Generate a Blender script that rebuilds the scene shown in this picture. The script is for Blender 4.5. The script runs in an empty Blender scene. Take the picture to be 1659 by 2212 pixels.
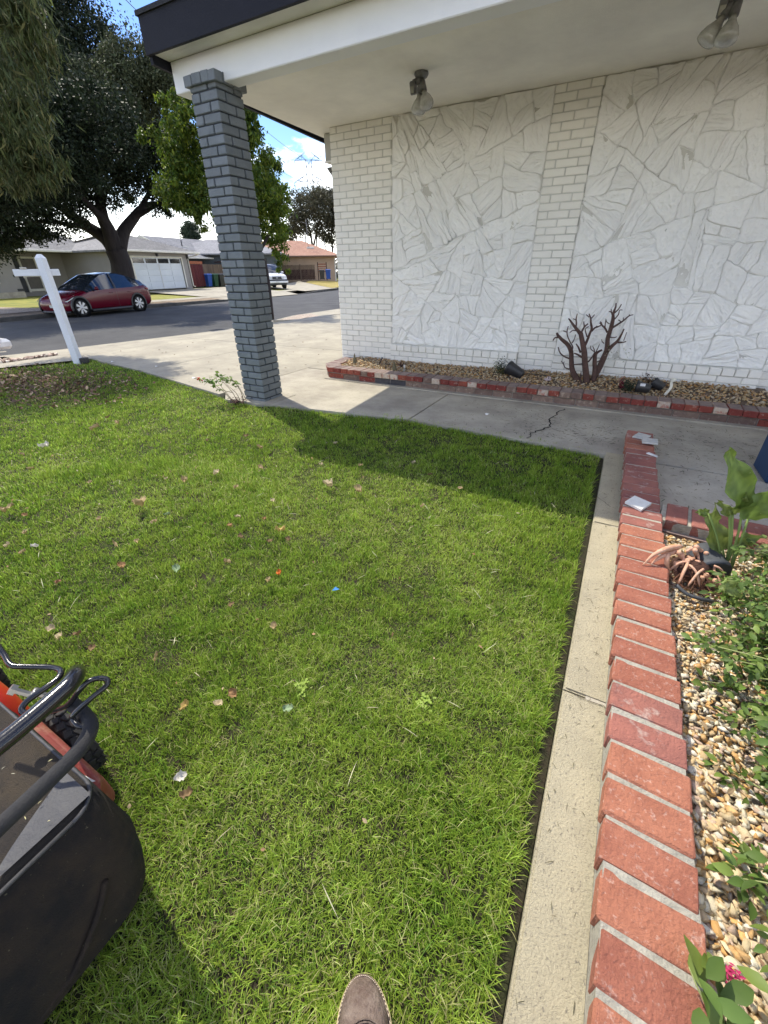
import bpy, bmesh, math, random
import numpy as np
from mathutils import Vector, Matrix, Euler, noise
random.seed(7); rng = np.random.default_rng(7)
S = bpy.context.scene
COL = S.collection
# ---------------------------------------------------------------- camera
cam_d = bpy.data.cameras.new('camera'); cam = bpy.data.objects.new('camera', cam_d); COL.objects.link(cam)
_p, _y, _r = [math.radians(a) for a in (30.183, 29.1, -0.785)]
_f = Vector((-math.sin(_y)*math.cos(_p), math.cos(_y)*math.cos(_p), -math.sin(_p)))
_rt = Vector((math.cos(_y), math.sin(_y), 0)); _up = _rt.cross(_f)
_rt, _up = math.cos(_r)*_rt + math.sin(_r)*_up, -math.sin(_r)*_rt + math.cos(_r)*_up
mw = Matrix(((_rt.x, _up.x, -_f.x, 0), (_rt.y, _up.y, -_f.y, 0), (_rt.z, _up.z, -_f.z, 1.2), (0, 0, 0, 1)))
cam.matrix_world = mw
cam_d.sensor_fit = 'VERTICAL'; cam_d.sensor_height = 24.0
cam_d.lens = 898.6/2212*24.0
cam_d.clip_start = 0.02; cam_d.clip_end = 3000
S.camera = cam
S.render.resolution_x, S.render.resolution_y = 768, 1024
# ---------------------------------------------------------------- light
SUN = Vector((-1.76, 0.81, 2.86)).normalized()
sun_el = math.asin(SUN.z); sun_az = math.atan2(SUN.x, SUN.y)
ld = bpy.data.lights.new('sun', 'SUN'); ld.energy = 2.0; ld.angle = math.radians(.53); ld.color = (1, .935, .81)
lo = bpy.data.objects.new('sun', ld); COL.objects.link(lo)
lo.rotation_euler = SUN.to_track_quat('Z', 'Y').to_euler()
W = bpy.data.worlds.new('World'); S.world = W; W.use_nodes = True
nt = W.node_tree; nt.nodes.clear()
def wn(t, **k):
    n = nt.nodes.new(t)
    for a, b in k.items(): setattr(n, a, b)
    return n
sky = wn('ShaderNodeTexSky', sky_type='NISHITA', sun_disc=False, sun_elevation=sun_el, sun_rotation=sun_az, air_density=1.0, dust_density=.6, ozone_density=1.6)
bgs = wn('ShaderNodeBackground'); bgs.inputs[1].default_value = .10
hs = wn('ShaderNodeHueSaturation'); hs.inputs['Saturation'].default_value = 1.4; hs.inputs['Hue'].default_value = .513; hs.inputs['Value'].default_value = .82; nt.links.new(sky.outputs[0], hs.inputs['Color']); nt.links.new(hs.outputs[0], bgs.inputs[0])
tc = wn('ShaderNodeTexCoord'); mp = wn('ShaderNodeMapping'); mp.inputs['Scale'].default_value = (1.6, 1.6, 5.0); mp.inputs['Location'].default_value = (.9, .45, .1)
nt.links.new(tc.outputs['Generated'], mp.inputs[0])
cn = wn('ShaderNodeTexNoise'); cn.inputs['Scale'].default_value = 1.7; cn.inputs['Detail'].default_value = 9; cn.inputs['Roughness'].default_value = .62
nt.links.new(mp.outputs[0], cn.inputs['Vector'])
cr = wn('ShaderNodeMapRange'); cr.inputs[1].default_value = .50; cr.inputs[2].default_value = .66
nt.links.new(cn.outputs[0], cr.inputs[0])
sx = wn('ShaderNodeSeparateXYZ'); nt.links.new(tc.outputs['Generated'], sx.inputs[0])
hz = wn('ShaderNodeMapRange'); hz.inputs[1].default_value = .15; hz.inputs[2].default_value = .02; hz.inputs[3].default_value = 0; hz.inputs[4].default_value = .9
nt.links.new(sx.outputs[2], hz.inputs[0])
mx = wn('ShaderNodeMath', operation='MAXIMUM'); nt.links.new(cr.outputs[0], mx.inputs[0]); nt.links.new(hz.outputs[0], mx.inputs[1])
m2 = wn('ShaderNodeMath', operation='MULTIPLY'); m2.inputs[1].default_value = .9; nt.links.new(mx.outputs[0], m2.inputs[0])
bgc = wn('ShaderNodeBackground'); bgc.inputs[0].default_value = (1, .965, .90, 1); bgc.inputs[1].default_value = 1.7
ms = wn('ShaderNodeMixShader'); nt.links.new(m2.outputs[0], ms.inputs[0]); nt.links.new(bgs.outputs[0], ms.inputs[1]); nt.links.new(bgc.outputs[0], ms.inputs[2])
wo = wn('ShaderNodeOutputWorld'); nt.links.new(ms.outputs[0], wo.inputs[0])
S.view_settings.view_transform = 'Standard'; S.view_settings.look = 'None'; S.view_settings.gamma = 1; S.view_settings.use_curve_mapping = False
S.view_settings.exposure = 1.5
S.render.engine = 'CYCLES'
try:
    S.cycles.use_denoising = True; S.cycles.max_bounces = 8; S.cycles.diffuse_bounces = 6; S.cycles.transparent_max_bounces = 8
except Exception: pass

# ---------------------------------------------------------------- helpers
_mats = {}
def mat(name, col, rough=.85, col2=None, scale=4, col3=None, s3=30, t3=(.55, .7), a3=1.0, bump=0., bscale=80, spec=.3, metal=0, objrnd=0., coord='Object', stretch=None, trans=0., attr=None, detail=6, wave=None, t2=(.35, .65), topcol=None):
    """procedural surface: base colour drifting to col2 by noise, marks of col3, fine relief, optional per-object shift"""
    if name in _mats: return _mats[name]
    m = bpy.data.materials.new(name); m.use_nodes = True; t = m.node_tree; N = t.nodes; L = t.links; N.clear()
    o = N.new('ShaderNodeOutputMaterial'); b = N.new('ShaderNodeBsdfPrincipled'); L.new(b.outputs[0], o.inputs[0])
    b.inputs['Roughness'].default_value = rough; b.inputs['Metallic'].default_value = metal; b.inputs['Specular IOR Level'].default_value = spec
    c = N.new('ShaderNodeTexCoord')
    if coord == 'World':
        g = N.new('ShaderNodeNewGeometry'); v = g.outputs['Position']
    else: v = c.outputs[coord]
    oi = N.new('ShaderNodeObjectInfo')
    if coord == 'Object':
        ad = N.new('ShaderNodeVectorMath'); ad.operation = 'ADD'; sc = N.new('ShaderNodeVectorMath'); sc.operation = 'SCALE'
        L.new(oi.outputs['Location'], sc.inputs[0]); sc.inputs['Scale'].default_value = 3.7; L.new(v, ad.inputs[0]); L.new(sc.outputs[0], ad.inputs[1]); v = ad.outputs[0]
    if stretch:
        mpn = N.new('ShaderNodeMapping'); mpn.inputs['Scale'].default_value = stretch; L.new(v, mpn.inputs[0]); v = mpn.outputs[0]
    def nz(s, d=detail):
        n = N.new('ShaderNodeTexNoise'); n.inputs['Scale'].default_value = s; n.inputs['Detail'].default_value = d; n.inputs['Roughness'].default_value = .65; L.new(v, n.inputs['Vector']); return n.outputs[0]
    def mr(x, a, bb):
        n = N.new('ShaderNodeMapRange'); n.inputs[1].default_value = a; n.inputs[2].default_value = bb; L.new(x, n.inputs[0]); return n.outputs[0]
    def mixc(fac, a, bb):
        n = N.new('ShaderNodeMix'); n.data_type = 'RGBA'; L.new(fac, n.inputs[0])
        for s_, k in ((a, 6), (bb, 7)):
            if isinstance(s_, tuple): n.inputs[k].default_value = (*s_, 1)
            else: L.new(s_, n.inputs[k])
        return n.outputs[2]
    cc = tuple(col)
    if attr:
        a = N.new('ShaderNodeAttribute'); a.attribute_name = attr; cur = a.outputs['Color']
    else:
        if col2 is None: col2 = tuple(x*.82 for x in col)
        cur = mixc(mr(nz(scale), *t2), cc, tuple(col2))
    if col3 is not None:
        f3 = mr(nz(s3), *t3)
        if a3 < 1:
            mm = N.new('ShaderNodeMath'); mm.operation = 'MULTIPLY'; mm.inputs[1].default_value = a3; L.new(f3, mm.inputs[0]); f3 = mm.outputs[0]
        cur = mixc(f3, cur, tuple(col3))
    if topcol is not None:
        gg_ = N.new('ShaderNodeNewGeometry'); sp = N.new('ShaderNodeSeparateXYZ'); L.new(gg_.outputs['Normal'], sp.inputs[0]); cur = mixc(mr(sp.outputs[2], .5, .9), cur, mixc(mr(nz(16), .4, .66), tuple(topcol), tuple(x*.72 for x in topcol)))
    if objrnd:
        h = N.new('ShaderNodeHueSaturation'); L.new(cur, h.inputs['Color'])
        q = N.new('ShaderNodeMapRange'); q.inputs[3].default_value = 1-objrnd; q.inputs[4].default_value = 1+objrnd; L.new(oi.outputs['Random'], q.inputs[0]); L.new(q.outputs[0], h.inputs['Value'])
        q2 = N.new('ShaderNodeMath'); q2.operation = 'MULTIPLY_ADD'; q2.inputs[1].default_value = objrnd*.06; q2.inputs[2].default_value = .5-objrnd*.03; L.new(oi.outputs['Random'], q2.inputs[0]); L.new(q2.outputs[0], h.inputs['Hue'])
        cur = h.outputs[0]
    L.new(cur, b.inputs['Base Color'])
    if bump:
        bn = N.new('ShaderNodeBump'); bn.inputs['Strength'].default_value = min(1, bump); bn.inputs['Distance'].default_value = .01 if bump <= 1 else .01*bump
        L.new(nz(bscale), bn.inputs['Height']); L.new(bn.outputs[0], b.inputs['Normal'])
    if trans:
        tr = N.new('ShaderNodeBsdfTranslucent'); L.new(cur, tr.inputs[0]); x = N.new('ShaderNodeMixShader'); x.inputs[0].default_value = trans
        L.new(b.outputs[0], x.inputs[1]); L.new(tr.outputs[0], x.inputs[2]); L.new(x.outputs[0], o.inputs[0])
    _mats[name] = m; return m
def glass(name, col=(.02, .025, .03), rough=.05):
    m = mat(name, col, rough=rough, spec=.8); return m

def tag(o, label=None, cat=None, group=None, kind=None):
    if label: o['label'] = label
    if cat: o['category'] = cat
    if group: o['group'] = group
    if kind: o['kind'] = kind
    return o
def empty(name, label, cat, loc=(0, 0, 0), rz=0, group=None):
    o = bpy.data.objects.new(name, None); COL.objects.link(o); o.location = loc; o.rotation_euler = (0, 0, rz); o.empty_display_size = .1
    return tag(o, label, cat, group)
def link(name, me, parent=None, loc=None, rot=None, scale=None):
    o = bpy.data.objects.new(name, me); COL.objects.link(o)
    if parent: o.parent = parent
    if loc is not None: o.location = loc
    if rot is not None: o.rotation_euler = rot
    if scale is not None: o.scale = scale
    return o
def mesh(name, v, f, m=None, smooth=False):
    me = bpy.data.meshes.new(name); me.from_pydata([tuple(x) for x in v], [], [tuple(x) for x in f]); me.update()
    if m: me.materials.append(m)
    if smooth: me.polygons.foreach_set('use_smooth', [True]*len(me.polygons))
    return me
def obj(name, v, f, m, parent=None, smooth=False, **k): return link(name, mesh(name, v, f, m, smooth), parent, **k)
def bm_mesh(name, bm, m, smooth=False):
    me = bpy.data.meshes.new(name); bm.normal_update(); bm.to_mesh(me); bm.free()
    if m: me.materials.append(m)
    if smooth: me.polygons.foreach_set('use_smooth', [True]*len(me.polygons))
    return me
def bm_obj(name, bm, m, parent=None, smooth=False, **k): return link(name, bm_mesh(name, bm, m, smooth), parent, **k)
def add_box(bm, x0, x1, y0, y1, z0, z1, bev=0, M=None):
    r = bmesh.ops.create_cube(bm, size=1); vs = r['verts']
    bmesh.ops.transform(bm, matrix=Matrix.Translation(((x0+x1)/2, (y0+y1)/2, (z0+z1)/2)) @ Matrix.Diagonal((x1-x0, y1-y0, z1-z0, 1)), verts=vs)
    if bev:
        es = list({e for v in vs for e in v.link_edges}); q = bmesh.ops.bevel(bm, geom=es, offset=bev, segments=1, affect='EDGES'); vs = list({v for f in q['faces'] for v in f.verts} | {v for v in vs if v.is_valid})
    if M is not None: bmesh.ops.transform(bm, matrix=M, verts=vs)
    return vs
def box(name, x0, x1, y0, y1, z0, z1, m, parent=None, bev=0, M=None):
    bm = bmesh.new(); add_box(bm, x0, x1, y0, y1, z0, z1, bev, M); return bm_obj(name, bm, m, parent)
def tube_geo(path, rad, n=8, cap=True):
    """path: list of points; rad: number or list"""
    P = [Vector(p) for p in path]; R = rad if isinstance(rad, (list, tuple)) else [rad]*len(P)
    v = []; f = []; up = None
    for i, p in enumerate(P):
        d = (P[min(i+1, len(P)-1)] - P[max(i-1, 0)]).normalized()
        if up is None: up = d.orthogonal().normalized()
        a = (up - d*up.dot(d)).normalized() if (up - d*up.dot(d)).length > 1e-4 else d.orthogonal().normalized(); up = a; b = d.cross(a)
        for k in range(n):
            t = 2*math.pi*k/n; v.append(p + (a*math.cos(t) + b*math.sin(t))*R[i])
    for i in range(len(P)-1):
        for k in range(n): f.append((i*n+k, i*n+(k+1) % n, (i+1)*n+(k+1) % n, (i+1)*n+k))
    if cap: f.append(tuple(range(n))[::-1]); f.append(tuple((len(P)-1)*n+k for k in range(n)))
    return v, f
def smooth_path(P, k=4):
    P = [Vector(p) for p in P]; out = []
    for i in range(len(P)-1):
        p0, p1, p2, p3 = P[max(i-1, 0)], P[i], P[i+1], P[min(i+2, len(P)-1)]
        for j in range(k):
            t = j/k; out.append(.5*((2*p1)+(-p0+p2)*t+(2*p0-5*p1+4*p2-p3)*t*t+(-p0+3*p1-3*p2+p3)*t**3))
    out.append(P[-1]); return out
def join_geo(gs):
    V = []; F = []
    for v, f in gs:
        o = len(V); V += list(v); F += [tuple(i+o for i in q) for q in f]
    return V, F
def tube(name, path, rad, m, parent=None, n=8, sm=0):
    if sm:
        if isinstance(rad, (list, tuple)):
            rr = [Vector((r, 0, 0)) for r in rad]; rad = [max(q.x, .0003) for q in smooth_path(rr, sm)]
        path = smooth_path(path, sm)
    v, f = tube_geo(path, rad, n); return obj(name, v, f, m, parent, True)
def lathe_geo(prof, n=24):
    v = []; f = []
    for r, z in prof:
        for k in range(n): v.append((r*math.cos(2*math.pi*k/n), r*math.sin(2*math.pi*k/n), z))
    for i in range(len(prof)-1):
        for k in range(n): f.append((i*n+k, i*n+(k+1) % n, (i+1)*n+(k+1) % n, (i+1)*n+k))
    if prof[0][0] > 1e-5: f.append(tuple(range(n))[::-1])
    if prof[-1][0] > 1e-5: f.append(tuple((len(prof)-1)*n+k for k in range(n)))
    return v, f
def prism(name, poly, z0, z1, m, parent=None):
    """poly: xy outline; z0/z1 numbers or functions of (x,y)"""
    n = len(poly); g = lambda z, x, y: z(x, y) if callable(z) else z
    v = [(x, y, g(z0, x, y)) for x, y in poly] + [(x, y, g(z1, x, y)) for x, y in poly]
    a = sum(poly[i][0]*poly[(i+1) % n][1]-poly[(i+1) % n][0]*poly[i][1] for i in range(n))
    f = [tuple(range(n))[::-1], tuple(range(n, 2*n))] + [(i, (i+1) % n, n+(i+1) % n, n+i) for i in range(n)]
    if a < 0: f = [q[::-1] for q in f]
    return obj(name, v, f, m, parent)
def sheet(name, poly, z, m, parent=None):
    g = lambda x, y: z(x, y) if callable(z) else z
    a = sum(poly[i][0]*poly[(i+1) % len(poly)][1]-poly[(i+1) % len(poly)][0]*poly[i][1] for i in range(len(poly)))
    f = tuple(range(len(poly)))
    return obj(name, [(x, y, g(x, y)) for x, y in poly], [f if a > 0 else f[::-1]], m, parent)
def np_mesh(name, V, F, m, colors=None, smooth=False):
    me = bpy.data.meshes.new(name); V = np.asarray(V, np.float32); F = np.asarray(F, np.int32)
    me.vertices.add(len(V)); me.vertices.foreach_set('co', V.ravel()); k = F.shape[1]
    me.loops.add(F.size); me.loops.foreach_set('vertex_index', F.ravel()); me.polygons.add(len(F))
    me.polygons.foreach_set('loop_start', np.arange(0, F.size, k, dtype=np.int32)); me.polygons.foreach_set('loop_total', np.full(len(F), k, np.int32))
    if smooth: me.polygons.foreach_set('use_smooth', np.ones(len(F), bool))
    if colors is not None:
        a = me.color_attributes.new('tint', 'FLOAT_COLOR', 'POINT'); c = np.ones((len(V), 4), np.float32); c[:, :3] = colors; a.data.foreach_set('color', c.ravel())
    me.materials.append(m); me.update(); me.validate(); return me
def copy_tree(o, parent=None):
    c = o.copy(); COL.objects.link(c)
    if parent is not None: c.parent = parent
    for ch in list(o.children): copy_tree(ch, c)
    return c
def fbm(x, y, s=1., seed=0.):
    return noise.noise(Vector((x*s+seed, y*s-seed, seed*1.7)))
def inside(poly, X, Y):
    r = np.zeros(len(X), bool); n = len(poly); j = n-1
    for i in range(n):
        xi, yi = poly[i]; xj, yj = poly[j]
        c = ((yi > Y) != (yj > Y)) & (X < (xj-xi)*(Y-yi)/(yj-yi+1e-12)+xi); r ^= c; j = i
    return r
def npnoise(x, y, seed=0, oct=4, s=1.):
    """cheap smooth value noise for arrays, about -1..1"""
    r = np.random.default_rng(seed); out = np.zeros_like(x); amp = 1.; tot = 0
    for o in range(oct):
        T = r.uniform(-1, 1, (64, 64)); u = x*s*2**o+17.3*o; v = y*s*2**o+9.1*o
        i = np.floor(u).astype(int); j = np.floor(v).astype(int); a = u-i; b = v-j; a = a*a*(3-2*a); b = b*b*(3-2*b)
        g = lambda p, q: T[p % 64, q % 64]
        out += amp*((g(i, j)*(1-a)+g(i+1, j)*a)*(1-b)+(g(i, j+1)*(1-a)+g(i+1, j+1)*a)*b); tot += amp; amp *= .5
    return out/tot
# points and radii measured on the place, metres (x along the porch wall, y away from the camera, z up)
OAK=[(-25.21,13.39,5.86,1.84),(-25.63,16.17,6.86,2.02),(-22.02,15.76,6.86,1.63),(-23.81,18.73,7.29,1.41),(-23.41,14.89,5.02,1.28),(-24.68,13.63,4.71,1.58),(-26.96,12.73,4.1,1.3),(-22.56,16.82,5.63,1.11),(-22.69,17.57,4.55,0.71),(-22.94,13.49,7.51,1.67),(-22.2,19.45,8.36,0.8),(-22.25,18.06,6.31,1.14),(-20.93,18.32,6.22,1.01),(-26.59,13.13,3.57,1.11),(-24.27,13.38,3.55,0.81),(-25.9,11.44,2.9,0.83),(-24.73,10.92,5.14,2.04),(-26.3,9.94,3.64,1.74),(-21.01,17.45,4.88,0.79),(-25.54,10.33,2.99,1.18),(-26.86,12.21,2.89,0.61),(-24.61,12.53,2.94,0.55),(-24.46,14.51,4.1,0.77),(-24.9,17.48,5.18,0.84),(-23.24,19.51,4.48,0.61),(-24.4,16.4,8.22,1.49),(-25.98,12.11,7.61,2.06),(-21.54,17.26,3.79,0.32),(-20.56,17.72,9.17,0.6)]
OAKFRONT=[(-19.83,10.69,5.26,1.12),(-20.08,12.36,5.71,1.21),(-17.75,12.39,5.82,0.97),(-20.59,11.49,4.42,1.05),(-19.81,9.68,4.12,1.1),(-20.38,9.1,4.69,1.37),(-20.04,11.85,6.49,1.15),(-18.78,11.99,4.86,0.92),(-21.03,8.33,4.05,1.37),(-19.96,7.61,4.73,1.51),(-20.88,9.9,6.17,1.38),(-18.17,13.43,5.56,0.78),(-20.95,7.01,3.87,1.42)]
OAKTOP=[(-24.44,16.56,10.76,1.5),(-24.77,17.62,10.12,0.96),(-24.37,15.33,9.56,1.57),(-25.88,15.94,11.1,1.6),(-24.06,16.41,8.79,0.83),(-25.52,14.49,10.83,2.06),(-25.66,15.85,12.45,1.9)]
OAKLIGHT=[(-19.23,15.21,8.17,0.89),(-20.19,14.96,8.12,0.64),(-18.44,15.36,7.64,0.68),(-20.74,14.19,7.36,0.82),(-19.48,14.42,7.04,0.81),(-20.0,13.96,6.68,0.54),(-19.54,15.52,7.29,0.66),(-18.45,15.93,7.44,0.46)]
GREEN=[(-12.66,10.77,5.38,0.21),(-13.1,11.33,5.28,0.39),(-11.92,10.72,5.12,0.31),(-13.71,10.58,4.67,0.19),(-12.72,10.19,4.53,0.18),(-12.54,10.68,4.6,0.4),(-12.9,11.26,4.31,0.57),(-12.65,10.52,4.0,0.41),(-12.68,10.84,3.48,0.63),(-12.35,9.93,3.26,0.32),(-13.19,10.73,3.13,0.35),(-12.56,10.95,3.02,0.41),(-11.9,11.18,4.58,0.43),(-12.2,11.93,5.33,0.5),(-11.47,11.56,4.6,0.66),(-11.64,11.73,3.78,0.75),(-11.56,11.08,3.01,0.62),(-11.3,11.95,5.84,0.63),(-10.83,11.95,4.84,0.3),(-10.76,12.14,4.32,0.39),(-11.13,12.85,3.88,0.45),(-10.52,12.38,3.21,0.44),(-10.84,12.54,2.71,0.46),(-11.32,13.18,2.25,0.39),(-11.4,13.07,1.75,0.33),(-11.09,12.83,1.34,0.2),(-11.19,12.35,5.29,0.22),(-12.11,10.82,2.65,0.29),(-10.85,11.83,3.27,0.63),(-11.91,12.62,2.67,0.51),(-10.73,12.7,1.28,0.12),(-11.67,10.93,5.46,0.25),(-11.32,12.41,2.11,0.25)]
WILLOW=[(-8.7,4.95,4.22,0.49),(-9.0,5.31,4.04,0.35),(-8.44,4.66,3.5,0.39),(-9.29,4.79,3.28,0.5),(-8.6,4.72,3.03,0.38),(-8.68,4.81,2.72,0.29),(-9.17,4.75,2.59,0.26),(-8.83,4.49,2.8,0.42),(-9.02,4.44,3.48,0.6),(-8.48,4.34,4.0,0.54),(-9.36,4.18,2.81,0.56),(-8.79,4.84,2.85,0.25),(-8.44,5.04,4.46,0.38),(-9.0,4.99,3.39,0.29)]
EUC=[(-46.58,58.87,9.06,1.87),(-46.82,62.02,9.9,1.73),(-42.62,59.1,9.1,1.83),(-44.05,64.0,9.34,1.96),(-45.47,58.22,7.31,1.6),(-43.24,60.72,6.8,1.77),(-42.56,64.13,8.13,2.1),(-42.14,61.38,5.65,1.24),(-47.5,58.42,6.29,1.1),(-38.46,61.06,9.28,2.27),(-44.66,62.13,10.87,0.95),(-42.04,62.39,10.17,1.34),(-37.17,63.96,8.92,2.67)]
CONIF=[(-45.84,38.75,5.53,0.62),(-46.34,39.52,5.03,0.74),(-45.66,37.81,4.92,0.51)]
OAKB=[[(-24.383,15.514,0.026,0.628),(-24.348,15.569,0.794,0.568),(-24.285,15.666,1.643,0.51),(-24.325,15.604,2.259,0.502)],[(-24.325,15.604,2.259,0.454),(-24.659,15.451,2.765,0.329),(-25.325,15.129,3.265,0.252),(-25.985,14.792,3.811,0.201),(-26.717,14.504,4.336,0.153),(-27.571,13.952,4.523,0.117),(-28.182,12.673,4.523,0.092)],[(-24.325,15.604,2.259,0.454),(-24.101,15.398,3.033,0.328),(-23.991,15.199,3.583,0.277),(-23.829,15.266,4.487,0.192),(-23.733,15.415,5.366,0.133),(-23.458,15.105,6.119,0.087)],[(-24.252,15.718,2.361,0.406),(-24.155,16.227,3.079,0.285),(-24.04,16.925,3.711,0.225),(-23.991,17.508,4.149,0.177),(-23.76,18.151,4.39,0.119),(-23.6,19.162,4.37,0.084)],[(-24.119,17.33,3.984,0.165),(-23.997,17.837,4.573,0.118),(-23.702,18.227,5.175,0.094),(-23.443,18.559,5.953,0.069)],[(-23.957,15.251,3.398,0.232),(-23.698,14.724,3.803,0.16),(-23.477,14.128,4.258,0.112),(-23.191,13.63,4.678,0.077)],[(-23.912,15.323,4.319,0.17),(-24.07,15.994,4.852,0.102),(-24.015,16.785,5.396,0.079),(-23.84,17.375,6.18,0.056)],[(-24.108,16.828,3.668,0.154),(-23.394,17.307,3.998,0.107),(-22.347,17.688,4.485,0.095),(-21.615,17.955,4.981,0.059)],[(-25.325,15.129,3.265,0.161),(-25.534,14.371,3.324,0.101),(-25.61,13.391,3.394,0.077),(-26.019,12.579,3.324,0.054)]]
GREENB=[[(-11.244,12.212,-0.26,0.106),(-11.205,12.248,1.157,0.07),(-11.314,12.147,1.752,0.061),(-11.814,11.661,2.677,0.051),(-12.185,11.273,3.244,0.042),(-12.15,11.311,4.219,0.034)],[(-11.314,12.147,1.752,0.053),(-10.897,12.523,2.569,0.037),(-10.77,12.632,3.742,0.028)],[(-11.814,11.661,2.677,0.036),(-11.442,12.027,4.048,0.028),(-11.428,12.04,5.566,0.02)]]
EUCB=[[(-45.191,59.856,2.751,0.176),(-45.126,59.906,5.698,0.138),(-45.587,59.555,7.957,0.101),(-46.231,59.057,9.592,0.067)],[(-45.089,59.933,3.351,0.176),(-44.425,60.427,6.268,0.103),(-43.661,60.981,8.512,0.068)],[(-42.63,61.707,2.722,0.142),(-42.644,61.697,6.26,0.103),(-42.138,62.043,9.06,0.067)],[(-45.062,59.954,5.119,0.104),(-46.164,59.109,7.399,0.068)],[(-44.468,60.395,5.695,0.104),(-42.762,61.615,7.956,0.068)]]
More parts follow.
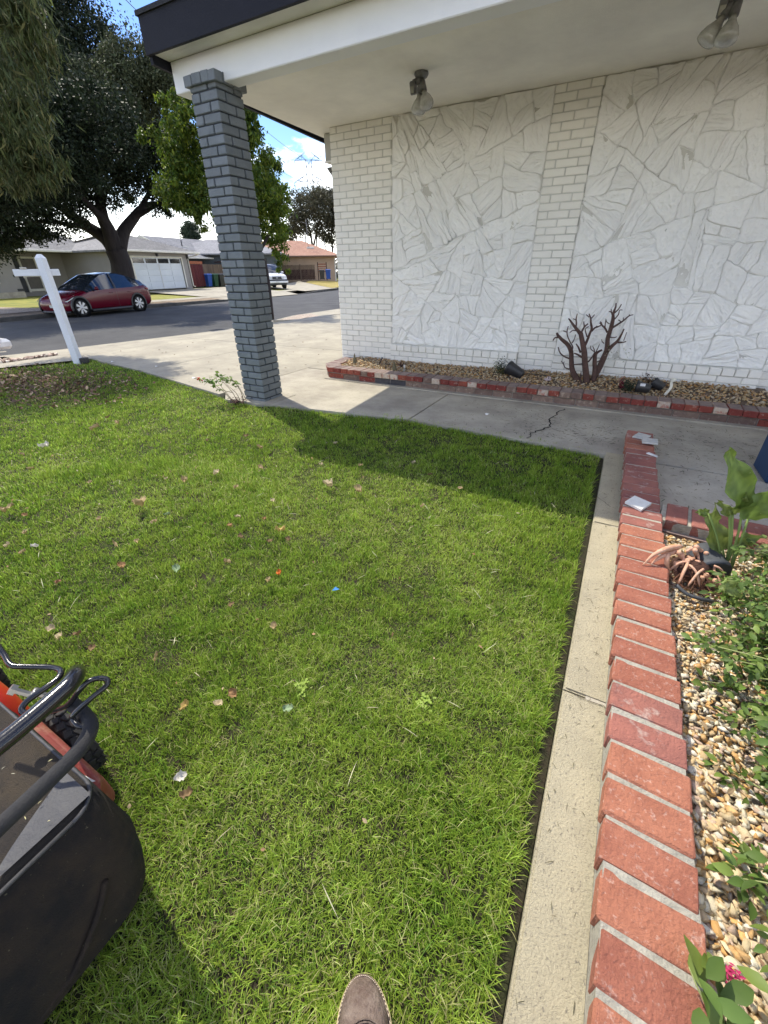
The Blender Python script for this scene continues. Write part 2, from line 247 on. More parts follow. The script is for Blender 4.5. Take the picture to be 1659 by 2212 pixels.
SHRUB=[[(-0.3669,4.98,0.1388,0.0349),(-0.4487,4.98,0.2427,0.0273),(-0.4824,4.99,0.343,0.0237),(-0.5056,5.0,0.4334,0.0221),(-0.5546,5.0,0.5041,0.0196),(-0.6183,5.0,0.5462,0.0167),(-0.6683,5.0,0.5892,0.0127),(-0.6817,5.0,0.6112,0.0088)],[(-0.6594,5.0,0.5668,0.0088),(-0.6882,4.98,0.5632,0.0074),(-0.6989,4.96,0.5376,0.0059)],[(-0.5063,4.98,0.4362,0.0108),(-0.4954,4.96,0.4857,0.0077),(-0.532,4.95,0.5391,0.0067),(-0.5649,4.95,0.5912,0.0067),(-0.5781,4.95,0.6349,0.0062),(-0.576,4.95,0.6834,0.0048)],[(-0.5764,4.95,0.6262,0.0057),(-0.6136,4.94,0.6388,0.0048)],[(-0.508,4.96,0.5257,0.0058),(-0.4958,4.98,0.5643,0.0048),(-0.4961,4.99,0.6033,0.0043)],[(-0.5067,4.98,0.3691,0.0089),(-0.5577,4.95,0.3907,0.0069),(-0.6037,4.93,0.4278,0.0064),(-0.6311,4.92,0.4828,0.0054)],[(-0.4874,4.98,0.2634,0.008),(-0.5257,4.94,0.2816,0.0059),(-0.5503,4.93,0.3194,0.0049),(-0.5771,4.93,0.3475,0.0044)],[(-0.5503,4.93,0.3194,0.0044),(-0.5456,4.93,0.3433,0.0039)],[(-0.2863,4.95,0.1433,0.0369),(-0.3177,4.94,0.2521,0.0317),(-0.3494,4.93,0.363,0.0289),(-0.3747,4.93,0.4524,0.0277),(-0.4091,4.93,0.5397,0.0237),(-0.4448,4.93,0.6258,0.0212)],[(-0.443,4.93,0.6172,0.0189),(-0.4888,4.95,0.6565,0.0151),(-0.5337,4.96,0.6972,0.0123),(-0.5744,4.97,0.7381,0.0076),(-0.5897,4.98,0.7497,0.0057)],[(-0.5002,4.95,0.6691,0.0085),(-0.5066,4.96,0.7155,0.0075),(-0.5183,4.98,0.7478,0.0071),(-0.5171,4.98,0.7974,0.0047)],[(-0.5165,4.98,0.7392,0.0057),(-0.5472,4.98,0.7511,0.0043)],[(-0.4405,4.93,0.626,0.0094),(-0.4204,4.91,0.6852,0.0084),(-0.392,4.9,0.7171,0.006)],[(-0.4204,4.91,0.6852,0.0065),(-0.4363,4.91,0.7356,0.0051)],[(-0.4658,4.93,0.6423,0.0066),(-0.519,4.92,0.6496,0.0057),(-0.5443,4.91,0.6277,0.0047)],[(-0.3916,4.96,0.4831,0.0163),(-0.3733,4.98,0.5531,0.0133),(-0.3647,5.01,0.6207,0.0123),(-0.3584,5.03,0.6626,0.0114),(-0.3783,5.03,0.7138,0.0094),(-0.3894,5.03,0.7564,0.0075),(-0.4137,5.03,0.7965,0.0052)],[(-0.3875,5.03,0.7479,0.0066),(-0.3606,5.03,0.7896,0.0051)],[(-0.405,5.03,0.7644,0.0052),(-0.4398,5.03,0.789,0.0047)],[(-0.3519,5.02,0.6377,0.0095),(-0.3328,5.02,0.6691,0.0085),(-0.301,5.01,0.6844,0.0066),(-0.279,5.0,0.7034,0.0056),(-0.2935,4.99,0.7335,0.0042)],[(-0.301,5.01,0.6844,0.0056),(-0.3232,5.01,0.6878,0.0042)],[(-0.3809,4.98,0.5882,0.0076),(-0.4132,4.98,0.6567,0.0052),(-0.3885,4.98,0.6838,0.0047)],[(-0.2333,4.98,0.1569,0.0295),(-0.2394,5.0,0.2573,0.0234),(-0.2623,5.01,0.3565,0.0213),(-0.2678,5.01,0.4205,0.0173),(-0.2478,5.01,0.4491,0.0115),(-0.2175,5.01,0.4691,0.0095)],[(-0.2393,5.02,0.1675,0.0297),(-0.2097,5.03,0.2732,0.0303),(-0.1896,5.04,0.3756,0.0299),(-0.176,5.04,0.4675,0.0248),(-0.1921,5.04,0.5732,0.0212),(-0.1872,5.04,0.6604,0.0196),(-0.1865,5.04,0.7455,0.0175),(-0.1962,5.04,0.8037,0.0119),(-0.1896,5.04,0.8616,0.0082),(-0.1937,5.04,0.8958,0.0063)],[(-0.189,5.04,0.8081,0.0082),(-0.1602,5.04,0.8419,0.0064),(-0.1445,5.04,0.887,0.005)],[(-0.1944,5.04,0.7788,0.0092),(-0.2152,5.03,0.8164,0.0069),(-0.2397,5.03,0.8215,0.0046)],[(-0.2152,5.03,0.8164,0.0046),(-0.2233,5.03,0.8435,0.0041)],[(-0.172,5.04,0.7544,0.0064),(-0.1492,5.04,0.7968,0.0055),(-0.1477,5.04,0.834,0.0041),(-0.1224,5.04,0.8371,0.0036)],[(-0.1777,5.04,0.6737,0.0112),(-0.1319,5.03,0.7105,0.0092),(-0.091,5.02,0.7465,0.0077),(-0.0531,5.01,0.7898,0.0059),(-0.0199,5.0,0.8014,0.004)],[(-0.0525,5.01,0.7874,0.0045),(-0.0538,5.01,0.802,0.0036)],[(-0.1186,5.03,0.7237,0.0046),(-0.1186,5.03,0.7404,0.0046),(-0.1397,5.03,0.7497,0.0041)],[(-0.0937,5.02,0.7505,0.0041),(-0.0994,5.02,0.7735,0.0036)],[(-0.2105,5.04,0.6334,0.0103),(-0.2396,5.02,0.6731,0.0093),(-0.2701,5.01,0.6985,0.0075),(-0.2847,5.0,0.7287,0.0046)],[(-0.2405,5.02,0.6773,0.0065),(-0.2474,5.01,0.746,0.0046)],[(-0.2696,5.0,0.6995,0.0046),(-0.2973,4.99,0.7206,0.0042)],[(-0.2071,5.03,0.7118,0.0051),(-0.2356,5.02,0.7286,0.0042),(-0.2508,5.02,0.7577,0.0037)],[(-0.1715,5.03,0.4513,0.021),(-0.1338,5.01,0.5144,0.0169),(-0.1014,5.0,0.557,0.013),(-0.0809,4.99,0.611,0.0092),(-0.0679,4.98,0.6762,0.0064)],[(-0.091,5.0,0.5489,0.0093),(-0.0504,4.99,0.5542,0.0065),(-0.0212,4.98,0.5641,0.0046)],[(-0.0444,4.99,0.5701,0.0046),(-0.0403,4.98,0.6142,0.0037),(-0.0366,4.98,0.6482,0.0032)],[(-0.1741,5.04,0.5873,0.0056),(-0.1312,5.02,0.5894,0.0051),(-0.1165,5.01,0.6,0.0037)],[(-0.2142,5.04,0.5278,0.0048),(-0.2361,5.02,0.5469,0.0043),(-0.2437,5.02,0.5685,0.0038)],[(-0.385,4.95,0.3939,0.0135),(-0.4306,4.95,0.4182,0.0097),(-0.469,4.95,0.4294,0.0068)],[(-0.4086,4.96,0.4366,0.0106),(-0.4428,4.97,0.4875,0.0087),(-0.4715,4.97,0.5175,0.0058)],[(-0.3708,4.94,0.3319,0.0068),(-0.4614,4.92,0.3206,0.0059)],[(-0.3188,4.96,0.3512,0.0087),(-0.2943,4.97,0.3974,0.0077),(-0.2808,4.98,0.4513,0.0057),(-0.3098,4.98,0.5033,0.0038)],[(-0.2385,5.01,0.3491,0.0068),(-0.2042,5.0,0.3764,0.0048)],[(-0.2808,4.98,0.4513,0.0057),(-0.3213,4.98,0.4757,0.0043),(-0.3298,4.98,0.5066,0.0033)],[(-0.2701,4.98,0.443,0.0057),(-0.2563,4.98,0.4977,0.0043),(-0.253,4.98,0.529,0.0033)],[(-0.3294,4.88,0.1247,0.0069),(-0.3488,4.88,0.204,0.0058),(-0.3597,4.88,0.2689,0.0043)]]
HIB=[[(-3.5518,3.118,-0.0389,0.004),(-3.5925,3.1019,0.0402,0.004),(-3.6654,3.0644,0.1417,0.003),(-3.7538,3.0093,0.2212,0.002),(-3.7854,2.9733,0.2417,0.0015)],[(-3.544,3.1269,-0.0344,0.004),(-3.574,3.0472,0.1221,0.003),(-3.5977,2.99,0.2511,0.002),(-3.5927,2.9957,0.3138,0.002)],[(-3.529,3.1439,-0.0311,0.004),(-3.5495,3.1206,0.0971,0.003),(-3.6134,3.0782,0.2101,0.002),(-3.6255,3.0644,0.2765,0.002)],[(-3.5075,3.1683,-0.0346,0.005),(-3.5135,3.1312,0.0987,0.003),(-3.55,3.0594,0.1986,0.002),(-3.5541,3.0547,0.2743,0.002)],[(-3.486,3.1929,-0.0381,0.006),(-3.5079,3.1982,0.0841,0.004),(-3.5477,3.1833,0.1728,0.003),(-3.5747,3.1525,0.2425,0.002)],[(-3.4677,3.2137,-0.0063,0.004),(-3.486,3.1928,0.0878,0.003),(-3.5065,3.1695,0.1578,0.002),(-3.5361,3.1358,0.2059,0.002)],[(-3.5495,3.1206,0.0971,0.003),(-3.6597,2.9952,0.1683,0.002),(-3.6788,2.9734,0.2785,0.002)]]
HIBFLOWER=(-3.806,2.949,0.248)
HIBBASE=(-3.517,3.157,-0.056)
POT1=[(-1.108,4.95,0.226),(-0.979,4.93,0.159),(-1.225,4.98,0.251)]
DISK=[(-0.669,4.88,0.158),(-0.893,5.0,0.169),(-0.664,4.9,0.189)]
POT2=[(0.175,4.82,0.184),(0.287,4.82,0.191),(0.092,4.82,0.195),(0.023,4.82,0.188)]
POT3=[(0.297,4.93,0.209),(0.397,4.9,0.177),(0.228,4.97,0.25)]
PVC=[(0.421,4.8,0.154),(0.454,4.82,0.201),(0.449,4.85,0.24),(0.448,4.85,0.259),(0.476,4.85,0.262)]
DRIP=[((-3.141,4.9,0.147),(-3.128,4.9,0.253)),((-2.811,4.95,0.134),(-2.748,4.95,0.221)),((-2.469,4.75,0.131),(-2.469,4.75,0.224)),((-2.449,4.9,0.162),(-2.437,4.9,0.202)),((-2.315,4.72,0.139),(-2.316,4.72,0.204))]
LAMP=[(-2.02,4.387,2.619),(-2.012,4.33,2.505),(-1.97,4.25,2.422)]
TILES=[[(0.229,3.633),(0.315,3.593),(0.282,3.497),(0.191,3.514)],[(0.25,3.48),(0.353,3.486),(0.353,3.387),(0.255,3.373)],[(0.229,2.457),(0.311,2.403),(0.264,2.297),(0.185,2.358)]]
WHITEBIT=[(0.282,3.209),(0.354,3.169)]
BIGLEAF=[[(0.497,1.75,0.449),(0.46,1.75,0.529),(0.413,1.75,0.604),(0.388,1.75,0.661)],[(0.47,1.65,0.318),(0.431,1.65,0.368),(0.404,1.65,0.43),(0.395,1.65,0.49)],[(0.458,1.7,0.432),(0.433,1.7,0.457),(0.407,1.7,0.482)],[(0.511,1.7,0.433),(0.522,1.7,0.506),(0.53,1.7,0.567)],[(0.465,1.7,0.438),(0.469,1.7,0.484),(0.475,1.7,0.527)],[(0.467,1.55,0.411),(0.49,1.55,0.432),(0.53,1.55,0.453)],[(0.398,1.7,0.425),(0.378,1.7,0.424),(0.359,1.7,0.42)],[(0.421,1.35,0.367),(0.444,1.35,0.355),(0.479,1.35,0.33)]]
PEACH=[[(0.408,1.929,0.14),(0.353,1.865,0.15),(0.304,1.816,0.13),(0.277,1.782,0.09)],[(0.401,1.904,0.13),(0.34,1.841,0.12),(0.307,1.806,0.09)],[(0.362,1.856,0.13),(0.364,1.831,0.1),(0.397,1.844,0.03)],[(0.397,1.877,0.14),(0.426,1.899,0.1),(0.456,1.932,0.04)],[(0.412,1.865,0.1),(0.44,1.896,0.04)],[(0.456,1.91,0.15),(0.482,1.947,0.1),(0.512,1.974,0.05)],[(0.449,1.925,0.15),(0.43,1.91,0.13)],[(0.4,1.858,0.1),(0.417,1.858,0.04),(0.442,1.845,0.01)],[(0.451,1.851,0.1),(0.475,1.872,0.04),(0.482,1.866,0.01)],[(0.508,1.836,0.09),(0.536,1.841,0.05),(0.568,1.839,0.01)],[(0.541,1.826,0.08),(0.569,1.837,0.03),(0.599,1.834,0.02),(0.592,1.808,0.02)],[(0.499,1.829,0.08),(0.517,1.836,0.01)],[(0.504,1.94,0.13),(0.556,2.026,0.08)],[(0.458,1.923,0.16),(0.494,1.968,0.12),(0.554,2.022,0.1)]]
PEACHPOT=[(0.483,2.106,0.08),(0.517,2.104,0.08),(0.577,2.066,0.08),(0.472,1.831,0.08),(0.439,1.749,0.08),(0.486,1.712,0.08)]
BLUEBIN=[(0.952,3.267),(0.981,3.264)]
BUSHPX=[(0.5,1.86,0.12),(0.59,1.84,0.12),(0.7,1.96,0.12),(0.6,1.66,0.12),(0.5,1.5,0.12),(0.64,1.57,0.12),(0.43,1.28,0.12),(0.53,1.33,0.12),(0.59,1.29,0.12),(0.47,1.22,0.12)]
BUSHPX2=[(0.49,0.84,0.12),(0.5,0.76,0.12),(0.47,0.67,0.12),(0.48,0.59,0.12),(0.47,0.54,0.12),(0.44,0.67,0.12),(0.36,0.41,0.12)]
PINK=[(0.45,0.52,0.03)]
LEAVES=[(-2.28,1.17,0.08,'b'),(-2.334,1.518,0.045,'b'),(-2.236,1.704,0.04,'p'),(-2.467,1.481,0.024,'p'),(-2.035,1.904,0.036,'b'),(-1.962,1.605,0.029,'b'),(-2.055,1.179,0.023,'g'),(-2.047,1.093,0.018,'b'),(-2.767,0.796,0.023,'o'),(-2.939,0.79,0.048,'b'),(-2.556,0.701,0.025,'b'),(-2.371,0.654,0.018,'w'),(-2.366,0.603,0.02,'b'),(-2.505,0.597,0.018,'p'),(-1.951,0.926,0.024,'b'),(-2.014,0.851,0.041,'t'),(-1.828,0.762,0.03,'o'),(-1.644,1.257,0.02,'o'),(-1.527,1.391,0.02,'o'),(-1.379,1.347,0.037,'y'),(-1.677,1.342,0.018,'p'),(-1.63,1.579,0.017,'p'),(-1.28,1.295,0.02,'r'),(-1.351,1.239,0.013,'r'),(-1.573,0.865,0.038,'g'),(-1.136,1.066,0.015,'O'),(-1.146,1.002,0.013,'b'),(-1.961,0.556,0.026,'B'),(-1.412,1.017,0.017,'b'),(-1.567,0.425,0.017,'r'),(-1.447,0.409,0.011,'r'),(-1.689,0.392,0.011,'p'),(-1.619,0.387,0.012,'p'),(-1.169,0.812,0.01,'r'),(-2.316,2.192,0.037,'b'),(-2.597,2.33,0.03,'r'),(-2.8,2.119,0.027,'r'),(-3.837,1.256,0.028,'b'),(-3.471,1.149,0.031,'t'),(-2.87,1.217,0.022,'b'),(-3.955,1.883,0.058,'b'),(-4.159,2.123,0.031,'r'),(-3.897,2.057,0.047,'b'),(-3.871,1.424,0.058,'w'),(-1.208,0.499,0.019,'t'),(-0.937,0.808,0.011,'b'),(-2.348,0.969,0.018,'b'),(-1.518,1.205,0.011,'r'),(-1.47,1.903,0.058,'p'),(-1.249,1.932,0.052,'b'),(-1.693,2.143,0.019,'p'),(-1.434,2.253,0.017,'b'),(-0.948,2.34,0.024,'r'),(-1.127,2.464,0.019,'p'),(-0.818,1.926,0.021,'b'),(-1.314,2.085,0.03,'t'),(-1.84,2.536,0.026,'p'),(-0.701,2.239,0.025,'b'),(-0.951,0.414,0.023,'y'),(-0.857,0.521,0.008,'o'),(-0.865,0.468,0.008,'p'),(-0.788,0.263,0.016,'w'),(-0.733,0.243,0.015,'r'),(-0.659,0.56,0.012,'g'),(-0.693,0.66,0.027,'Y'),(-0.311,0.809,0.015,'Y')]
BLUEBIT=(-0.865,1.087)
# ---------------------------------------------------------------- materials
concrete = mat('concrete', (.46, .42, .33), .9, (.30, .27, .215), 2.2, (.13, .12, .10), 40, (.58, .72), .7, bump=.5, bscale=160, coord='World')
concrete_pale = mat('concrete_pale', (.40, .365, .28), .9, (.28, .255, .20), 1.6, (.22, .20, .165), 14, (.56, .75), .6, bump=.4, bscale=90, coord='World')
concrete_curb = mat('concrete_curb', (.50, .445, .30), .92, (.40, .355, .245), 5, (.14, .13, .11), 130, (.57, .68), .75, bump=.9, bscale=210, coord='World')
asphalt = mat('asphalt', (.085, .085, .084), .95, (.055, .055, .056), .8, (.2, .2, .19), 60, (.60, .72), .5, bump=.6, bscale=60, coord='World')
dirt = mat('dirt', (.16, .12, .075), .95, (.09, .065, .04), 9, bump=1, bscale=60, coord='World')
soil = mat('soil', (.06, .042, .028), .95, (.03, .022, .015), 30, bump=1, bscale=90, coord='World')
lawn_soil = mat('lawn_soil', (.03, .035, .012), .95, (.04, .03, .018), 12, bump=1, bscale=80, coord='World')
drylawn = mat('dry_lawn', (.40, .29, .09), .95, (.22, .2, .05), 1.6, (.12, .14, .03), 9, (.5, .7), .6, bump=1, bscale=30, coord='World')
farlawn = mat('far_lawn', (.30, .27, .055), .95, (.14, .17, .03), 1.2, bump=1, bscale=30, coord='World')
pebble_far = mat('pebble_far', (.42, .34, .27), .95, (.22, .17, .13), 9, (.6, .52, .42), 26, (.5, .6), .8, bump=1.5, bscale=24, coord='World')
white_paint = mat('white_paint', (.83, .81, .745), .7, (.77, .75, .69), 2, bump=.35, bscale=120, objrnd=.03)
stucco = mat('stucco', (.88, .86, .78), .9, (.73, .71, .65), 1.2, bump=.55, bscale=150, coord='World')
white_mortar = mat('white_mortar', (.64, .63, .59), .9, (.48, .47, .43), 3, bump=.4, bscale=90, coord='World')
grime = mat('grimy_joint', (.74, .73, .68), .9, (.48, .46, .41), 2.0, bump=.5, bscale=60, coord='World')
stone_white = mat('stone_white', (.90, .89, .85), .75, (.86, .85, .81), 5, (.62, .60, .54), 22, (.66, .78), .4, bump=2.2, bscale=30, stretch=(.35, 2.6, 1), objrnd=.035)
stone_rough = mat('stone_rough', (.90, .89, .85), .8, (.86, .85, .81), 5, (.62, .60, .54), 14, (.66, .78), .4, bump=2.2, bscale=22, objrnd=.035)
grey_paint = mat('grey_paint', (.175, .195, .205), .6, (.145, .163, .172), 8, bump=.5, bscale=70, objrnd=.07)
grey_mortar = mat('grey_mortar', (.055, .062, .068), .8, bump=.4, bscale=60, coord='World')
beam_m = mat('beam_skylit_white', (.84, .85, .86), .8, (.80, .81, .82), 2, bump=.3, bscale=100, coord='World')  # sky light on the beam is put into a cooler, paler white
fascia_m = mat('fascia_paint', (.008, .009, .017), .7, (.006, .007, .013), 6, bump=.3, bscale=100, coord='World')
roofing = mat('roofing', (.04, .042, .045), .95, bump=1, bscale=60, coord='World')
red_brick = mat('red_brick', (.42, .165, .10), .9, (.31, .112, .07), 11, (.60, .42, .34), 75, (.57, .70), .6, bump=1, bscale=110, objrnd=.10)
red_brick_worn = mat('red_brick_worn', (.36, .14, .105), .92, (.25, .10, .08), 10, (.54, .42, .35), 20, (.56, .68), .6, bump=1, bscale=110, objrnd=.10)
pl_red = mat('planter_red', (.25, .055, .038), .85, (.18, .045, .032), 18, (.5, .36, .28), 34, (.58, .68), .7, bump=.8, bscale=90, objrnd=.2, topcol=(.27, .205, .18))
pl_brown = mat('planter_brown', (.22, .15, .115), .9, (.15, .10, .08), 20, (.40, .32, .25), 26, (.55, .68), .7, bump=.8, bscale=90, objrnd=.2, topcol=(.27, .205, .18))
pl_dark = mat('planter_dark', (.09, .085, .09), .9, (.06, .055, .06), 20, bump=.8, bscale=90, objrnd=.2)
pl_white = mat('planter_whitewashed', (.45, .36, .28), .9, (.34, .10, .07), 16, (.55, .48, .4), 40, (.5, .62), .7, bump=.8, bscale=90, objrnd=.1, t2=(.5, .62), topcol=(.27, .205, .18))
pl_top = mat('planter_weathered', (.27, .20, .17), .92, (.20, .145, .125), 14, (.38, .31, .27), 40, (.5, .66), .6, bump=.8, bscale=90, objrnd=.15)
mortar = mat('pale_mortar', (.47, .44, .355), .92, (.33, .31, .25), 30, (.24, .22, .19), 70, (.58, .7), .6, bump=1, bscale=110, coord='World')
mortar_dull = mat('dull_mortar', (.30, .27, .23), .92, (.2, .18, .15), 30, bump=1, bscale=90, coord='World')
bark = mat('bark', (.045, .038, .037), .95, (.025, .021, .021), 5, bump=2.5, bscale=9, stretch=(1, 1, .25), coord='World')
bark_small = mat('shrub_bark', (.12, .07, .055), .9, (.065, .038, .032), 30, (.28, .2, .17), 60, (.6, .72), .6, bump=1, bscale=90, coord='World')
wood_dark = mat('dark_fence_wood', (.075, .045, .035), .9, (.05, .03, .025), 6, bump=.6, bscale=30, stretch=(1, 1, .2), objrnd=.2)
wood_mid = mat('weathered_fence_wood', (.17, .12, .085), .9, (.11, .08, .06), 6, bump=.6, bscale=30, stretch=(1, 1, .2), objrnd=.2)
wood_red = mat('red_fence_paint', (.115, .022, .022), .85, (.08, .018, .018), 6, bump=.4, bscale=30, objrnd=.15)
wood_orange = mat('redwood', (.36, .12, .06), .9, (.22, .08, .04), 8, objrnd=.2)
shingle = mat('grey_shingle', (.23, .225, .215), .95, (.17, .165, .16), 1.5, (.31, .3, .28), 7, (.5, .6), .7, bump=1.2, bscale=14, coord='World', objrnd=.06)
shingle_lt = mat('light_shingle', (.25, .25, .26), .95, (.19, .19, .2), 1.2, (.33, .33, .33), 6, (.5, .6), .6, bump=1.2, bscale=14, coord='World', objrnd=.05)
shingle_red = mat('red_shingle', (.42, .24, .17), .95, (.34, .19, .135), 1.2, (.48, .31, .23), 5, (.5, .6), .6, bump=1.2, bscale=12, coord='World', objrnd=.06)
house_grey = mat('grey_stucco', (.30, .285, .27), .9, (.27, .255, .24), .8, bump=.5, bscale=30, coord='World')
house_trim = mat('cream_trim', (.72, .70, .62), .7, bump=.1, bscale=20)
house_dark = mat('dark_siding', (.07, .073, .08), .85, bump=.3, bscale=20, coord='World')
house_beige = mat('beige_stucco', (.46, .34, .245), .9, (.40, .295, .21), .8, bump=.4, bscale=30, coord='World')
garage_white = mat('garage_white', (.66, .70, .72), .6, (.60, .64, .67), 1, objrnd=.03)
window_dark = mat('window_glass', (.012, .015, .02), .06, spec=.8)
black_plastic = mat('black_plastic', (.018, .018, .02), .45, (.028, .028, .03), 10, bump=.1, bscale=60, spec=.5)
black_gloss = mat('black_gloss', (.012, .012, .014), .16, spec=.6, bump=.05, bscale=200)
black_matte = mat('black_foam', (.025, .025, .027), .75, (.035, .034, .033), 40, bump=.4, bscale=300)
rubber = mat('rubber', (.022, .022, .023), .8, (.035, .033, .03), 30, bump=.3, bscale=100)
chrome = mat('bolt_steel', (.5, .49, .46), .3, metal=1)
rim_m = mat('wheel_silver', (.62, .63, .65), .3, metal=.7)
mower_red = mat('mower_red', (.22, .030, .024), .6, (.20, .06, .045), 8, (.33, .25, .14), 18, (.54, .7), .55, bump=.15, bscale=60, spec=.5, coord='World')
bag_top = mat('bag_mesh_dusty', (.05, .043, .036), .92, (.105, .08, .05), 3.2, (.028, .027, .03), 9, (.52, .62), .7, bump=1, bscale=420, coord='World', t2=(.48, .7))
bag_side = mat('bag_fabric', (.020, .018, .018), .95, (.085, .058, .034), 4, (.30, .27, .16), 110, (.66, .74), .8, bump=1, bscale=380, coord='World', t2=(.5, .8))
bag_trim = mat('bag_vinyl', (.035, .036, .042), .6, (.06, .06, .062), 12, bump=.4, bscale=60, coord='World', spec=.5)
car_red = mat('car_red', (.10, .002, .011), .18, (.095, .002, .011), 1, spec=.45)
car_white = mat('car_white', (.74, .75, .76), .25, spec=.5)
car_glass = mat('car_glass', (.018, .024, .032), .04, spec=1.0)
lamp_red = mat('lamp_red', (.45, .01, .015), .2, spec=.6)
lamp_clear = mat('lamp_clear', (.6, .62, .62), .15, spec=.7)
blue_plastic = mat('blue_plastic', (.02, .075, .32), .5, bump=.1, bscale=30)
navy_plastic = mat('navy_plastic', (.018, .05, .12), .5, bump=.1, bscale=60)
green_plastic = mat('green_plastic', (.02, .07, .035), .5)
tile_m = mat('white_tile', (.74, .74, .70), .55, (.66, .65, .6), 30, bump=.3, bscale=90)
plaster = mat('plaster_bit', (.78, .77, .72), .9, bump=.6, bscale=60)
pvc = mat('pvc_white', (.72, .70, .60), .5, (.6, .57, .46), 20)
lamp_metal = mat('lamp_grey_metal', (.22, .22, .22), .5, (.13, .13, .135), 18, bump=.3, bscale=90, metal=.3)
bulb_m = mat('bulb_glass', (.42, .42, .37), .14, (.26, .25, .22), 14, spec=1.0)
leather = mat('boot_leather', (.115, .075, .058), .62, (.24, .185, .145), 26, (.06, .04, .034), 60, (.52, .7), .6, bump=.7, bscale=130, coord='World')
leather_tan = mat('boot_tan_leather', (.30, .20, .11), .7, (.22, .14, .08), 30, bump=.5, bscale=130, coord='World')
sole_m = mat('boot_sole', (.60, .52, .25), .8, (.50, .42, .2), 30, bump=.4, bscale=150, coord='World')
thread_m = mat('thread', (.62, .52, .38), .8)
leafmat = mat('leaf', (0, 0, 0), .55, attr='tint', trans=.35, spec=.35)
broadleaf_m = mat('broad_leaf', (0, 0, 0), .45, attr='tint', trans=.35, spec=.35, col3=(.62, .68, .45), s3=95, t3=(.70, .74), bump=.4, bscale=40, coord='World')
leafmat_far = mat('leaf_far', (0, 0, 0), .6, attr='tint', trans=.22, spec=.25)
grassmat = mat('grass_blade', (0, 0, 0), .65, attr='tint', trans=.5, spec=.15)
stonetint = mat('gravel_stone', (0, 0, 0), .75, attr='tint', bump=.5, bscale=120, coord='World', spec=.35)
littermat = mat('litter', (0, 0, 0), .85, attr='tint', trans=.15)

# ---------------------------------------------------------------- the ground
RD = -.35
def zn(x, y):                                   # near side: flat, then the apron falls to the street
    t = min(max((-8.2-x)/2.9, 0), 1); return -.335*t*t*(3-2*t)
FK = [(-18.6, -30), (-19.4, -6), (-20.5, 5), (-21.1, 8), (-21.7, 11), (-22.05, 15), (-22.1, 20), (-22.7, 26), (-23.7, 32), (-25.3, 37.6), (-29, 48), (-40, 70)]
def fkx(y):
    for (x0, y0), (x1, y1) in zip(FK, FK[1:]):
        if y <= y1: return x0+(x1-x0)*(y-y0)/(y1-y0)
    return FK[-1][0]
def zf(x, y):
    s = max(0, fkx(y)-x); return RD+.14+min(s/13., 1.)*.19+min(max(0, y-33)/14, 1.5)*.24*min(1, s/9)
def terrain(name, poly, zfun, m, parent=None, step=.7, skirt=0):
    bm = bmesh.new(); fc = bm.faces.new([bm.verts.new((x, y, 0)) for x, y in poly]); bm.normal_update()
    if fc.normal.z < 0: bmesh.ops.reverse_faces(bm, faces=[fc])
    X = [p[0] for p in poly]; Y = [p[1] for p in poly]
    for lo_, hi_, no, ax in ((min(X), max(X), (1, 0, 0), 0), (min(Y), max(Y), (0, 1, 0), 1)):
        k = 1
        while lo_+k*step < hi_:
            co = [0, 0, 0]; co[ax] = lo_+k*step
            bmesh.ops.bisect_plane(bm, geom=bm.verts[:]+bm.edges[:]+bm.faces[:], plane_co=co, plane_no=no); k += 1
    for q in bm.verts: q.co.z = zfun(q.co.x, q.co.y)
    return bm_obj(name, bm, m, parent)
# earth sheet to the horizon
tag(sheet('ground', [(-1500, -1500), (1500, -1500), (1500, 1500), (-1500, 1500)], -.62, dirt), kind='structure')
# street
road = [(-11.2, -40), (-11.9, 2), (-11.95, 4.34), (-11.6, 5.3), (-11.1, 8.2), (-10.85, 9.9), (-11.15, 11.9), (-11.9, 14.5), (-12.1, 17.8), (-12.0, 24), (-12.3, 40), (-16, 75), (-44, 75)] + [(x-.05, y) for x, y in FK[::-1]]
tag(sheet('road', road, RD, asphalt), kind='structure')
# dark repaired streaks and lighter worn patches are in the material; crack sealant lines lie on top
def ribbon(name, pts, w, z, m, parent=None, h=.002):
    v = []; f = []
    P = [Vector((x, y, 0)) for x, y in pts]
    for i, p in enumerate(P):
        d = (P[min(i+1, len(P)-1)]-P[max(i-1, 0)]).normalized(); n = Vector((-d.y, d.x, 0)); ww = w*(.6+.8*random.random())
        for s_ in (-1, 1):
            q = p+n*ww*s_/2; v.append((q.x, q.y, (z(q.x, q.y) if callable(z) else z)+h))
    for i in range(len(P)-1): f.append((2*i, 2*i+1, 2*i+3, 2*i+2))
    return obj(name, v, f, m, parent)
tar = mat('tar', (.03, .03, .03), .8)
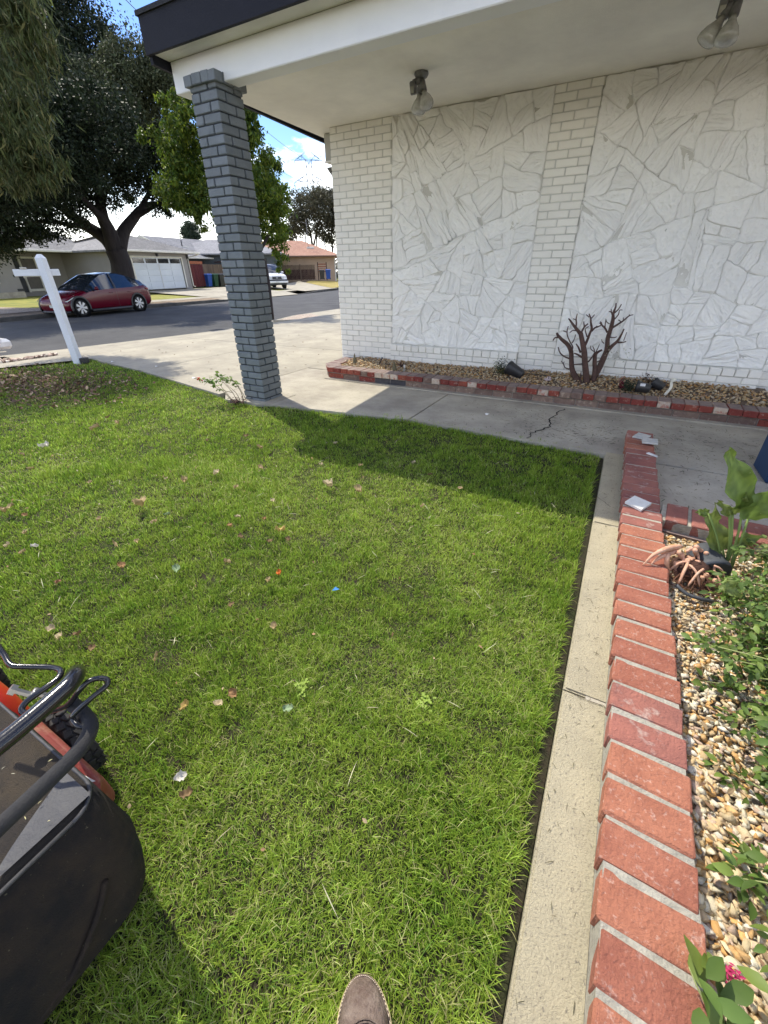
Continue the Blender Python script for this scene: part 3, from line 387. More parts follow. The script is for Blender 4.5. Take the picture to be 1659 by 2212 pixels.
# far kerb, kerb strip, sidewalk, front lawns
def strip(name, o0, o1, y0, y1, dz, m, parent=None, n=26, kind='structure'):
    v = []; f = []
    for i in range(n+1):
        y = y0+(y1-y0)*i/n
        for o in (o0, o1): x = fkx(y)-o; v.append((x, y, zf(x, y)+dz))
    for i in range(n): f.append((2*i, 2*i+2, 2*i+3, 2*i+1))
    o = obj(name, v, f, m, parent)
    if kind: o['kind'] = kind
    return o
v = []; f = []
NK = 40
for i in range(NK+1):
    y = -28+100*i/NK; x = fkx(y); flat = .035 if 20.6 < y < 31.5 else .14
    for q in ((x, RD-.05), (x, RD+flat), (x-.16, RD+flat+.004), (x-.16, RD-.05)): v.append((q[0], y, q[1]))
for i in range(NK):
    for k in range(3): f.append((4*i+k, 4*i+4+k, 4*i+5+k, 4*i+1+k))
tag(obj('far_kerb', v, [q[::-1] for q in f], mat('shade_dark_kerb', (.11, .105, .095), .95, (.06, .058, .055), 3, bump=.5, bscale=40, coord='World')), kind='structure')  # shade of the street-side face is put into this dark kerb colour
strip('verge', .16, 1.5, -28, 13.8, .006, mat('verge_dirt', (.27, .20, .13), .95, (.17, .13, .085), 3, (.4, .33, .25), 14, (.55, .65), .7, bump=1, bscale=20, coord='World'))
strip('verge', .16, 1.5, 13.8, 20.4, .006, bpy.data.materials['verge_dirt'])
strip('far_sidewalk', 1.5, 2.8, -28, 70, .012, concrete_pale)
strip('far_ground', 2.8, 60, -28, 70, -.01, farlawn)
# far driveway of the grey house
dwy = []
sheet_z = lambda x, y: zf(x, y)+.022
v = []; f = []
for i in range(11):
    t = i/10; x0, y0 = (-22.2+t*(-34.05+22.2), 20.3+t*(22.9-20.3)); x1, y1 = (-22.9+t*(-35.2+22.9), 28.2+t*(33.0-28.2))
    for j in range(5):
        u = j/4; x = x0+(x1-x0)*u; y = y0+(y1-y0)*u
        v.append((x, y, max(zf(x, y)+.03, RD+.03) if t > .12 else RD+.04+t*1.0))
for i in range(10):
    for j in range(4): f.append((i*5+j, i*5+j+1, i*5+j+6, i*5+j+5))
o = obj('far_driveway', v, f, concrete_pale); o['kind'] = 'structure'
if o.data.polygons[0].normal.z < 0: o.data.flip_normals()
ribbon('driveway_joint', [(-28, 21.6), (-29, 30.4)], .05, lambda x, y: zf(x, y)+.032, tar, o); ribbon('driveway_joint', [(-32, 22.0), (-33, 31.9)], .05, lambda x, y: zf(x, y)+.032, tar, o)
ribbon('driveway_joint', [(-23, 23), (-34.6, 27.9)], .05, lambda x, y: zf(x, y)+.032, tar, o)
# second far driveway (white truck) and dry lawn
def patch(name, A, B, C_, D_, m, dz, nx=8, ny=6):
    v = []; f = []
    for i in range(nx+1):
        t = i/nx; p = Vector(A).lerp(Vector(B), t); q = Vector(D_).lerp(Vector(C_), t)
        for j in range(ny+1):
            r = p.lerp(q, j/ny); v.append((r.x, r.y, zf(r.x, r.y)+dz))
    for i in range(nx):
        for j in range(ny): k = i*(ny+1)+j; f.append((k, k+1, k+ny+2, k+ny+1))
    o = obj(name, v, f, m); o['kind'] = 'structure'
    if o.data.polygons[0].normal.z < 0: o.data.flip_normals()
    return o
patch('truck_driveway', (-23.6, 30.0), (-24.6, 36.0), (-37, 46), (-31, 33.5), concrete_pale, .03)
patch('gravel_yard', (-22.6, 9.0), (-22.9, 11.6), (-26.5, 10.5), (-27.5, 6.5), pebble_far, .03)
patch('dry_grass', (-24.9, 35.6), (-28.2, 47), (-45, 62), (-34.5, 44), drylawn, .05)
# our side: walkway slabs and driveway slabs, joints between them are open 8 mm grooves
def slab(name, poly, m, parent, inset=.008, dz=0., n=1):
    c = Vector((sum(p[0] for p in poly)/len(poly), sum(p[1] for p in poly)/len(poly)))
    P = []
    for p in poly:
        d = (c-Vector(p)); d.normalize(); P.append((p[0]+d.x*inset, p[1]+d.y*inset))
    bm = bmesh.new(); vs = [bm.verts.new((x, y, 0)) for x, y in P]; fc = bm.faces.new(vs)
    if fc.normal.z < 0: fc.normal_flip()
    bm.normal_update()
    if fc.normal.z < 0: bmesh.ops.reverse_faces(bm, faces=[fc])
    if n > 1:
        xs = [p[0] for p in P]
        for k in range(1, n*3):
            x = min(xs)+(max(xs)-min(xs))*k/(n*3)
            bmesh.ops.bisect_plane(bm, geom=bm.verts[:]+bm.edges[:]+bm.faces[:], plane_co=(x, 0, 0), plane_no=(1, 0, 0))
    r = bmesh.ops.extrude_face_region(bm, geom=bm.faces[:]); top = [g for g in r['geom'] if isinstance(g, bmesh.types.BMVert)]
    tset = set(top)
    for q in bm.verts: q.co.z = zn(q.co.x, q.co.y)+dz+(0 if q in tset else -.09)
    bmesh.ops.recalc_face_normals(bm, faces=bm.faces[:])
    return bm_obj(name, bm, m, parent)
walk = empty('walkway', None, None, (0, 0, 0)); walk['kind'] = 'structure'
WL = [(-5.55, 3.65), (-3.95, 3.42)]
slab('slab', [(-1.62, 3.40), (.02, 3.30), (1.0, 3.28), (2.6, 3.28), (2.6, 4.9), (-1.62, 4.9)], concrete, walk)
slab('slab', [(-3.72, 3.14), (-3.2, 3.2), (-1.62, 3.40), (-1.62, 4.9), (-3.95, 4.9), (-3.95, 3.36)], concrete, walk)
slab('slab', [(.14, .2), (3.2, .2), (3.2, 3.28), (.14, 3.28)], concrete, walk, dz=-.002)
slab('slab', [(2.6, 3.28), (6, 3.28), (6, 5.3), (2.6, 5.3)], concrete, walk)
slab('slab', [(.14, -3), (3.2, -3), (3.2, .2), (.14, .2)], concrete, walk, dz=-.03)
drive = empty('driveway', None, None); drive['kind'] = 'structure'
xs_ = [-3.95, -6.0, -8.1, -9.6, -11.3]
def ylow(x):                                    # edge of the lawn along the driveway
    L = [(-12, 4.5), (-9.0, 4.15), (-8.4, 4.1), (-7.75, 4.0), (-7.0, 3.97), (-6.2, 3.78), (-4.6, 3.5), (-3.95, 3.3), (-3.6, 3.1)]
    for (a, b), (c, d) in zip(L, L[1:]):
        if x <= c: return b+(d-b)*(x-a)/(c-a)
    return 3.1
def xroad(y):
    R_ = [(-11.95, 4.34), (-11.6, 5.3), (-11.1, 8.2), (-10.85, 9.9), (-10.95, 12)]
    for (a, b), (c, d) in zip(R_, R_[1:]):
        if y <= d: return a+(c-a)*(max(y, b)-b)/(d-b)
    return -10.95
for i in range(len(xs_)-1):
    a, b = xs_[i], xs_[i+1]
    for y0, y1 in ((None, 6.35), (6.35, 9.2), (9.2, 12.0)):
        pa = ylow(a)-.03 if y0 is None else y0; pb = ylow(b)-.03 if y0 is None else y0
        last = i == len(xs_)-2
        if last: poly = [(a, pa), (a, y1), (xroad(y1)+.02, y1), (xroad(pb)+.02, pb)]
        else: poly = [(a, pa), (a, y1), (b, y1), (b, pb)]
        slab('slab', poly, concrete_pale, drive, n=3)
slab('slab', [(-3.95, 4.91), (-3.95, 12), (-3.5, 12), (-3.5, 4.91)], concrete_pale, drive)
# gutter strip between apron and asphalt, neighbour's kerb and gravel wedge past the driveway
tag(ribbon('gutter', [(-11.75, -20), (-12.0, 2.0), (-12.08, 4.3), (-11.7, 5.35), (-11.25, 8.2), (-11.0, 9.9), (-11.2, 12.0), (-11.95, 14.5), (-12.15, 17.8), (-12.1, 24)], .32, RD, concrete_pale, None, .006), kind='structure')
tag(prism('neighbour_kerb', [(-11.0, 12.02), (-5.5, 12.02), (-5.5, 12.14), (-11.0, 12.14)], -.5, lambda x, y: zn(x, y)+.07, concrete), kind='structure')
tag(terrain('neighbour_gravel', [(-11.1, 12.14), (-9.6, 12.14), (-10.6, 14.2), (-11.8, 15.2), (-11.9, 14.4)], lambda x, y: zn(x, y)+.02, pebble_far), kind='structure')
tag(terrain('neighbour_driveway', [(-9.6, 12.14), (-2, 12.14), (-2, 45), (-11.95, 45), (-12.0, 18), (-11.8, 15.2), (-10.6, 14.2)], lambda x, y: zn(x, y)-.003, concrete_pale), kind='structure')
# sidewalk and gravel strip at the left edge
tag(terrain('sidewalk', [(-7.62, 4.0), (-8.16, 2.9), (-8.75, 1.2), (-9.3, -6), (-10.3, -6), (-9.75, 1.2), (-9.15, 2.75), (-8.75, 4.12)], lambda x, y: zn(x, y)+.003, concrete_pale), kind='structure')
gw = [(-9.15, 2.75), (-8.75, 4.1), (-9.6, 4.2), (-11.3, 4.35), (-11.8, 3.6), (-11.85, 1.2), (-11.5, -6), (-10.3, -6), (-9.75, 1.2)]
tag(terrain('verge_bed', gw, lambda x, y: zn(x, y)+.012, pebble_far), kind='structure')
tag(ribbon('near_kerb', [(-11.78, -6), (-11.95, 1.2), (-12.0, 3.6), (-11.7, 4.4)], .16, lambda x, y: RD+.13, concrete, None), kind='structure')
# concrete curb between lawn and brick edging
cux = lambda y: .040+.0165*(3.37-y)
clx = lambda y: .150+.019*(3.7-y)
crx = lambda y: .330+.021*(3.73-y)
curb = empty('curb', None, None); curb['kind'] = 'structure'
ys = [3.36, 2.235, 1.06, -.2, -1.6]
for a, b in zip(ys, ys[1:]):
    bm = bmesh.new(); n = 6
    v = [(cux(a), a-.003), (clx(a)+.01, a-.003), (clx(b)+.01, b+.003), (cux(b), b+.003)]
    vs = [bm.verts.new((x, y, z)) for z in (-.12, .002) for x, y in v]
    for q in ((3, 2, 1, 0), (4, 5, 6, 7), (0, 1, 5, 4), (1, 2, 6, 5), (2, 3, 7, 6), (3, 0, 4, 7)): bm.faces.new([vs[k] for k in q])
    bmesh.ops.recalc_face_normals(bm, faces=bm.faces[:]); es = [e for e in bm.edges if all(w.co.z > 0 for w in e.verts)]
    bmesh.ops.bevel(bm, geom=es, offset=.006, segments=2, affect='EDGES'); bm_obj('curb_section', bm, concrete_curb, curb)
crackm = mat('crack', (.02, .018, .015), .95)
def crack(pts, w, parent, z=.003, name='crack', jit=.012, n=7):
    P = []
    for (x0, y0), (x1, y1) in zip(pts, pts[1:]):
        for i in range(n):
            t = i/n; P.append((x0+(x1-x0)*t+random.uniform(-jit, jit), y0+(y1-y0)*t+random.uniform(-jit, jit)))
    P.append(pts[-1]); return ribbon(name, P, w, z, crackm, parent)
crack([(.09, 1.06), (.13, 1.045), (.2, 1.05)], .0016, curb, .004, jit=.001, n=4)
crack([(-.40, 4.38), (-.47, 4.0), (-.44, 3.75), (-.55, 3.5), (-.53, 3.38)], .011, walk, .002, jit=.02)
crack([(-.44, 3.75), (-.3, 3.66)], .005, walk, .002); crack([(.05, 2.55), (.13, 2.45)], .002, curb, .004, jit=.003)
# ---------------------------------------------------------------- lawn
LAWN = [(.006, 3.37), (-.5, 3.41), (-1.11, 3.45), (-2.07, 3.46), (-3.15, 3.22), (-3.24, 3.16), (-3.56, 3.16), (-3.60, 3.1), (-4.6, 3.52), (-5.4, 3.68), (-6.21, 3.80), (-7.0, 3.98), (-7.6, 4.0), (-7.72, 3.78), (-8.16, 2.9), (-8.75, 1.2), (-9.3, -6), (.13, -5), (.058, .3)]
LZ = -.03
tag(terrain('lawn_soil', [(x+.03*(1 if x > -.3 else 0), y) for x, y in LAWN], lambda x, y: LZ+.012*fbm(x, y, 2.), lawn_soil), kind='structure')
tag(prism('soil_gap', [(-.06, 3.40), (cux(3.4)-.001, 3.40), (cux(-2)-.001, -2), (-.03, -2)], -.3, -.045, soil), kind='structure')
def in_view(X, Y, m=.9):
    f_ = np.array([-math.sin(_y), math.cos(_y)]); r_ = np.array([math.cos(_y), math.sin(_y)])
    d = X*f_[0]+Y*f_[1]; s_ = X*r_[0]+Y*r_[1]; dep_ = d*math.cos(_p)+1.2*math.sin(_p)
    return (np.abs(s_) < dep_*.93+m) & (d > -.95)
def make_grass():
    # candidates with density falling off with distance
    N = 3600000; R_ = 9.6
    X = rng.uniform(-9.4, .1, N); Y = rng.uniform(-1.0, 4.1, N)
    area = 9.5*5.1; base = N/area
    d = np.sqrt(X**2+Y**2+1.0)
    dens = np.minimum(1, (1.5/d)**1.65)*66000
    keep = (rng.random(N) < dens/base) & in_view(X, Y, .6); X, Y = X[keep], Y[keep]
    # uneven outline
    jx = X+npnoise(X, Y, 5, 3, 9.)*.012; jy = Y+npnoise(X, Y, 6, 3, 9.)*.02
    gap_ = npnoise(X, Y, 31, 3, 14.)+.5*npnoise(X, Y, 32, 2, 40.); k = inside(LAWN, jx, jy) & ((gap_ > -.42) | (rng.random(len(X)) < .45)); X, Y = X[k], Y[k]; n = len(X); d = np.sqrt(X**2+Y**2+1.0)
    big = npnoise(X, Y, 1, 3, .9); mid = npnoise(X, Y, 2, 3, 3.5); fine = npnoise(X, Y, 3, 2, 16.)
    clip = np.clip((npnoise(X, Y, 4, 3, 1.7)+.02)*2.2, 0, 1)          # patches of pale mown clippings
    tall = np.exp(-((Y-(1.55+.25*np.sin(X*2)+.12*(X+2)))/.17)**2)*np.clip((-X-1.2)*1.2, 0, 1)*np.clip((X+3.6)*1.5, 0, 1)
    edge = np.clip(1-(-(X-.02))/.10, 0, 1)+np.clip(1-(3.40-Y)/.12, 0, 1)*(X > -2.2)
    h = (.027+.007*mid+.014*fine+.012*npnoise(X, Y, 34, 2, 30.)+.028*tall+.012*np.clip(edge, 0, 1)); h = np.maximum(h, .012)*rng.uniform(.65, 1.35, n)
    lean = rng.uniform(.15, 1.0, n)+.15*clip; flat = rng.random(n) < (.05+.04*clip); lean = np.where(flat, 1.5, lean)
    ang = rng.uniform(0, 2*math.pi, n)+npnoise(X, Y, 8, 2, 2.)*1.5
    w = np.where(flat, .6, 1.)*rng.uniform(.0006, .00125, n)*np.maximum(1, d/1.5)**.9
    h = h*np.where(flat, 1.0, 1.)
    z0 = LZ-.002+np.where(flat, rng.uniform(.012, .034, n), 0)+.012*mid*0
    dx, dy = np.cos(ang), np.sin(ang); px, py = -dy, dx; tw = rng.uniform(-1, 1, n)
    V = np.zeros((n, 5, 3), np.float32)
    def pt(t, bend):
        a = lean*bend; return X+dx*h*t*np.sin(a), Y+dy*h*t*np.sin(a), z0+h*t*np.cos(a)
    for i, (t, b, ww) in enumerate(((0, .6, 1.), (.55, .75, .9))):
        x, y, z = pt(t, b)
        V[:, 2*i] = np.stack([x-px*w*ww, y-py*w*ww, z-.3*w*tw], 1); V[:, 2*i+1] = np.stack([x+px*w*ww, y+py*w*ww, z+.3*w*tw], 1)
    x, y, z = pt(1., 1.05); V[:, 4] = np.stack([x, y, z], 1)
    F = (np.arange(n)[:, None, None]*5+np.array([[0, 1, 3], [0, 3, 2], [2, 3, 4]])[None]).reshape(-1, 3)
    g = np.array([.20, .345, .028]); yg = np.array([.44, .54, .085]); st = np.array([.50, .48, .20]); dk = np.array([.05, .14, .012])
    t = np.clip(.50+.04*big+.18*mid+.45*fine+rng.normal(0, .28, n), 0, 1)[:, None]
    col = dk*(1-t)+g*t
    t2 = np.clip(.40+.12*clip+.25*npnoise(X, Y, 33, 2, 9.)+rng.normal(0, .22, n), 0, 1)[:, None]; col = col*(1-t2)+yg*t2
    s = (rng.random(n) < (.015+.10*clip))[:, None]; col = np.where(s | (flat & (rng.random(n) < .35))[:, None], st*rng.uniform(.7, 1.1, (n, 1)), col)
    # worn brownish patch toward the sidewalk
    worn = np.clip(1.15-np.sqrt(((X+6.6)/1.6)**2+((Y-2.65)/.75)**2)+.5*npnoise(X, Y, 9, 3, 2.), 0, 1)*.75
    wp = (rng.random(n) < worn)[:, None]; col = np.where(wp, np.array([.17, .12, .07])*rng.uniform(.6, 1.5, (n, 1)), col)
    col = col*rng.uniform(.8, 1.2, (n, 1)); lt = (rng.random(n) < .10+.10*clip)[:, None]; col = np.where(lt, col*1.25+np.array([.06, .11, .04]), col); C_ = np.repeat(col, 5, 0); C_[0::5] *= .8; C_[1::5] *= .8  # last step darkens the blade feet, shade low in the grass put into the colour
    me = np_mesh('grass', V.reshape(-1, 3), F, grassmat, C_)
    return tag(link('grass', me), kind='stuff'), n
_, ng = make_grass()
# short clumps of pale clover
def scatter_mesh(name, pts, make, m, kind=None, parent=None):
    V = []; F = []; Cc = []
    for p in pts:
        v, f, c = make(p); o = len(V); V += v; F += [tuple(i+o for i in q) for q in f]; Cc += [c]*len(v)
    me = bpy.data.meshes.new(name); me.from_pydata([tuple(x) for x in V], [], F); a = me.color_attributes.new('tint', 'FLOAT_COLOR', 'POINT')
    a.data.foreach_set('color', np.array([(*c, 1) for c in Cc], np.float32).ravel()); me.materials.append(m); me.update()
    o = link(name, me, parent)
    if kind: o['kind'] = kind
    return o
def leaf_vf(p, L, w, yaw, pitch, curl=.3, roll=0., fold=.25):
    """oval leaf from its stalk at p, along yaw, raised by pitch, drooping with curl; 5 cross rows"""
    v = []; f = []; R_ = Matrix.Translation(p) @ Matrix.Rotation(yaw, 4, 'Z') @ Matrix.Rotation(-pitch, 4, 'Y') @ Matrix.Rotation(roll, 4, 'X')
    prof = [0.08, .75, 1., .72, .05]
    for i, k in enumerate(prof):
        t = i/4; x = L*t; z = -curl*L*t*t
        for s_ in (-1, 0, 1): v.append(R_ @ Vector((x, s_*w/2*k, z+abs(s_)*fold*w/2*k)))
    for i in range(4):
        for s_ in (0, 1): a = i*3+s_; f.append((a, a+3, a+4, a+1))
    return v, f
def clover(p):
    v = []; f = []
    for k in range(3):
        a, b = leaf_vf(Vector(p), .008, .008, random.uniform(0, 6.3), random.uniform(0, .6)); o = len(v); v += a; f += [tuple(i+o for i in q) for q in b]
    return v, f, (.32, .44, .07)
# ---------------------------------------------------------------- bricks
def brick_meshes(name, m, n=5, bev=.05, jit=.02):
    out = []
    for i in range(n):
        bm = bmesh.new(); add_box(bm, -.5, .5, -.5, .5, -.5, .5)
        r_ = random.Random(i+len(name))
        bmesh.ops.bevel(bm, geom=bm.edges[:], offset=bev, segments=1, affect='EDGES')
        for q in bm.verts: q.co += Vector((r_.uniform(-1, 1), r_.uniform(-1, 1), r_.uniform(-1, 1)))*jit
        out.append(bm_mesh(name, bm, m))
    return out
def sized(meshes, sx, sy, sz, bev=.004, jit=.0015, m=None, n=5):
    """bricks of one size share a few slightly uneven meshes"""
    out = []
    for i in range(n):
        bm = bmesh.new(); add_box(bm, -sx/2, sx/2, -sy/2, sy/2, -sz/2, sz/2)
        r_ = random.Random(i*7+int(sx*1000))
        bmesh.ops.bevel(bm, geom=bm.edges[:], offset=bev, segments=1, affect='EDGES')
        for q in bm.verts: q.co += Vector((r_.uniform(-1, 1), r_.uniform(-1, 1), r_.uniform(-1, 1)))*jit
        out.append(bm_mesh('brick', bm, m))
    return out
_bc = {}
def brick(parent, c, sx, sy, sz, m, rz=0., bev=.004, jit=.0014, tilt=0., name='brick'):
    k = (round(sx, 3), round(sy, 3), round(sz, 3), m.name)
    if k not in _bc: _bc[k] = sized(None, sx, sy, sz, bev, jit, m, 4)
    return link(name, random.choice(_bc[k]), parent, c, (random.uniform(-tilt, tilt), random.uniform(-tilt, tilt), rz))
# low brick edging beside the curb
edging = empty('brick_edging', 'low wall of salmon red bricks laid crosswise beside the lawn curb', 'brick edging')
bm = bmesh.new()
yb = 3.70; k = 0; P = .1045
y = yb
mort_v = []
while y > -1.3:
    yc = y-P/2; xl, xr = clx(yc), crx(yc); w = xr-xl
    mm = red_brick_worn if (yc > 2.2 and random.random() < .85) or random.random() < .12 else red_brick
    c = ((xl+xr)/2+random.uniform(-.003, .003), yc, .085-.029+random.uniform(-.0015, .0015))
    brick(edging, c, round(w*2, 2)/2, .0925, .058, mm, rz=-.036+random.uniform(-.02, .02), bev=.0045, jit=.0022, tilt=.006)
    y -= P; k += 1
vv = []; ff = []
n = 110
for i in range(n+1):
    y_ = 3.70-(3.70+1.3)*i/n; a = .0045; h_ = .0808+random.uniform(-.001, .0012)
    for (xx, zz) in ((clx(y_)+a, -.02), (clx(y_)+a+random.uniform(0, .003), h_), (crx(y_)-a-random.uniform(0, .003), h_+random.uniform(-.001, .001)), (crx(y_)-a, -.05)): vv.append((xx, y_, zz))
for i in range(n):
    for q in range(3): a = i*4+q; ff.append((a, a+4, a+5, a+1))
ff.append((0, 1, 2, 3)); ff.append((4*n+3, 4*n+2, 4*n+1, 4*n))
o = obj('mortar_bed', vv, [q[::-1] for q in ff], mortar, edging); 
# return row along the far side of the gravel bed
ret = empty('brick_border', 'short row of red bricks closing the gravel bed at the patio side', 'brick border')
for i in range(13):
    brick(ret, (crx(2.38)+.022+.0525+i*.112, 2.38-.012*i, .052), .0955, .205, .06, red_brick_worn, rz=-.08+random.uniform(-.012, .012), bev=.004, tilt=.012)
box('mortar_bed', crx(2.38)+.004, crx(2.38)+1.52, -.095, .095, -.09, .073, mortar, ret, M=Matrix.Translation((0, 2.38, 0)) @ Matrix.Translation((.36, 0, 0)) @ Matrix.Rotation(-.107, 4, 'Z') @ Matrix.Translation((-.36, 0, 0)))
box('footing', .372, 1.9, 2.262, 2.30, -.12, .024, pl_brown, ret, M=Matrix.Translation((.36, 2.3, 0)) @ Matrix.Rotation(-.107, 4, 'Z') @ Matrix.Translation((-.36, -2.3, 0)))
# gravel
def hulls(n=10, seed=3, flat=.6):
    out = []; r_ = random.Random(seed)
    for i in range(n):
        bm = bmesh.new()
        for k in range(8+i%3):
            d = Vector((r_.gauss(0, 1), r_.gauss(0, 1), r_.gauss(0, 1))).normalized()*r_.uniform(.85, 1.05); bm.verts.new((d.x*(.54+.08*(i%3)), d.y*.44*(.9+.15*(i%2)), d.z*.40*flat))
        bmesh.ops.convex_hull(bm, input=bm.verts[:]); bmesh.ops.delete(bm, geom=[q for q in bm.verts if not q.link_faces], context='VERTS'); bmesh.ops.triangulate(bm, faces=bm.faces[:])
        bm.verts.index_update(); out.append((np.array([q.co[:] for q in bm.verts], np.float32), np.array([[w.index for w in f.verts] for f in bm.faces], np.int32))); bm.free()
    return out
HU = hulls()
GC = np.array([(.66, .54, .34), (.60, .44, .23), (.70, .61, .42), (.58, .36, .15), (.62, .47, .28), (.52, .38, .27), (.62, .36, .13), (.72, .66, .52), (.70, .63, .46), (.60, .48, .28)])
def gravel(name, X, Y, Z, S_, cols, m=None):
    V = []; F = []; Cc = []; o = 0
    for x, y, z, s_ in zip(X, Y, Z, S_):
        hv, hf = HU[random.randrange(len(HU))]
        M_ = np.array(Euler((random.uniform(-.7, .7), random.uniform(-.7, .7), random.uniform(0, 6.3))).to_matrix(), np.float32)
        V.append(hv @ M_.T*s_+np.array((x, y, z), np.float32)); F.append(hf+o); o += len(hv)
        c = cols[random.randrange(len(cols))]*random.uniform(.75, 1.12); Cc.append(np.repeat(c[None], len(hv), 0))
    me = np_mesh(name, np.vstack(V), np.vstack(F), m or stonetint, np.vstack(Cc)); return tag(link(name, me), kind='stuff')
n = 26000; X = rng.uniform(.33, 1.25, n); Y = rng.uniform(-.6, 2.3, n); Y = np.where(rng.random(n) < .0, Y, Y)
kp = (X > np.array([crx(q) for q in Y])+.008) & (Y < 2.26-.1*(X-.36)) & (in_view(X, Y, .35)); X, Y = X[kp], Y[kp]
near = np.sqrt(X**2+Y**2)
gravel('gravel', X, Y, .008+.014*npnoise(X, Y, 20, 2, 5)+rng.uniform(-.004, .010, len(X)), rng.uniform(.015, .036, len(X))*np.where(near < 1.1, 1.15, .92), GC)
tag(prism('gravel_bed', [(crx(2.26)+.002, 2.26), (1.9, 2.1), (1.9, -1.5), (crx(-1.5)+.002, -1.5)], -.3, -.004, mat('bed_soil', (.20, .15, .10), .95, (.10, .07, .05), 40, bump=1, bscale=90, coord='World')), kind='structure')

# ---------------------------------------------------------------- white house with the porch
house = empty('porch_house', 'white painted brick and stone house front with dark roof edge over the porch', 'house', (0, 0, 0))
WY = 5.27; CZ = 2.617
lx = lambda y: -3.80-.087*(y-3.15)              # left roof line
box('wall', -3.56, 6.2, WY+.03, 12, -.1, CZ, white_mortar, house)
prism('ceiling', [(lx(3.35)+.02, 3.35), (6.2, 3.35), (6.2, 12), (lx(7.2)+.02, 12)], CZ, CZ+.03, stucco, house)
prism('roof', [(lx(3.15)+.03, 3.18), (6.3, 3.18), (6.3, 12), (lx(12)+.03, 12)], 2.72, 2.86, roofing, house)
prism('roof_edging', [(lx(3.12)-.012, 3.115), (6.3, 3.115), (6.3, 3.30), (lx(3.3)-.012, 3.30)], 2.868, 2.895, roofing, house)
prism('roof_edging', [(lx(3.3)-.012, 3.302), (lx(3.3)+.12, 3.302), (lx(12)+.12, 12), (lx(12)-.012, 12)], 2.868, 2.893, roofing, house)
prism('fascia', [(lx(3.13), 3.13), (6.3, 3.13), (6.3, 3.16), (lx(3.16), 3.16)], 2.660, 2.868, fascia_m, house)
prism('fascia', [(lx(3.162), 3.162), (lx(3.162)+.03, 3.162), (lx(12)+.03, 12), (lx(12), 12)], 2.615, 2.866, fascia_m, house)
prism('soffit', [(lx(3.16)+.032, 3.162), (6.3, 3.162), (6.3, 3.335), (lx(3.33)+.032, 3.335)], 2.675, 2.70, stucco, house)
bmx = lx(3.33)+.04
box('porch_beam', bmx, 6.3, 3.33, 3.48, 2.478, 2.674, beam_m, house, bev=.006)
box('eave_box', -3.77, -3.575, 5.42, 9.0, 2.36, 2.612, mat('eave_board', (.50, .49, .44), .9, bump=.3, bscale=90), house, bev=.004)
box('eave_trim', -3.78, -3.58, 5.41, 9.0, 2.345, 2.359, white_paint, house)
# bricks of the wall, course by course
CH = .0667; BL = .2; nbr = [0]
piers = [(-3.575, -2.765, 'L'), (-1.10, -.70, 'M'), (1.165, 1.95, 'R')]
def row(par, x0, x1, z, yfront, phase, depth=.05, h=.0575, ln=BL-.0095, lim=300, nm='brick'):
    x = x0-phase
    while x < x1-.012:
        a, b = max(x, x0), min(x+ln, x1)
        if b-a > .02:
            brick(par, ((a+b)/2+random.uniform(-.001, .001), yfront+depth/2+random.uniform(-.0015, .0015), z+h/2), round(b-a, 2), depth, h, white_paint, tilt=.006, bev=.005, jit=.0013); nbr[0] += 1
        x += BL
rest_v = []
for x0, x1, nm in piers:
    par = link('brick_pier', bpy.data.meshes.new('brick_pier'), house)
    bm = bmesh.new(); add_box(bm, x0+.004, x1-.004, WY-.012, WY+.028, 0, CZ-.002); bm.to_mesh(par.data); bm.free(); par.data.materials.append(white_mortar)
    z = .09 if nm != 'R' else .20; c = 0
    top = CZ if nm != 'R' else 1.0
    while z < top-.03:
        h = min(.0575, top-.004-z); row(par, x0, x1 if nm != 'R' else 1.6, z, WY-.018, (c % 2)*.1, h=round(h, 3)); z += CH; c += 1
# header ledge under each stone panel and the stretcher course below it
for x0, x1 in ((-2.765, -1.10), (-.70, 1.165)):
    par = link('brick_ledge', bpy.data.meshes.new('brick_ledge'), house)
    bm = bmesh.new(); add_box(bm, x0+.002, x1-.002, WY-.065, WY+.02, .10, .336); add_box(bm, x0+.003, x1-.003, WY-.048, WY+.0, .3362, .352, M=None); bm.to_mesh(par.data); bm.free(); par.data.materials.append(white_mortar)
    n_ = round((x1-x0)/.1045); pw = (x1-x0)/n_
    for i in range(n_):
        brick(par, (x0+pw*(i+.5), WY-.042, .312), round(pw-.009, 3), .085, .068, white_paint, tilt=.012, bev=.005)
    row(par, x0, x1, .214, WY-.072, .06, h=.056); row(par, x0, x1, .146, WY-.070, .13, h=.058)
print('white bricks', nbr[0])
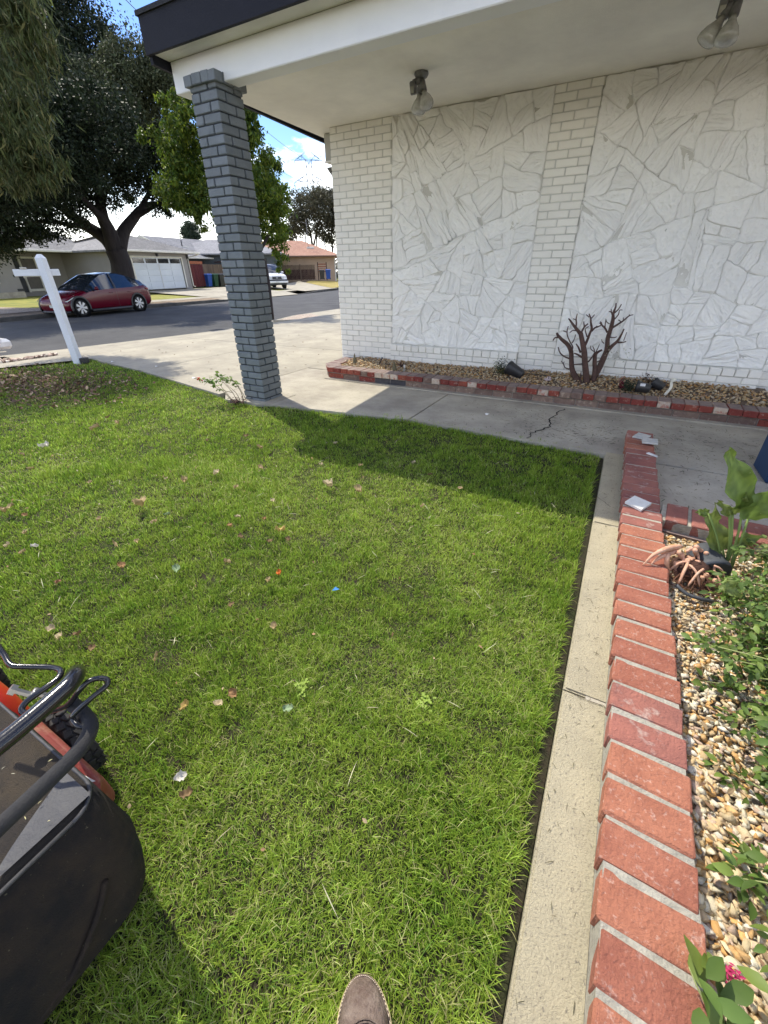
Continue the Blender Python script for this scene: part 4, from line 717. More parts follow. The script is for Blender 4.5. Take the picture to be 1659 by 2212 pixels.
# stone panels: irregular split stones set tight in the wall, each its own piece
def bsp(poly, amin, rnd, depth=0):
    a = abs(sum(poly[i][0]*poly[(i+1) % len(poly)][1]-poly[(i+1) % len(poly)][0]*poly[i][1] for i in range(len(poly))))/2
    if a < amin*rnd.uniform(.55, 2.3) or depth > 9: return [poly]
    P = [Vector(p) for p in poly]; c = sum(P, Vector((0, 0)))/len(P)
    cov = [sum((p-c).x**2 for p in P), sum((p-c).x*(p-c).y for p in P), sum((p-c).y**2 for p in P)]
    th = .5*math.atan2(2*cov[1], cov[0]-cov[2])                     # long axis
    if rnd.random() < .30: ang = th+rnd.uniform(-.25, .25)
    else: ang = th+math.pi/2+rnd.uniform(-.4, .4)
    nrm = Vector((-math.sin(ang), math.cos(ang))); c = c+Vector((rnd.uniform(-.12, .12), rnd.uniform(-.12, .12)))*math.sqrt(a)
    A = []; B = []
    for i in range(len(P)):
        p, q = P[i], P[(i+1) % len(P)]; dp, dq = (p-c).dot(nrm), (q-c).dot(nrm)
        (A if dp >= 0 else B).append(p)
        if dp*dq < 0: x = p.lerp(q, dp/(dp-dq)); A.append(x); B.append(x)
    if len(A) < 3 or len(B) < 3: return [poly]
    return bsp([tuple(p) for p in A], amin, rnd, depth+1)+bsp([tuple(p) for p in B], amin, rnd, depth+1)
def stone_panel(x0, x1, z0, z1, seed, first_ang):
    rnd = random.Random(seed)
    par = box('stone_panel', x0+.002, x1-.002, WY-.004, WY+.03, z0, z1, grime, house)
    cells = bsp([(x0, z0), (x1, z0), (x1, z1), (x0, z1)], .034, rnd)
    k = 0
    for poly in cells:
        P = [Vector(p) for p in poly]; n = len(P)
        c = sum(P, Vector((0, 0)))/n
        # walk the outline at even steps
        per = sum((P[(i+1) % n]-P[i]).length for i in range(n)); NS = 44; ring = []
        acc = 0; i = 0; pos = 0
        for s_ in range(NS):
            tgt = per*s_/NS
            while acc+(P[(i+1) % n]-P[i]).length < tgt: acc += (P[(i+1) % n]-P[i]).length; i += 1
            e = P[(i+1) % n]-P[i]; ring.append(P[i]+e*((tgt-acc)/max(e.length, 1e-6)))
        for _ in range(2): ring = [(ring[j-1]+ring[j]*3+ring[(j+1) % NS])/5 for j in range(NS)]
        # shared wander so that neighbours still fit
        def wob(p): return Vector((p.x+.034*noise.noise(Vector((p.x*4, p.y*4, seed)))+.016*noise.noise(Vector((p.x*11, p.y*11, seed)))+.005*noise.noise(Vector((p.x*30, p.y*30, seed))), p.y+.034*noise.noise(Vector((p.x*4+7, p.y*4, seed)))+.016*noise.noise(Vector((p.x*11+7, p.y*11, seed)))+.005*noise.noise(Vector((p.x*30, p.y*30+5, seed)))))
        ring = [wob(p) for p in ring]
        ring = [Vector((min(max(p.x, x0+.003), x1-.003), min(max(p.y, z0+.003), z1-.003))) for p in ring]
        c = sum(ring, Vector((0, 0)))/NS
        a = abs(sum(ring[j].x*ring[(j+1) % NS].y-ring[(j+1) % NS].x*ring[j].y for j in range(NS)))/2
        if a < .0004: continue
        cov = [sum((p-c).x**2 for p in ring), sum((p-c).x*(p-c).y for p in ring), sum((p-c).y**2 for p in ring)]
        th = .5*math.atan2(2*cov[1], cov[0]-cov[2])+rnd.uniform(-.2, .2); grain = rnd.random() < .62
        H_ = rnd.uniform(.006, .020); tx, tz = rnd.uniform(-.10, .10), rnd.uniform(-.10, .10)
        inset = .0026/max(math.sqrt(a), .03)
        V = []; F = []; fl_ = rnd.uniform(.001, .0035); rings = [1+inset*3.2, 1+inset*.3, 1-inset*.7, 1-inset*3.0, .86, .78, .70, .62, .54, .46, .38, .30, .2, .1]
        ct, sn = math.cos(-th), math.sin(-th)
        def hgt(p, r):
            d = p-c; u = d.x*ct-d.y*sn; w_ = d.x*sn+d.y*ct
            if r > 1+inset: return fl_-.003
            if r > 1: return fl_
            g = noise.noise(Vector((u*4+seed, w_*34, k*3.1)))*.012+noise.noise(Vector((u*9, w_*85, k*1.7)))*.005 if grain else noise.noise(Vector((u*16, w_*16, k*3.1)))*.012+noise.noise(Vector((u*42, w_*42, k)))*.005
            st_ = .009*math.floor(3*(noise.noise(Vector((u*3, w_*11, k*5.))) + .5))/3
            e = min(1, (1-r)/(inset*3.4)) if r > 1-inset*3.4 else 1
            return (H_*(.55+.45*e) if r > .9 else H_)+g*e+st_*e+tx*d.x+tz*d.y
        for r in rings:
            for p in ring:
                q = c+(p-c)*r; V.append((q.x-c.x, -(hgt(q, r)), q.y-c.y))
        V.append((0, -(H_+.001), 0))
        for i_ in range(len(rings)-1):
            for j in range(NS): F.append((i_*NS+j, i_*NS+(j+1) % NS, (i_+1)*NS+(j+1) % NS, (i_+1)*NS+j))
        L_ = (len(rings)-1)*NS
        for j in range(NS): F.append((L_+j, L_+(j+1) % NS, len(V)-1))
        # turn into a frame whose x axis follows the grain
        V2 = [(x*math.cos(th)+z*math.sin(th), y, -x*math.sin(th)+z*math.cos(th)) for x, y, z in V]
        me = mesh('stone', V2, F, stone_white if grain else stone_rough, True)
        me.update()
        if me.polygons[0].normal.y > 0 and me.polygons[-1].normal.y > 0: me.flip_normals()
        o = link('stone', me, par, (c.x, WY-.005, c.y), (0, -th, 0)); k += 1
    print('stones', k)
stone_panel(-2.765, -1.10, .35, CZ-.002, 11, .6)
stone_panel(-.70, 1.165, .35, CZ-.002, 23, .9)
stone_panel(1.60, 3.4, .35, 1.9, 31, .9) if False else None

# grey porch column
col_ = empty('porch_column', 'dark grey painted brick column holding up the porch corner', 'column', (-3.385, 3.40, 0))
cs = .285
box('mortar_core', -cs/2+.011, cs/2-.011, -cs/2+.011, cs/2-.011, -.05, 2.478, grey_mortar, col_)
z = -.03; c = 0
while z < 2.455:
    L_, w_ = .183, .088
    fl = 1 if c % 2 else -1
    h = .0555
    for k in range(4):
        a = k*math.pi/2
        # pinwheel: one stretcher on each side
        ox = (-cs/2+L_/2)*fl; oy = -cs/2+w_/2
        M_ = Matrix.Rotation(a, 4, 'Z'); p_ = M_ @ Vector((ox, oy, 0))
        brick(col_, (p_.x, p_.y, z+h/2), L_, w_, h, grey_paint, rz=a+random.uniform(-.01, .01), bev=.0045, jit=.0014, tilt=.008)
    z += CH; c += 1
cs2 = .345
for k in range(4):
    a = k*math.pi/2
    for u, l in ((-.1275, .084), (-.03, .1), (.065, .08)):
        M_ = Matrix.Rotation(a, 4, 'Z'); p_ = M_ @ Vector((u, -cs2/2+.045, 0))
        brick(col_, (p_.x, p_.y, 2.500+random.uniform(-.003, .003)), l, .088, .066, grey_paint, rz=a, bev=.005, tilt=.01)
box('footing', -.24, .21, -.2, .21, -.2, .004, concrete, col_, M=Matrix.Translation((.04, .03, 0)))

# ---------------------------------------------------------------- brick planter along the wall
planter = empty('brick_planter', 'long low planter of old red and whitewashed bricks against the white wall', 'planter')
PF = lambda x: 4.50-.03*math.exp(-((x+2.9)/.5)**2)+.012*(x+3)*.0+(.0 if x < 1.3 else 0)
top_z = .137
def pmat():
    r = random.random()
    return pl_red if r < .72 else pl_white if r < .83 else pl_brown if r < .975 else pl_dark
# front outline follows this line; bricks walk along it
outline = [(-3.50, 5.22), (-3.47, 4.69), (-3.30, 4.49), (-2.6, 4.47), (1.95, 4.53)]
def walk_line(L, step, gap=0.):
    res = []; 
    seg = [(Vector(L[i]), Vector(L[i+1])) for i in range(len(L)-1)]
    for a, b in seg:
        n_ = max(1, round((b-a).length/step)); d = (b-a)/n_
        for i in range(n_): res.append((a+d*(i+.5), math.atan2(d.y, d.x), d.length))
    return res
for p_, a, l in walk_line(outline, .1065):
    nn = Vector((-math.sin(a), math.cos(a)))
    if p_.x < -3.3 and p_.y > 4.75: nn = Vector((-math.sin(a), math.cos(a)))
    m1 = pmat(); dpt = .19
    c = p_+nn*dpt/2
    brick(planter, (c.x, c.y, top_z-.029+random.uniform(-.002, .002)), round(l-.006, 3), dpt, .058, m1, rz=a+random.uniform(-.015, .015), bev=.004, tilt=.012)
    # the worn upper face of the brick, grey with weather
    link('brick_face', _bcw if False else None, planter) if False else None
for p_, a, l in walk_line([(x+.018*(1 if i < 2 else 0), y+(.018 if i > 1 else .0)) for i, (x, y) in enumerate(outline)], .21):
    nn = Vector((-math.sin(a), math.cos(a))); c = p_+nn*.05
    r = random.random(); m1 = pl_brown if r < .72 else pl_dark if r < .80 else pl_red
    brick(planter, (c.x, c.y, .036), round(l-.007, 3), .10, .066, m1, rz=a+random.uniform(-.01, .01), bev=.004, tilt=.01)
pm = [(-3.485, 5.22), (-3.455, 4.70), (-3.29, 4.505), (-2.6, 4.485), (1.95, 4.545), (1.95, 4.70), (-3.2, 4.66), (-3.31, 4.78), (-3.33, 5.22)]
prism('mortar_bed', [(x+.012*(x < -3.2), y+.01) for x, y in pm], -.02, .128, mortar_dull, planter)
prism('soil_fill', [(-3.33, 5.25), (-3.31, 4.79), (-3.2, 4.665), (1.95, 4.70), (1.95, 5.25)], -.1, .10, soil, planter)
# end block of brick paving at the right
for i in range(5):
    for j in range(5): brick(planter, (1.25+.2*i*.5+(.05 if j % 2 else 0), 4.78+j*.1, .108), .096, .094, .058, pl_brown, bev=.004, tilt=.012) if 1.25+.1*i < 1.9 else None
# wash of mortar at its foot
prism('mortar_skirt', [(-3.50, 4.66), (-3.32, 4.44), (-2.6, 4.425), (1.95, 4.47), (1.95, 4.56), (-3.2, 4.56)], -.01, .012, concrete, planter)
n = 5200; X = rng.uniform(-3.32, 1.24, n); Y = rng.uniform(4.67, 5.24, n)
zz = .118+.03*np.clip((Y-4.7)/.5, 0, 1)+.045*np.clip((X+2.2)/2.5, 0, 1)*np.clip((Y-4.75)/.3, 0, 1)
kp = ~((X > 1.1) & (Y > 5.1)); X, Y, zz = X[kp], Y[kp], zz[kp]
GC2 = GC*np.array([.78, .72, .66])
gravel('planter_gravel', X, Y, zz+rng.uniform(-.008, .008, len(X)), rng.uniform(.022, .040, len(X)), GC2)
terrain('gravel_mound', [(-3.30, 4.66), (1.24, 4.68), (1.24, 5.25), (-3.33, 5.25)], lambda x, y: .108+.03*min(max((y-4.7)/.5, 0), 1)+.045*min(max((x+2.2)/2.5, 0), 1)*min(max((y-4.75)/.3, 0), 1), mat('mound_soil', (.22, .17, .12), .95, (.10, .07, .05), 40, bump=1, bscale=90, coord='World'), planter, step=.15)
prism('step', [(1.33, 4.15), (3.2, 4.15), (3.2, 4.5), (1.33, 4.5)], -.05, .10, concrete, None); o = bpy.data.objects['step']; tag(o, 'grey concrete step beside the right end of the brick planter', 'step')
bt = box('storage_bin', 0, .4, 0, .3, 0, .62, navy_plastic, None, bev=.01, M=Matrix.Translation((.965, 3.24, 0)) @ Matrix.Rotation(.05, 4, 'Z')); tag(bt, 'dark blue plastic bin standing on the shaded patio concrete', 'bin')

# loose rock on the verge bed beside the sidewalk
gx = rng.uniform(-11.8, -8.8, 2600); gy = rng.uniform(1.0, 4.3, 2600); kk = inside([(p[0]*.995, p[1]-.02) for p in gw], gx, gy); gx, gy = gx[kk], gy[kk]
gravel('verge_gravel', gx, gy, np.array([zn(a, b) for a, b in zip(gx, gy)])+.02, rng.uniform(.05, .13, len(gx)), np.array([(.50, .38, .30), (.36, .26, .2), (.6, .52, .42), (.28, .2, .16)]))
# ---------------------------------------------------------------- porch lamps
def flood(loc, rz, label, dirs):
    t = empty('porch_floodlight', label, 'flood light', loc, rz, 'twin floodlights under the porch ceiling')
    obj('base_plate', *join_geo([lathe_geo([(.058, 0), (.06, -.012), (.05, -.03), (.03, -.042)], 20)]), lamp_metal, t, True)
    v, f = tube_geo([(0, 0, -.03), (-.01, -.03, -.075)], .022, 10); obj('knuckle', v, f, lamp_metal, t, True)
    for a, tl in dirs:
        d = Vector((math.cos(a)*math.sin(tl), math.sin(a)*math.sin(tl), -math.cos(tl)))
        s0 = Vector((0, 0, -.035)); s1 = s0+d*.11
        h_ = obj('lamp_holder', *tube_geo([s0, s0+d*.03, s0+d*.031, s1], [.014, .016, .026, .027], 14), lamp_metal, t, True)
        pr = [(.020, 0), (.023, .02), (.030, .035), (.048, .065), (.059, .10), (.058, .118), (.030, .126), (.0, .128)]
        v, f = lathe_geo(pr, 22); q = d.to_track_quat('Z', 'Y').to_matrix().to_4x4()
        o = obj('bulb', [(Matrix.Translation(s1) @ q) @ Vector(x) for x in v], f, bulb_m, t, True)
    sb = box('motion_sensor', -.024, .024, -.03, .03, -.10, -.015, lamp_metal, t, bev=.008, M=Matrix.Translation((-.07, -.02, -.03)) @ Matrix.Rotation(.35, 4, 'X'))
    box('sensor_lens', -.016, .016, -.034, -.0305, -.085, -.045, bulb_m, t, bev=.001, M=Matrix.Translation((-.07, -.02, -.03)) @ Matrix.Rotation(.35, 4, 'X'))
    v, f = tube_geo([(0, 0, -.03), (-.07, -.02, -.05)], .012, 8); obj('sensor_arm', v, f, lamp_metal, t, True)
    return t
flood((-2.03, 4.39, CZ), 0, 'grey twin floodlight on the porch ceiling above the first stone panel', [(-1.5, .25), (-.7, .55)])
flood((.10, 4.20, CZ), 0, 'grey twin floodlight on the porch ceiling at the top right corner', [(-1.7, .3), (-2.9, .55)])
t = empty('eave_floodlight', 'small white floodlight hanging under the grey eave box outside', 'flood light', (-3.64, 5.50, 2.345))
box('base_plate', -.03, .06, -.04, .04, -.028, 0, white_paint, t, bev=.004)
for dx in (-.055, .04):
    v, f = lathe_geo([(.015, 0), (.02, .03), (.045, .07), (.048, .085), (0, .088)], 16); q = Vector((dx*14, -.5, -.75)).normalized().to_track_quat('Z', 'Y').to_matrix().to_4x4()
    obj('bulb', [Matrix.Translation((dx, 0, -.03)) @ q @ Vector(x) for x in v], f, lamp_metal, t, True)

# ---------------------------------------------------------------- white tiles on the edging
tl_ = ['grey edged white stone tile at the far end of the brick edging', 'white stone tile overlapping the farthest one on the brick edging', 'clean white square tile alone on the middle of the brick edging']
for T, lab, h in zip(TILES, tl_, (.011, .012, .014)):
    zt = .087 if lab[0] != 'w' else .099
    if 'alone' in lab: zt = .087
    v = [(x, y, zt) for x, y in T]+[(x, y, zt+h) for x, y in T]
    o = obj('tile', v, [(3, 2, 1, 0), (4, 5, 6, 7), (0, 1, 5, 4), (1, 2, 6, 5), (2, 3, 7, 6), (3, 0, 4, 7)], tile_m if 'clean' in lab else mat('old_tile', (.58, .57, .52), .8, (.46, .45, .4), 30, bump=.4, bscale=90))
    bm = bmesh.new(); bm.from_mesh(o.data); bmesh.ops.recalc_face_normals(bm, faces=bm.faces[:]); bmesh.ops.bevel(bm, geom=bm.edges[:], offset=.0012, segments=1, affect='EDGES'); bm.to_mesh(o.data); bm.free()
    tag(o, lab, 'tile', 'white tiles left on the brick edging')
o = obj('plaster_scrap', [(.285, 3.205, .087), (.35, 3.165, .087), (.352, 3.18, .087), (.30, 3.225, .087), (.285, 3.205, .093), (.35, 3.165, .092), (.352, 3.18, .093), (.30, 3.225, .094)], [(0, 1, 2, 3), (4, 5, 6, 7), (0, 1, 5, 4), (1, 2, 6, 5), (2, 3, 7, 6), (3, 0, 4, 7)], plaster); tag(o, 'small scrap of white plaster stuck on the brick edging', 'plaster scrap')

# ---------------------------------------------------------------- wooden sign post
t = empty('sign_post', 'white wooden sign post with one bare arm standing at the lawn corner', 'sign post', (-7.55, 3.70, 0))
post_m = mat('post_white', (.74, .77, .80), .55, (.68, .71, .74), 5, bump=.15, bscale=40)
a_ = .52
bm = bmesh.new(); add_box(bm, -.05, .05, -.05, .05, -.05, 1.40, .004); bm_obj('post', bm, post_m, t, rot=(0, 0, a_))
v = [(-.05, -.05, 1.401), (.05, -.05, 1.401), (.05, .05, 1.401), (-.05, .05, 1.401), (-.02, -.02, 1.45), (.02, -.02, 1.45), (.02, .02, 1.45), (-.02, .02, 1.45)]
obj('post_cap', v, [(4, 5, 6, 7), (0, 1, 5, 4), (1, 2, 6, 5), (2, 3, 7, 6), (3, 0, 4, 7)], post_m, t, rot=(0, 0, a_))
ad_ = Vector((-.20, -.40, 0)).normalized(); ang = math.atan2(ad_.y, ad_.x)
box('arm', -.17, .37, -.045, .0, 1.185, 1.27, post_m, t, bev=.004, M=Matrix.Rotation(ang, 4, 'Z') @ Matrix.Translation((0, -.05, 0)))
box('arm_plate', .20, .28, -.05, .01, 1.272, 1.295, bulb_m, t, bev=.004, M=Matrix.Rotation(ang, 4, 'Z') @ Matrix.Translation((0, -.05, 0)))
for u in (.08, .27):
    v, f = tube_geo([(u, -.07, 1.187), (u, -.07, 1.16)], .005, 6); obj('sign_hook', [Matrix.Rotation(ang, 4, 'Z') @ Vector(x) for x in v], f, chrome, t)
box('stake_box', -.055, .075, -.03, .075, -.02, .06, black_plastic, t, bev=.005, M=Matrix.Rotation(a_, 4, 'Z') @ Matrix.Translation((.06, 0, 0)))

# ---------------------------------------------------------------- branching plants
def branches(name, paths, m, parent, n=8, sm=3):
    return obj(name, *join_geo([tube_geo(smooth_path([p[:3] for p in q], sm), [max(w.x, .001) for w in smooth_path([Vector((p[3], 0, 0)) for p in q], sm)], n) for q in paths]), m, parent, True)
sh = empty('pruned_shrub', 'leafless pruned shrub with thick brown stubby branches in the planter', 'shrub', (-.2, 4.98, .1))
def rel(paths, o): return [[(p[0]-o[0], p[1]-o[1], p[2]-o[2], p[3]) for p in q] for q in paths]
big = [q for q in SHRUB if q[0][3] > .018]; small = [q for q in SHRUB if q[0][3] <= .018]
branches('trunk', rel(big, sh.location), bark_small, sh, 9); branches('twig', rel(small, sh.location), bark_small, sh, 6)
pts = [(-.08+random.uniform(-.1, .12), 4.93+random.uniform(-.05, .05), .46+random.uniform(-.08, .07)) for _ in range(40)]
def mk_leaf(L, w, cols, pit=(-.5, .8), curl=.3):
    def f_(p):
        v, f = leaf_vf(Vector(p), L*random.uniform(.7, 1.2), w*random.uniform(.7, 1.2), random.uniform(0, 6.3), random.uniform(*pit), curl, random.uniform(-.6, .6)); c = random.choice(cols); s_ = random.uniform(.75, 1.25); return v, f, (c[0]*s_, c[1]*s_, c[2]*s_)
    return f_
o = scatter_mesh('leaves', pts, mk_leaf(.022, .011, [(.22, .24, .10), (.3, .28, .2)]), leafmat, None, sh); o.location = -sh.location
# hibiscus by the column
hb = empty('hibiscus_plant', 'small straggly hibiscus with one red flower at the foot of the grey column', 'plant', (-3.52, 3.14, 0))
branches('stem', rel([[(x, y, max(z, -.02), max(w*1.0, .0016)) for x, y, z, w in q] for q in HIB], hb.location), mat('hib_stem', (.32, .26, .17), .8), hb, 6)
pts = []
for q in HIB:
    for a, b in zip(q[len(q)//2:], q[len(q)//2+1:]):
        for _ in range(14): t_ = random.random(); pts.append(tuple(a[k]+(b[k]-a[k])*t_+random.uniform(-.022, .022) for k in range(3)))
o = scatter_mesh('leaves', pts, mk_leaf(.045, .028, [(.16, .26, .04), (.22, .32, .06), (.10, .19, .03)]), leafmat, None, hb); o.location = -hb.location
fl = Vector(HIBFLOWER); 
def petal(p):
    v, f = leaf_vf(fl, .042, .030, random.uniform(0, 6.3), random.uniform(-.9, .9), .2); return v, f, (.55, .012, .02)
o = scatter_mesh('flower', range(8), petal, leafmat, None, hb); o.location = -hb.location
v, f = tube_geo([fl, fl+Vector((.055, -.02, .0))], .0018, 5); o = obj('flower_stalk', v, f, mat('stalk', (.3, .3, .1), .8), hb); o.location = -hb.location
pts = [(-3.52+random.gauss(0, .05), 3.12+random.gauss(0, .035), random.uniform(-.01, .03)) for _ in range(70)]
o = scatter_mesh('dead_leaf', pts, mk_leaf(.035, .018, [(.09, .045, .035), (.06, .03, .025)], (-.2, .5)), littermat, None, hb); o.location = -hb.location; o['kind'] = 'stuff'

# ---------------------------------------------------------------- things lying in the planter
def pot(name, label, a, b, r0, r1, cat='plant pot', m=black_plastic):
    """nursery pot from its mouth a to its base b"""
    a, b = Vector(a), Vector(b); t = empty(name, label, cat, a); ax = (b-a); q = ax.to_track_quat('Z', 'Y').to_matrix().to_4x4(); h = ax.length
    pr = [(r0*.93, .012), (r0, .0), (r0*1.06, .0), (r0*1.06, h*.12), (r0*.99, h*.14), (r1, h*.93), (r1*.85, h*.95), (r1*.82, h), (0, h)]
    obj('pot_shell', [q @ Vector(x) for x in lathe_geo(pr, 26)[0]], lathe_geo(pr, 26)[1], m, t, True)
    v, f = lathe_geo([(0, .02), (r0*.93, .02)], 20); obj('potting_soil', [q @ Vector(x) for x in v], f, soil, t)
    return t
t = pot('potted_mum', 'tipped black nursery pot of dark foliage and cream flowers against the planter wall', (-1.13, 4.96, .235), (-.95, 4.93, .165), .072, .052, 'potted plant')
pts = [(-1.20+random.gauss(0, .038), 4.96+random.gauss(0, .045), .215+random.gauss(0, .042)) for _ in range(420)]
o = scatter_mesh('foliage', pts, mk_leaf(.022, .012, [(.035, .06, .02), (.02, .04, .015), (.06, .08, .03)]), leafmat, None, t); o.location = -t.location
pts = [(-1.25+random.gauss(0, .016), 4.94+random.gauss(0, .035), .24+random.gauss(0, .035)) for _ in range(90)]
o = scatter_mesh('flower', pts, mk_leaf(.018, .012, [(.55, .56, .36), (.6, .6, .48)]), leafmat, None, t); o.location = -t.location
t = pot('potted_rose_mum', 'tipped black pot with crimson flowers lying beside the pruned shrub', (.165, 4.80, .19), (.29, 4.80, .178), .052, .04, 'potted plant')
pts = [(.10+random.gauss(0, .035), 4.80+random.gauss(0, .03), .185+random.gauss(0, .03)) for _ in range(260)]
o = scatter_mesh('foliage', pts, mk_leaf(.028, .013, [(.05, .07, .04), (.03, .05, .025)]), leafmat, None, t); o.location = -t.location
pts = [(.035+random.gauss(0, .012), 4.79+random.gauss(0, .02), .19+random.gauss(0, .032)) for _ in range(90)]
o = scatter_mesh('flower', pts, mk_leaf(.018, .012, [(.22, .008, .04), (.15, .005, .03)]), leafmat, None, t); o.location = -t.location
box('plant_label', .03, .075, -.046, -.044, .015, .04, mat('paper_label', (.7, .7, .7), .6), t)
t = pot('tipped_pot', 'black nursery pot of withered brown stems lying behind the crimson one', (.305, 4.93, .215), (.40, 4.90, .175), .05, .038)
pts = [(.25+random.gauss(0, .03), 4.95+random.gauss(0, .02), .235+random.gauss(0, .025)) for _ in range(140)]
o = scatter_mesh('withered_leaves', pts, mk_leaf(.03, .010, [(.06, .035, .025), (.05, .03, .02), (.09, .07, .04)]), littermat, None, t); o.location = -t.location
t = empty('drain_pipe', 'bent white plastic pipe sticking out of the planter gravel', 'pipe', PVC[0])
P0 = Vector(PVC[0]); tube('pipe', [Vector(p)-P0-Vector((0, 0, .02 if i == 0 else 0)) for i, p in enumerate(PVC[:4])], .0125, pvc, t, 12, 4)
tube('elbow', [Vector(PVC[3])-P0+Vector(q) for q in ((0, 0, -.008), (.004, 0, .004), (.016, 0, .008), (.03, 0, .008))], .018, pvc, t, 12, 2)
t = empty('garden_spinner', 'fallen thin black stake with a pale pink disc on the planter gravel', 'garden ornament', (-.67, 4.88, .155))
tube('stake', [(-.25, .12, .02), (.005, .02, .032), (.006, .0, .012)], .004, black_plastic, t, 6)
v, f = lathe_geo([(0, .0), (.036, .002), (.037, .006), (0, .008)], 20); obj('disc', v, f, mat('pale_pink', (.62, .5, .52), .6), t, rot=(.12, 0, 0))
v, f = lathe_geo([(0, .0), (.022, .002), (0, .006)], 16); obj('disc', v, f, mat('pale_pink', (.62, .5, .52), .6), t, loc=(.0, .05, .012), rot=(.3, 0, 0))
for (a, b), lab, cat, m, r in zip(DRIP, ['slim grey green cone figure at the left end of the planter', 'short black stake standing in the planter gravel near the left ledge', 'small dark bell shaped figure on the planter gravel by the front bricks', 'dark lump of dried stems behind the white bottle', 'small white capped bottle standing at the planter edge'], ['garden figure', 'stake', 'garden figure', 'dried stems', 'bottle'], [mat('verdigris', (.10, .095, .06), .8, (.18, .15, .09), 60), black_plastic, mat('verdigris', (1, 1, 1)), bark_small, mat('bottle_white', (.62, .60, .55), .4)], [.024, .007, .03, .028, .013]):
    a = Vector(a); a.z -= .02; h = (Vector(b)-a).length
    t = empty(cat.replace(' ', '_'), lab, cat, a)
    if cat == 'garden figure':
        v, f = lathe_geo([(r, 0), (r*1.05, h*.1), (r*.9, h*.4), (r*.45, h*.62), (r*.5, h*.72), (r*.38, h*.84), (r*.1, h), (0, h)], 14); obj('body', v, f, m, t, True)
        v, f = lathe_geo([(r*1.25, 0), (r*1.3, h*.06), (0, h*.08)], 14); obj('foot', v, f, m, t, True)
    elif cat == 'stake': tube('rod', [(0, 0, 0), tuple((Vector(b)-a)*.6), tuple(Vector(b)-a)], [r, r, r*1.5], m, t); tube('fallen_rod', [(.01, -.01, .02), (.17, .02, .03)], .006, m, t)
    elif cat == 'bottle':
        v, f = lathe_geo([(r, 0), (r*1.05, h*.1), (r, h*.6), (r*.7, h*.68)], 16); obj('body', v, f, mat('bottle_grey', (.22, .22, .2), .4), t, True); v, f = lathe_geo([(r*.95, h*.62), (r*.95, h), (0, h*1.01)], 16); obj('cap', v, f, m, t, True)
    else:
        v, f = join_geo([tube_geo([(random.gauss(0, .008), random.gauss(0, .008), 0), (random.gauss(0, .03), random.gauss(0, .02), random.uniform(.02, .07))], .004, 5) for _ in range(16)]); obj('stem', v, f, m, t)

# ---------------------------------------------------------------- right bed: wavy leaf plant, uprooted plant, bushes
PY = .27
def wavy_leaf(path, w, parent, seed, cols=((.17, .26, .035), (.11, .20, .03))):
    """broad leaf with wavy edge along a 3D spine"""
    sp = smooth_path(path, 5); n = len(sp); v = []; f = []; c = []; K = 6; r_ = random.Random(seed); ph = r_.uniform(0, 6)
    view = Vector((.35, -.85, .35)).normalized()
    for i, p in enumerate(sp):
        t_ = i/(n-1); d = (sp[min(i+1, n-1)]-sp[max(i-1, 0)]).normalized(); sd = d.cross(view).normalized(); nn = sd.cross(d)
        ww = w*(math.sin(math.pi*min(1, t_*.9+.06)**.75)**.8)*(1-t_**2.4)+.002
        for k in range(-K//2, K//2+1):
            u = k/(K/2); wv = .018*math.sin(t_*15+ph+(2 if k > 0 else 0))*abs(u)**2
            q = p+sd*u*ww*(1.1+.16*math.sin(t_*23+ph*2+k))+nn*(abs(u)*ww*.35+wv); v.append(q); 
            s_ = .85+.5*abs(u)*.3+(.35 if k == 0 else 0)+.15*math.sin(i*1.3+k*2.1); g = cols[0] if (i+k) % 3 else cols[1]
            c.append((g[0]*s_, g[1]*s_, g[2]*s_))
    for i in range(n-1):
        for k in range(K): a = i*(K+1)+k; f.append((a, a+1, a+K+2, a+K+1))
    me = mesh('leaf', v, f, broadleaf_m, True); at_ = me.color_attributes.new('tint', 'FLOAT_COLOR', 'POINT'); at_.data.foreach_set('color', np.array([(*x, 1) for x in c], np.float32).ravel())
    return link('leaf', me, parent)
bl = empty('broad_leaf_plant', 'plant with tall wavy speckled light green leaves behind the bushes', 'plant', (.62, 2.0, 0))
def push(p, k):                                  # keep the measured direction but stand the leaf farther back
    return Vector((p[0]*k, p[1]*k, 1.2+(p[2]-1.2)*k))
wd = [.052, .040, .017, .055, .022, .03, .016, .022]
for i, (q, w_) in enumerate(zip(BIGLEAF, wd)):
    k = 2.0/q[0][1] if i != 7 else 1.12
    pp = [push(p, k)-bl.location for p in q]; wavy_leaf(pp, w_, bl, i, ((.19, .24, .06), (.14, .20, .045)) if i % 3 else ((.15, .22, .045), (.11, .17, .035)))
    tube('stalk', [tuple(pp[0]), (pp[0].x*.5, pp[0].y*.5-.02, pp[0].z*.55), (random.uniform(-.02, .02), random.uniform(-.02, .02), 0)], .0045, mat('stalk_green', (.22, .30, .08), .6), bl, 8, 3)
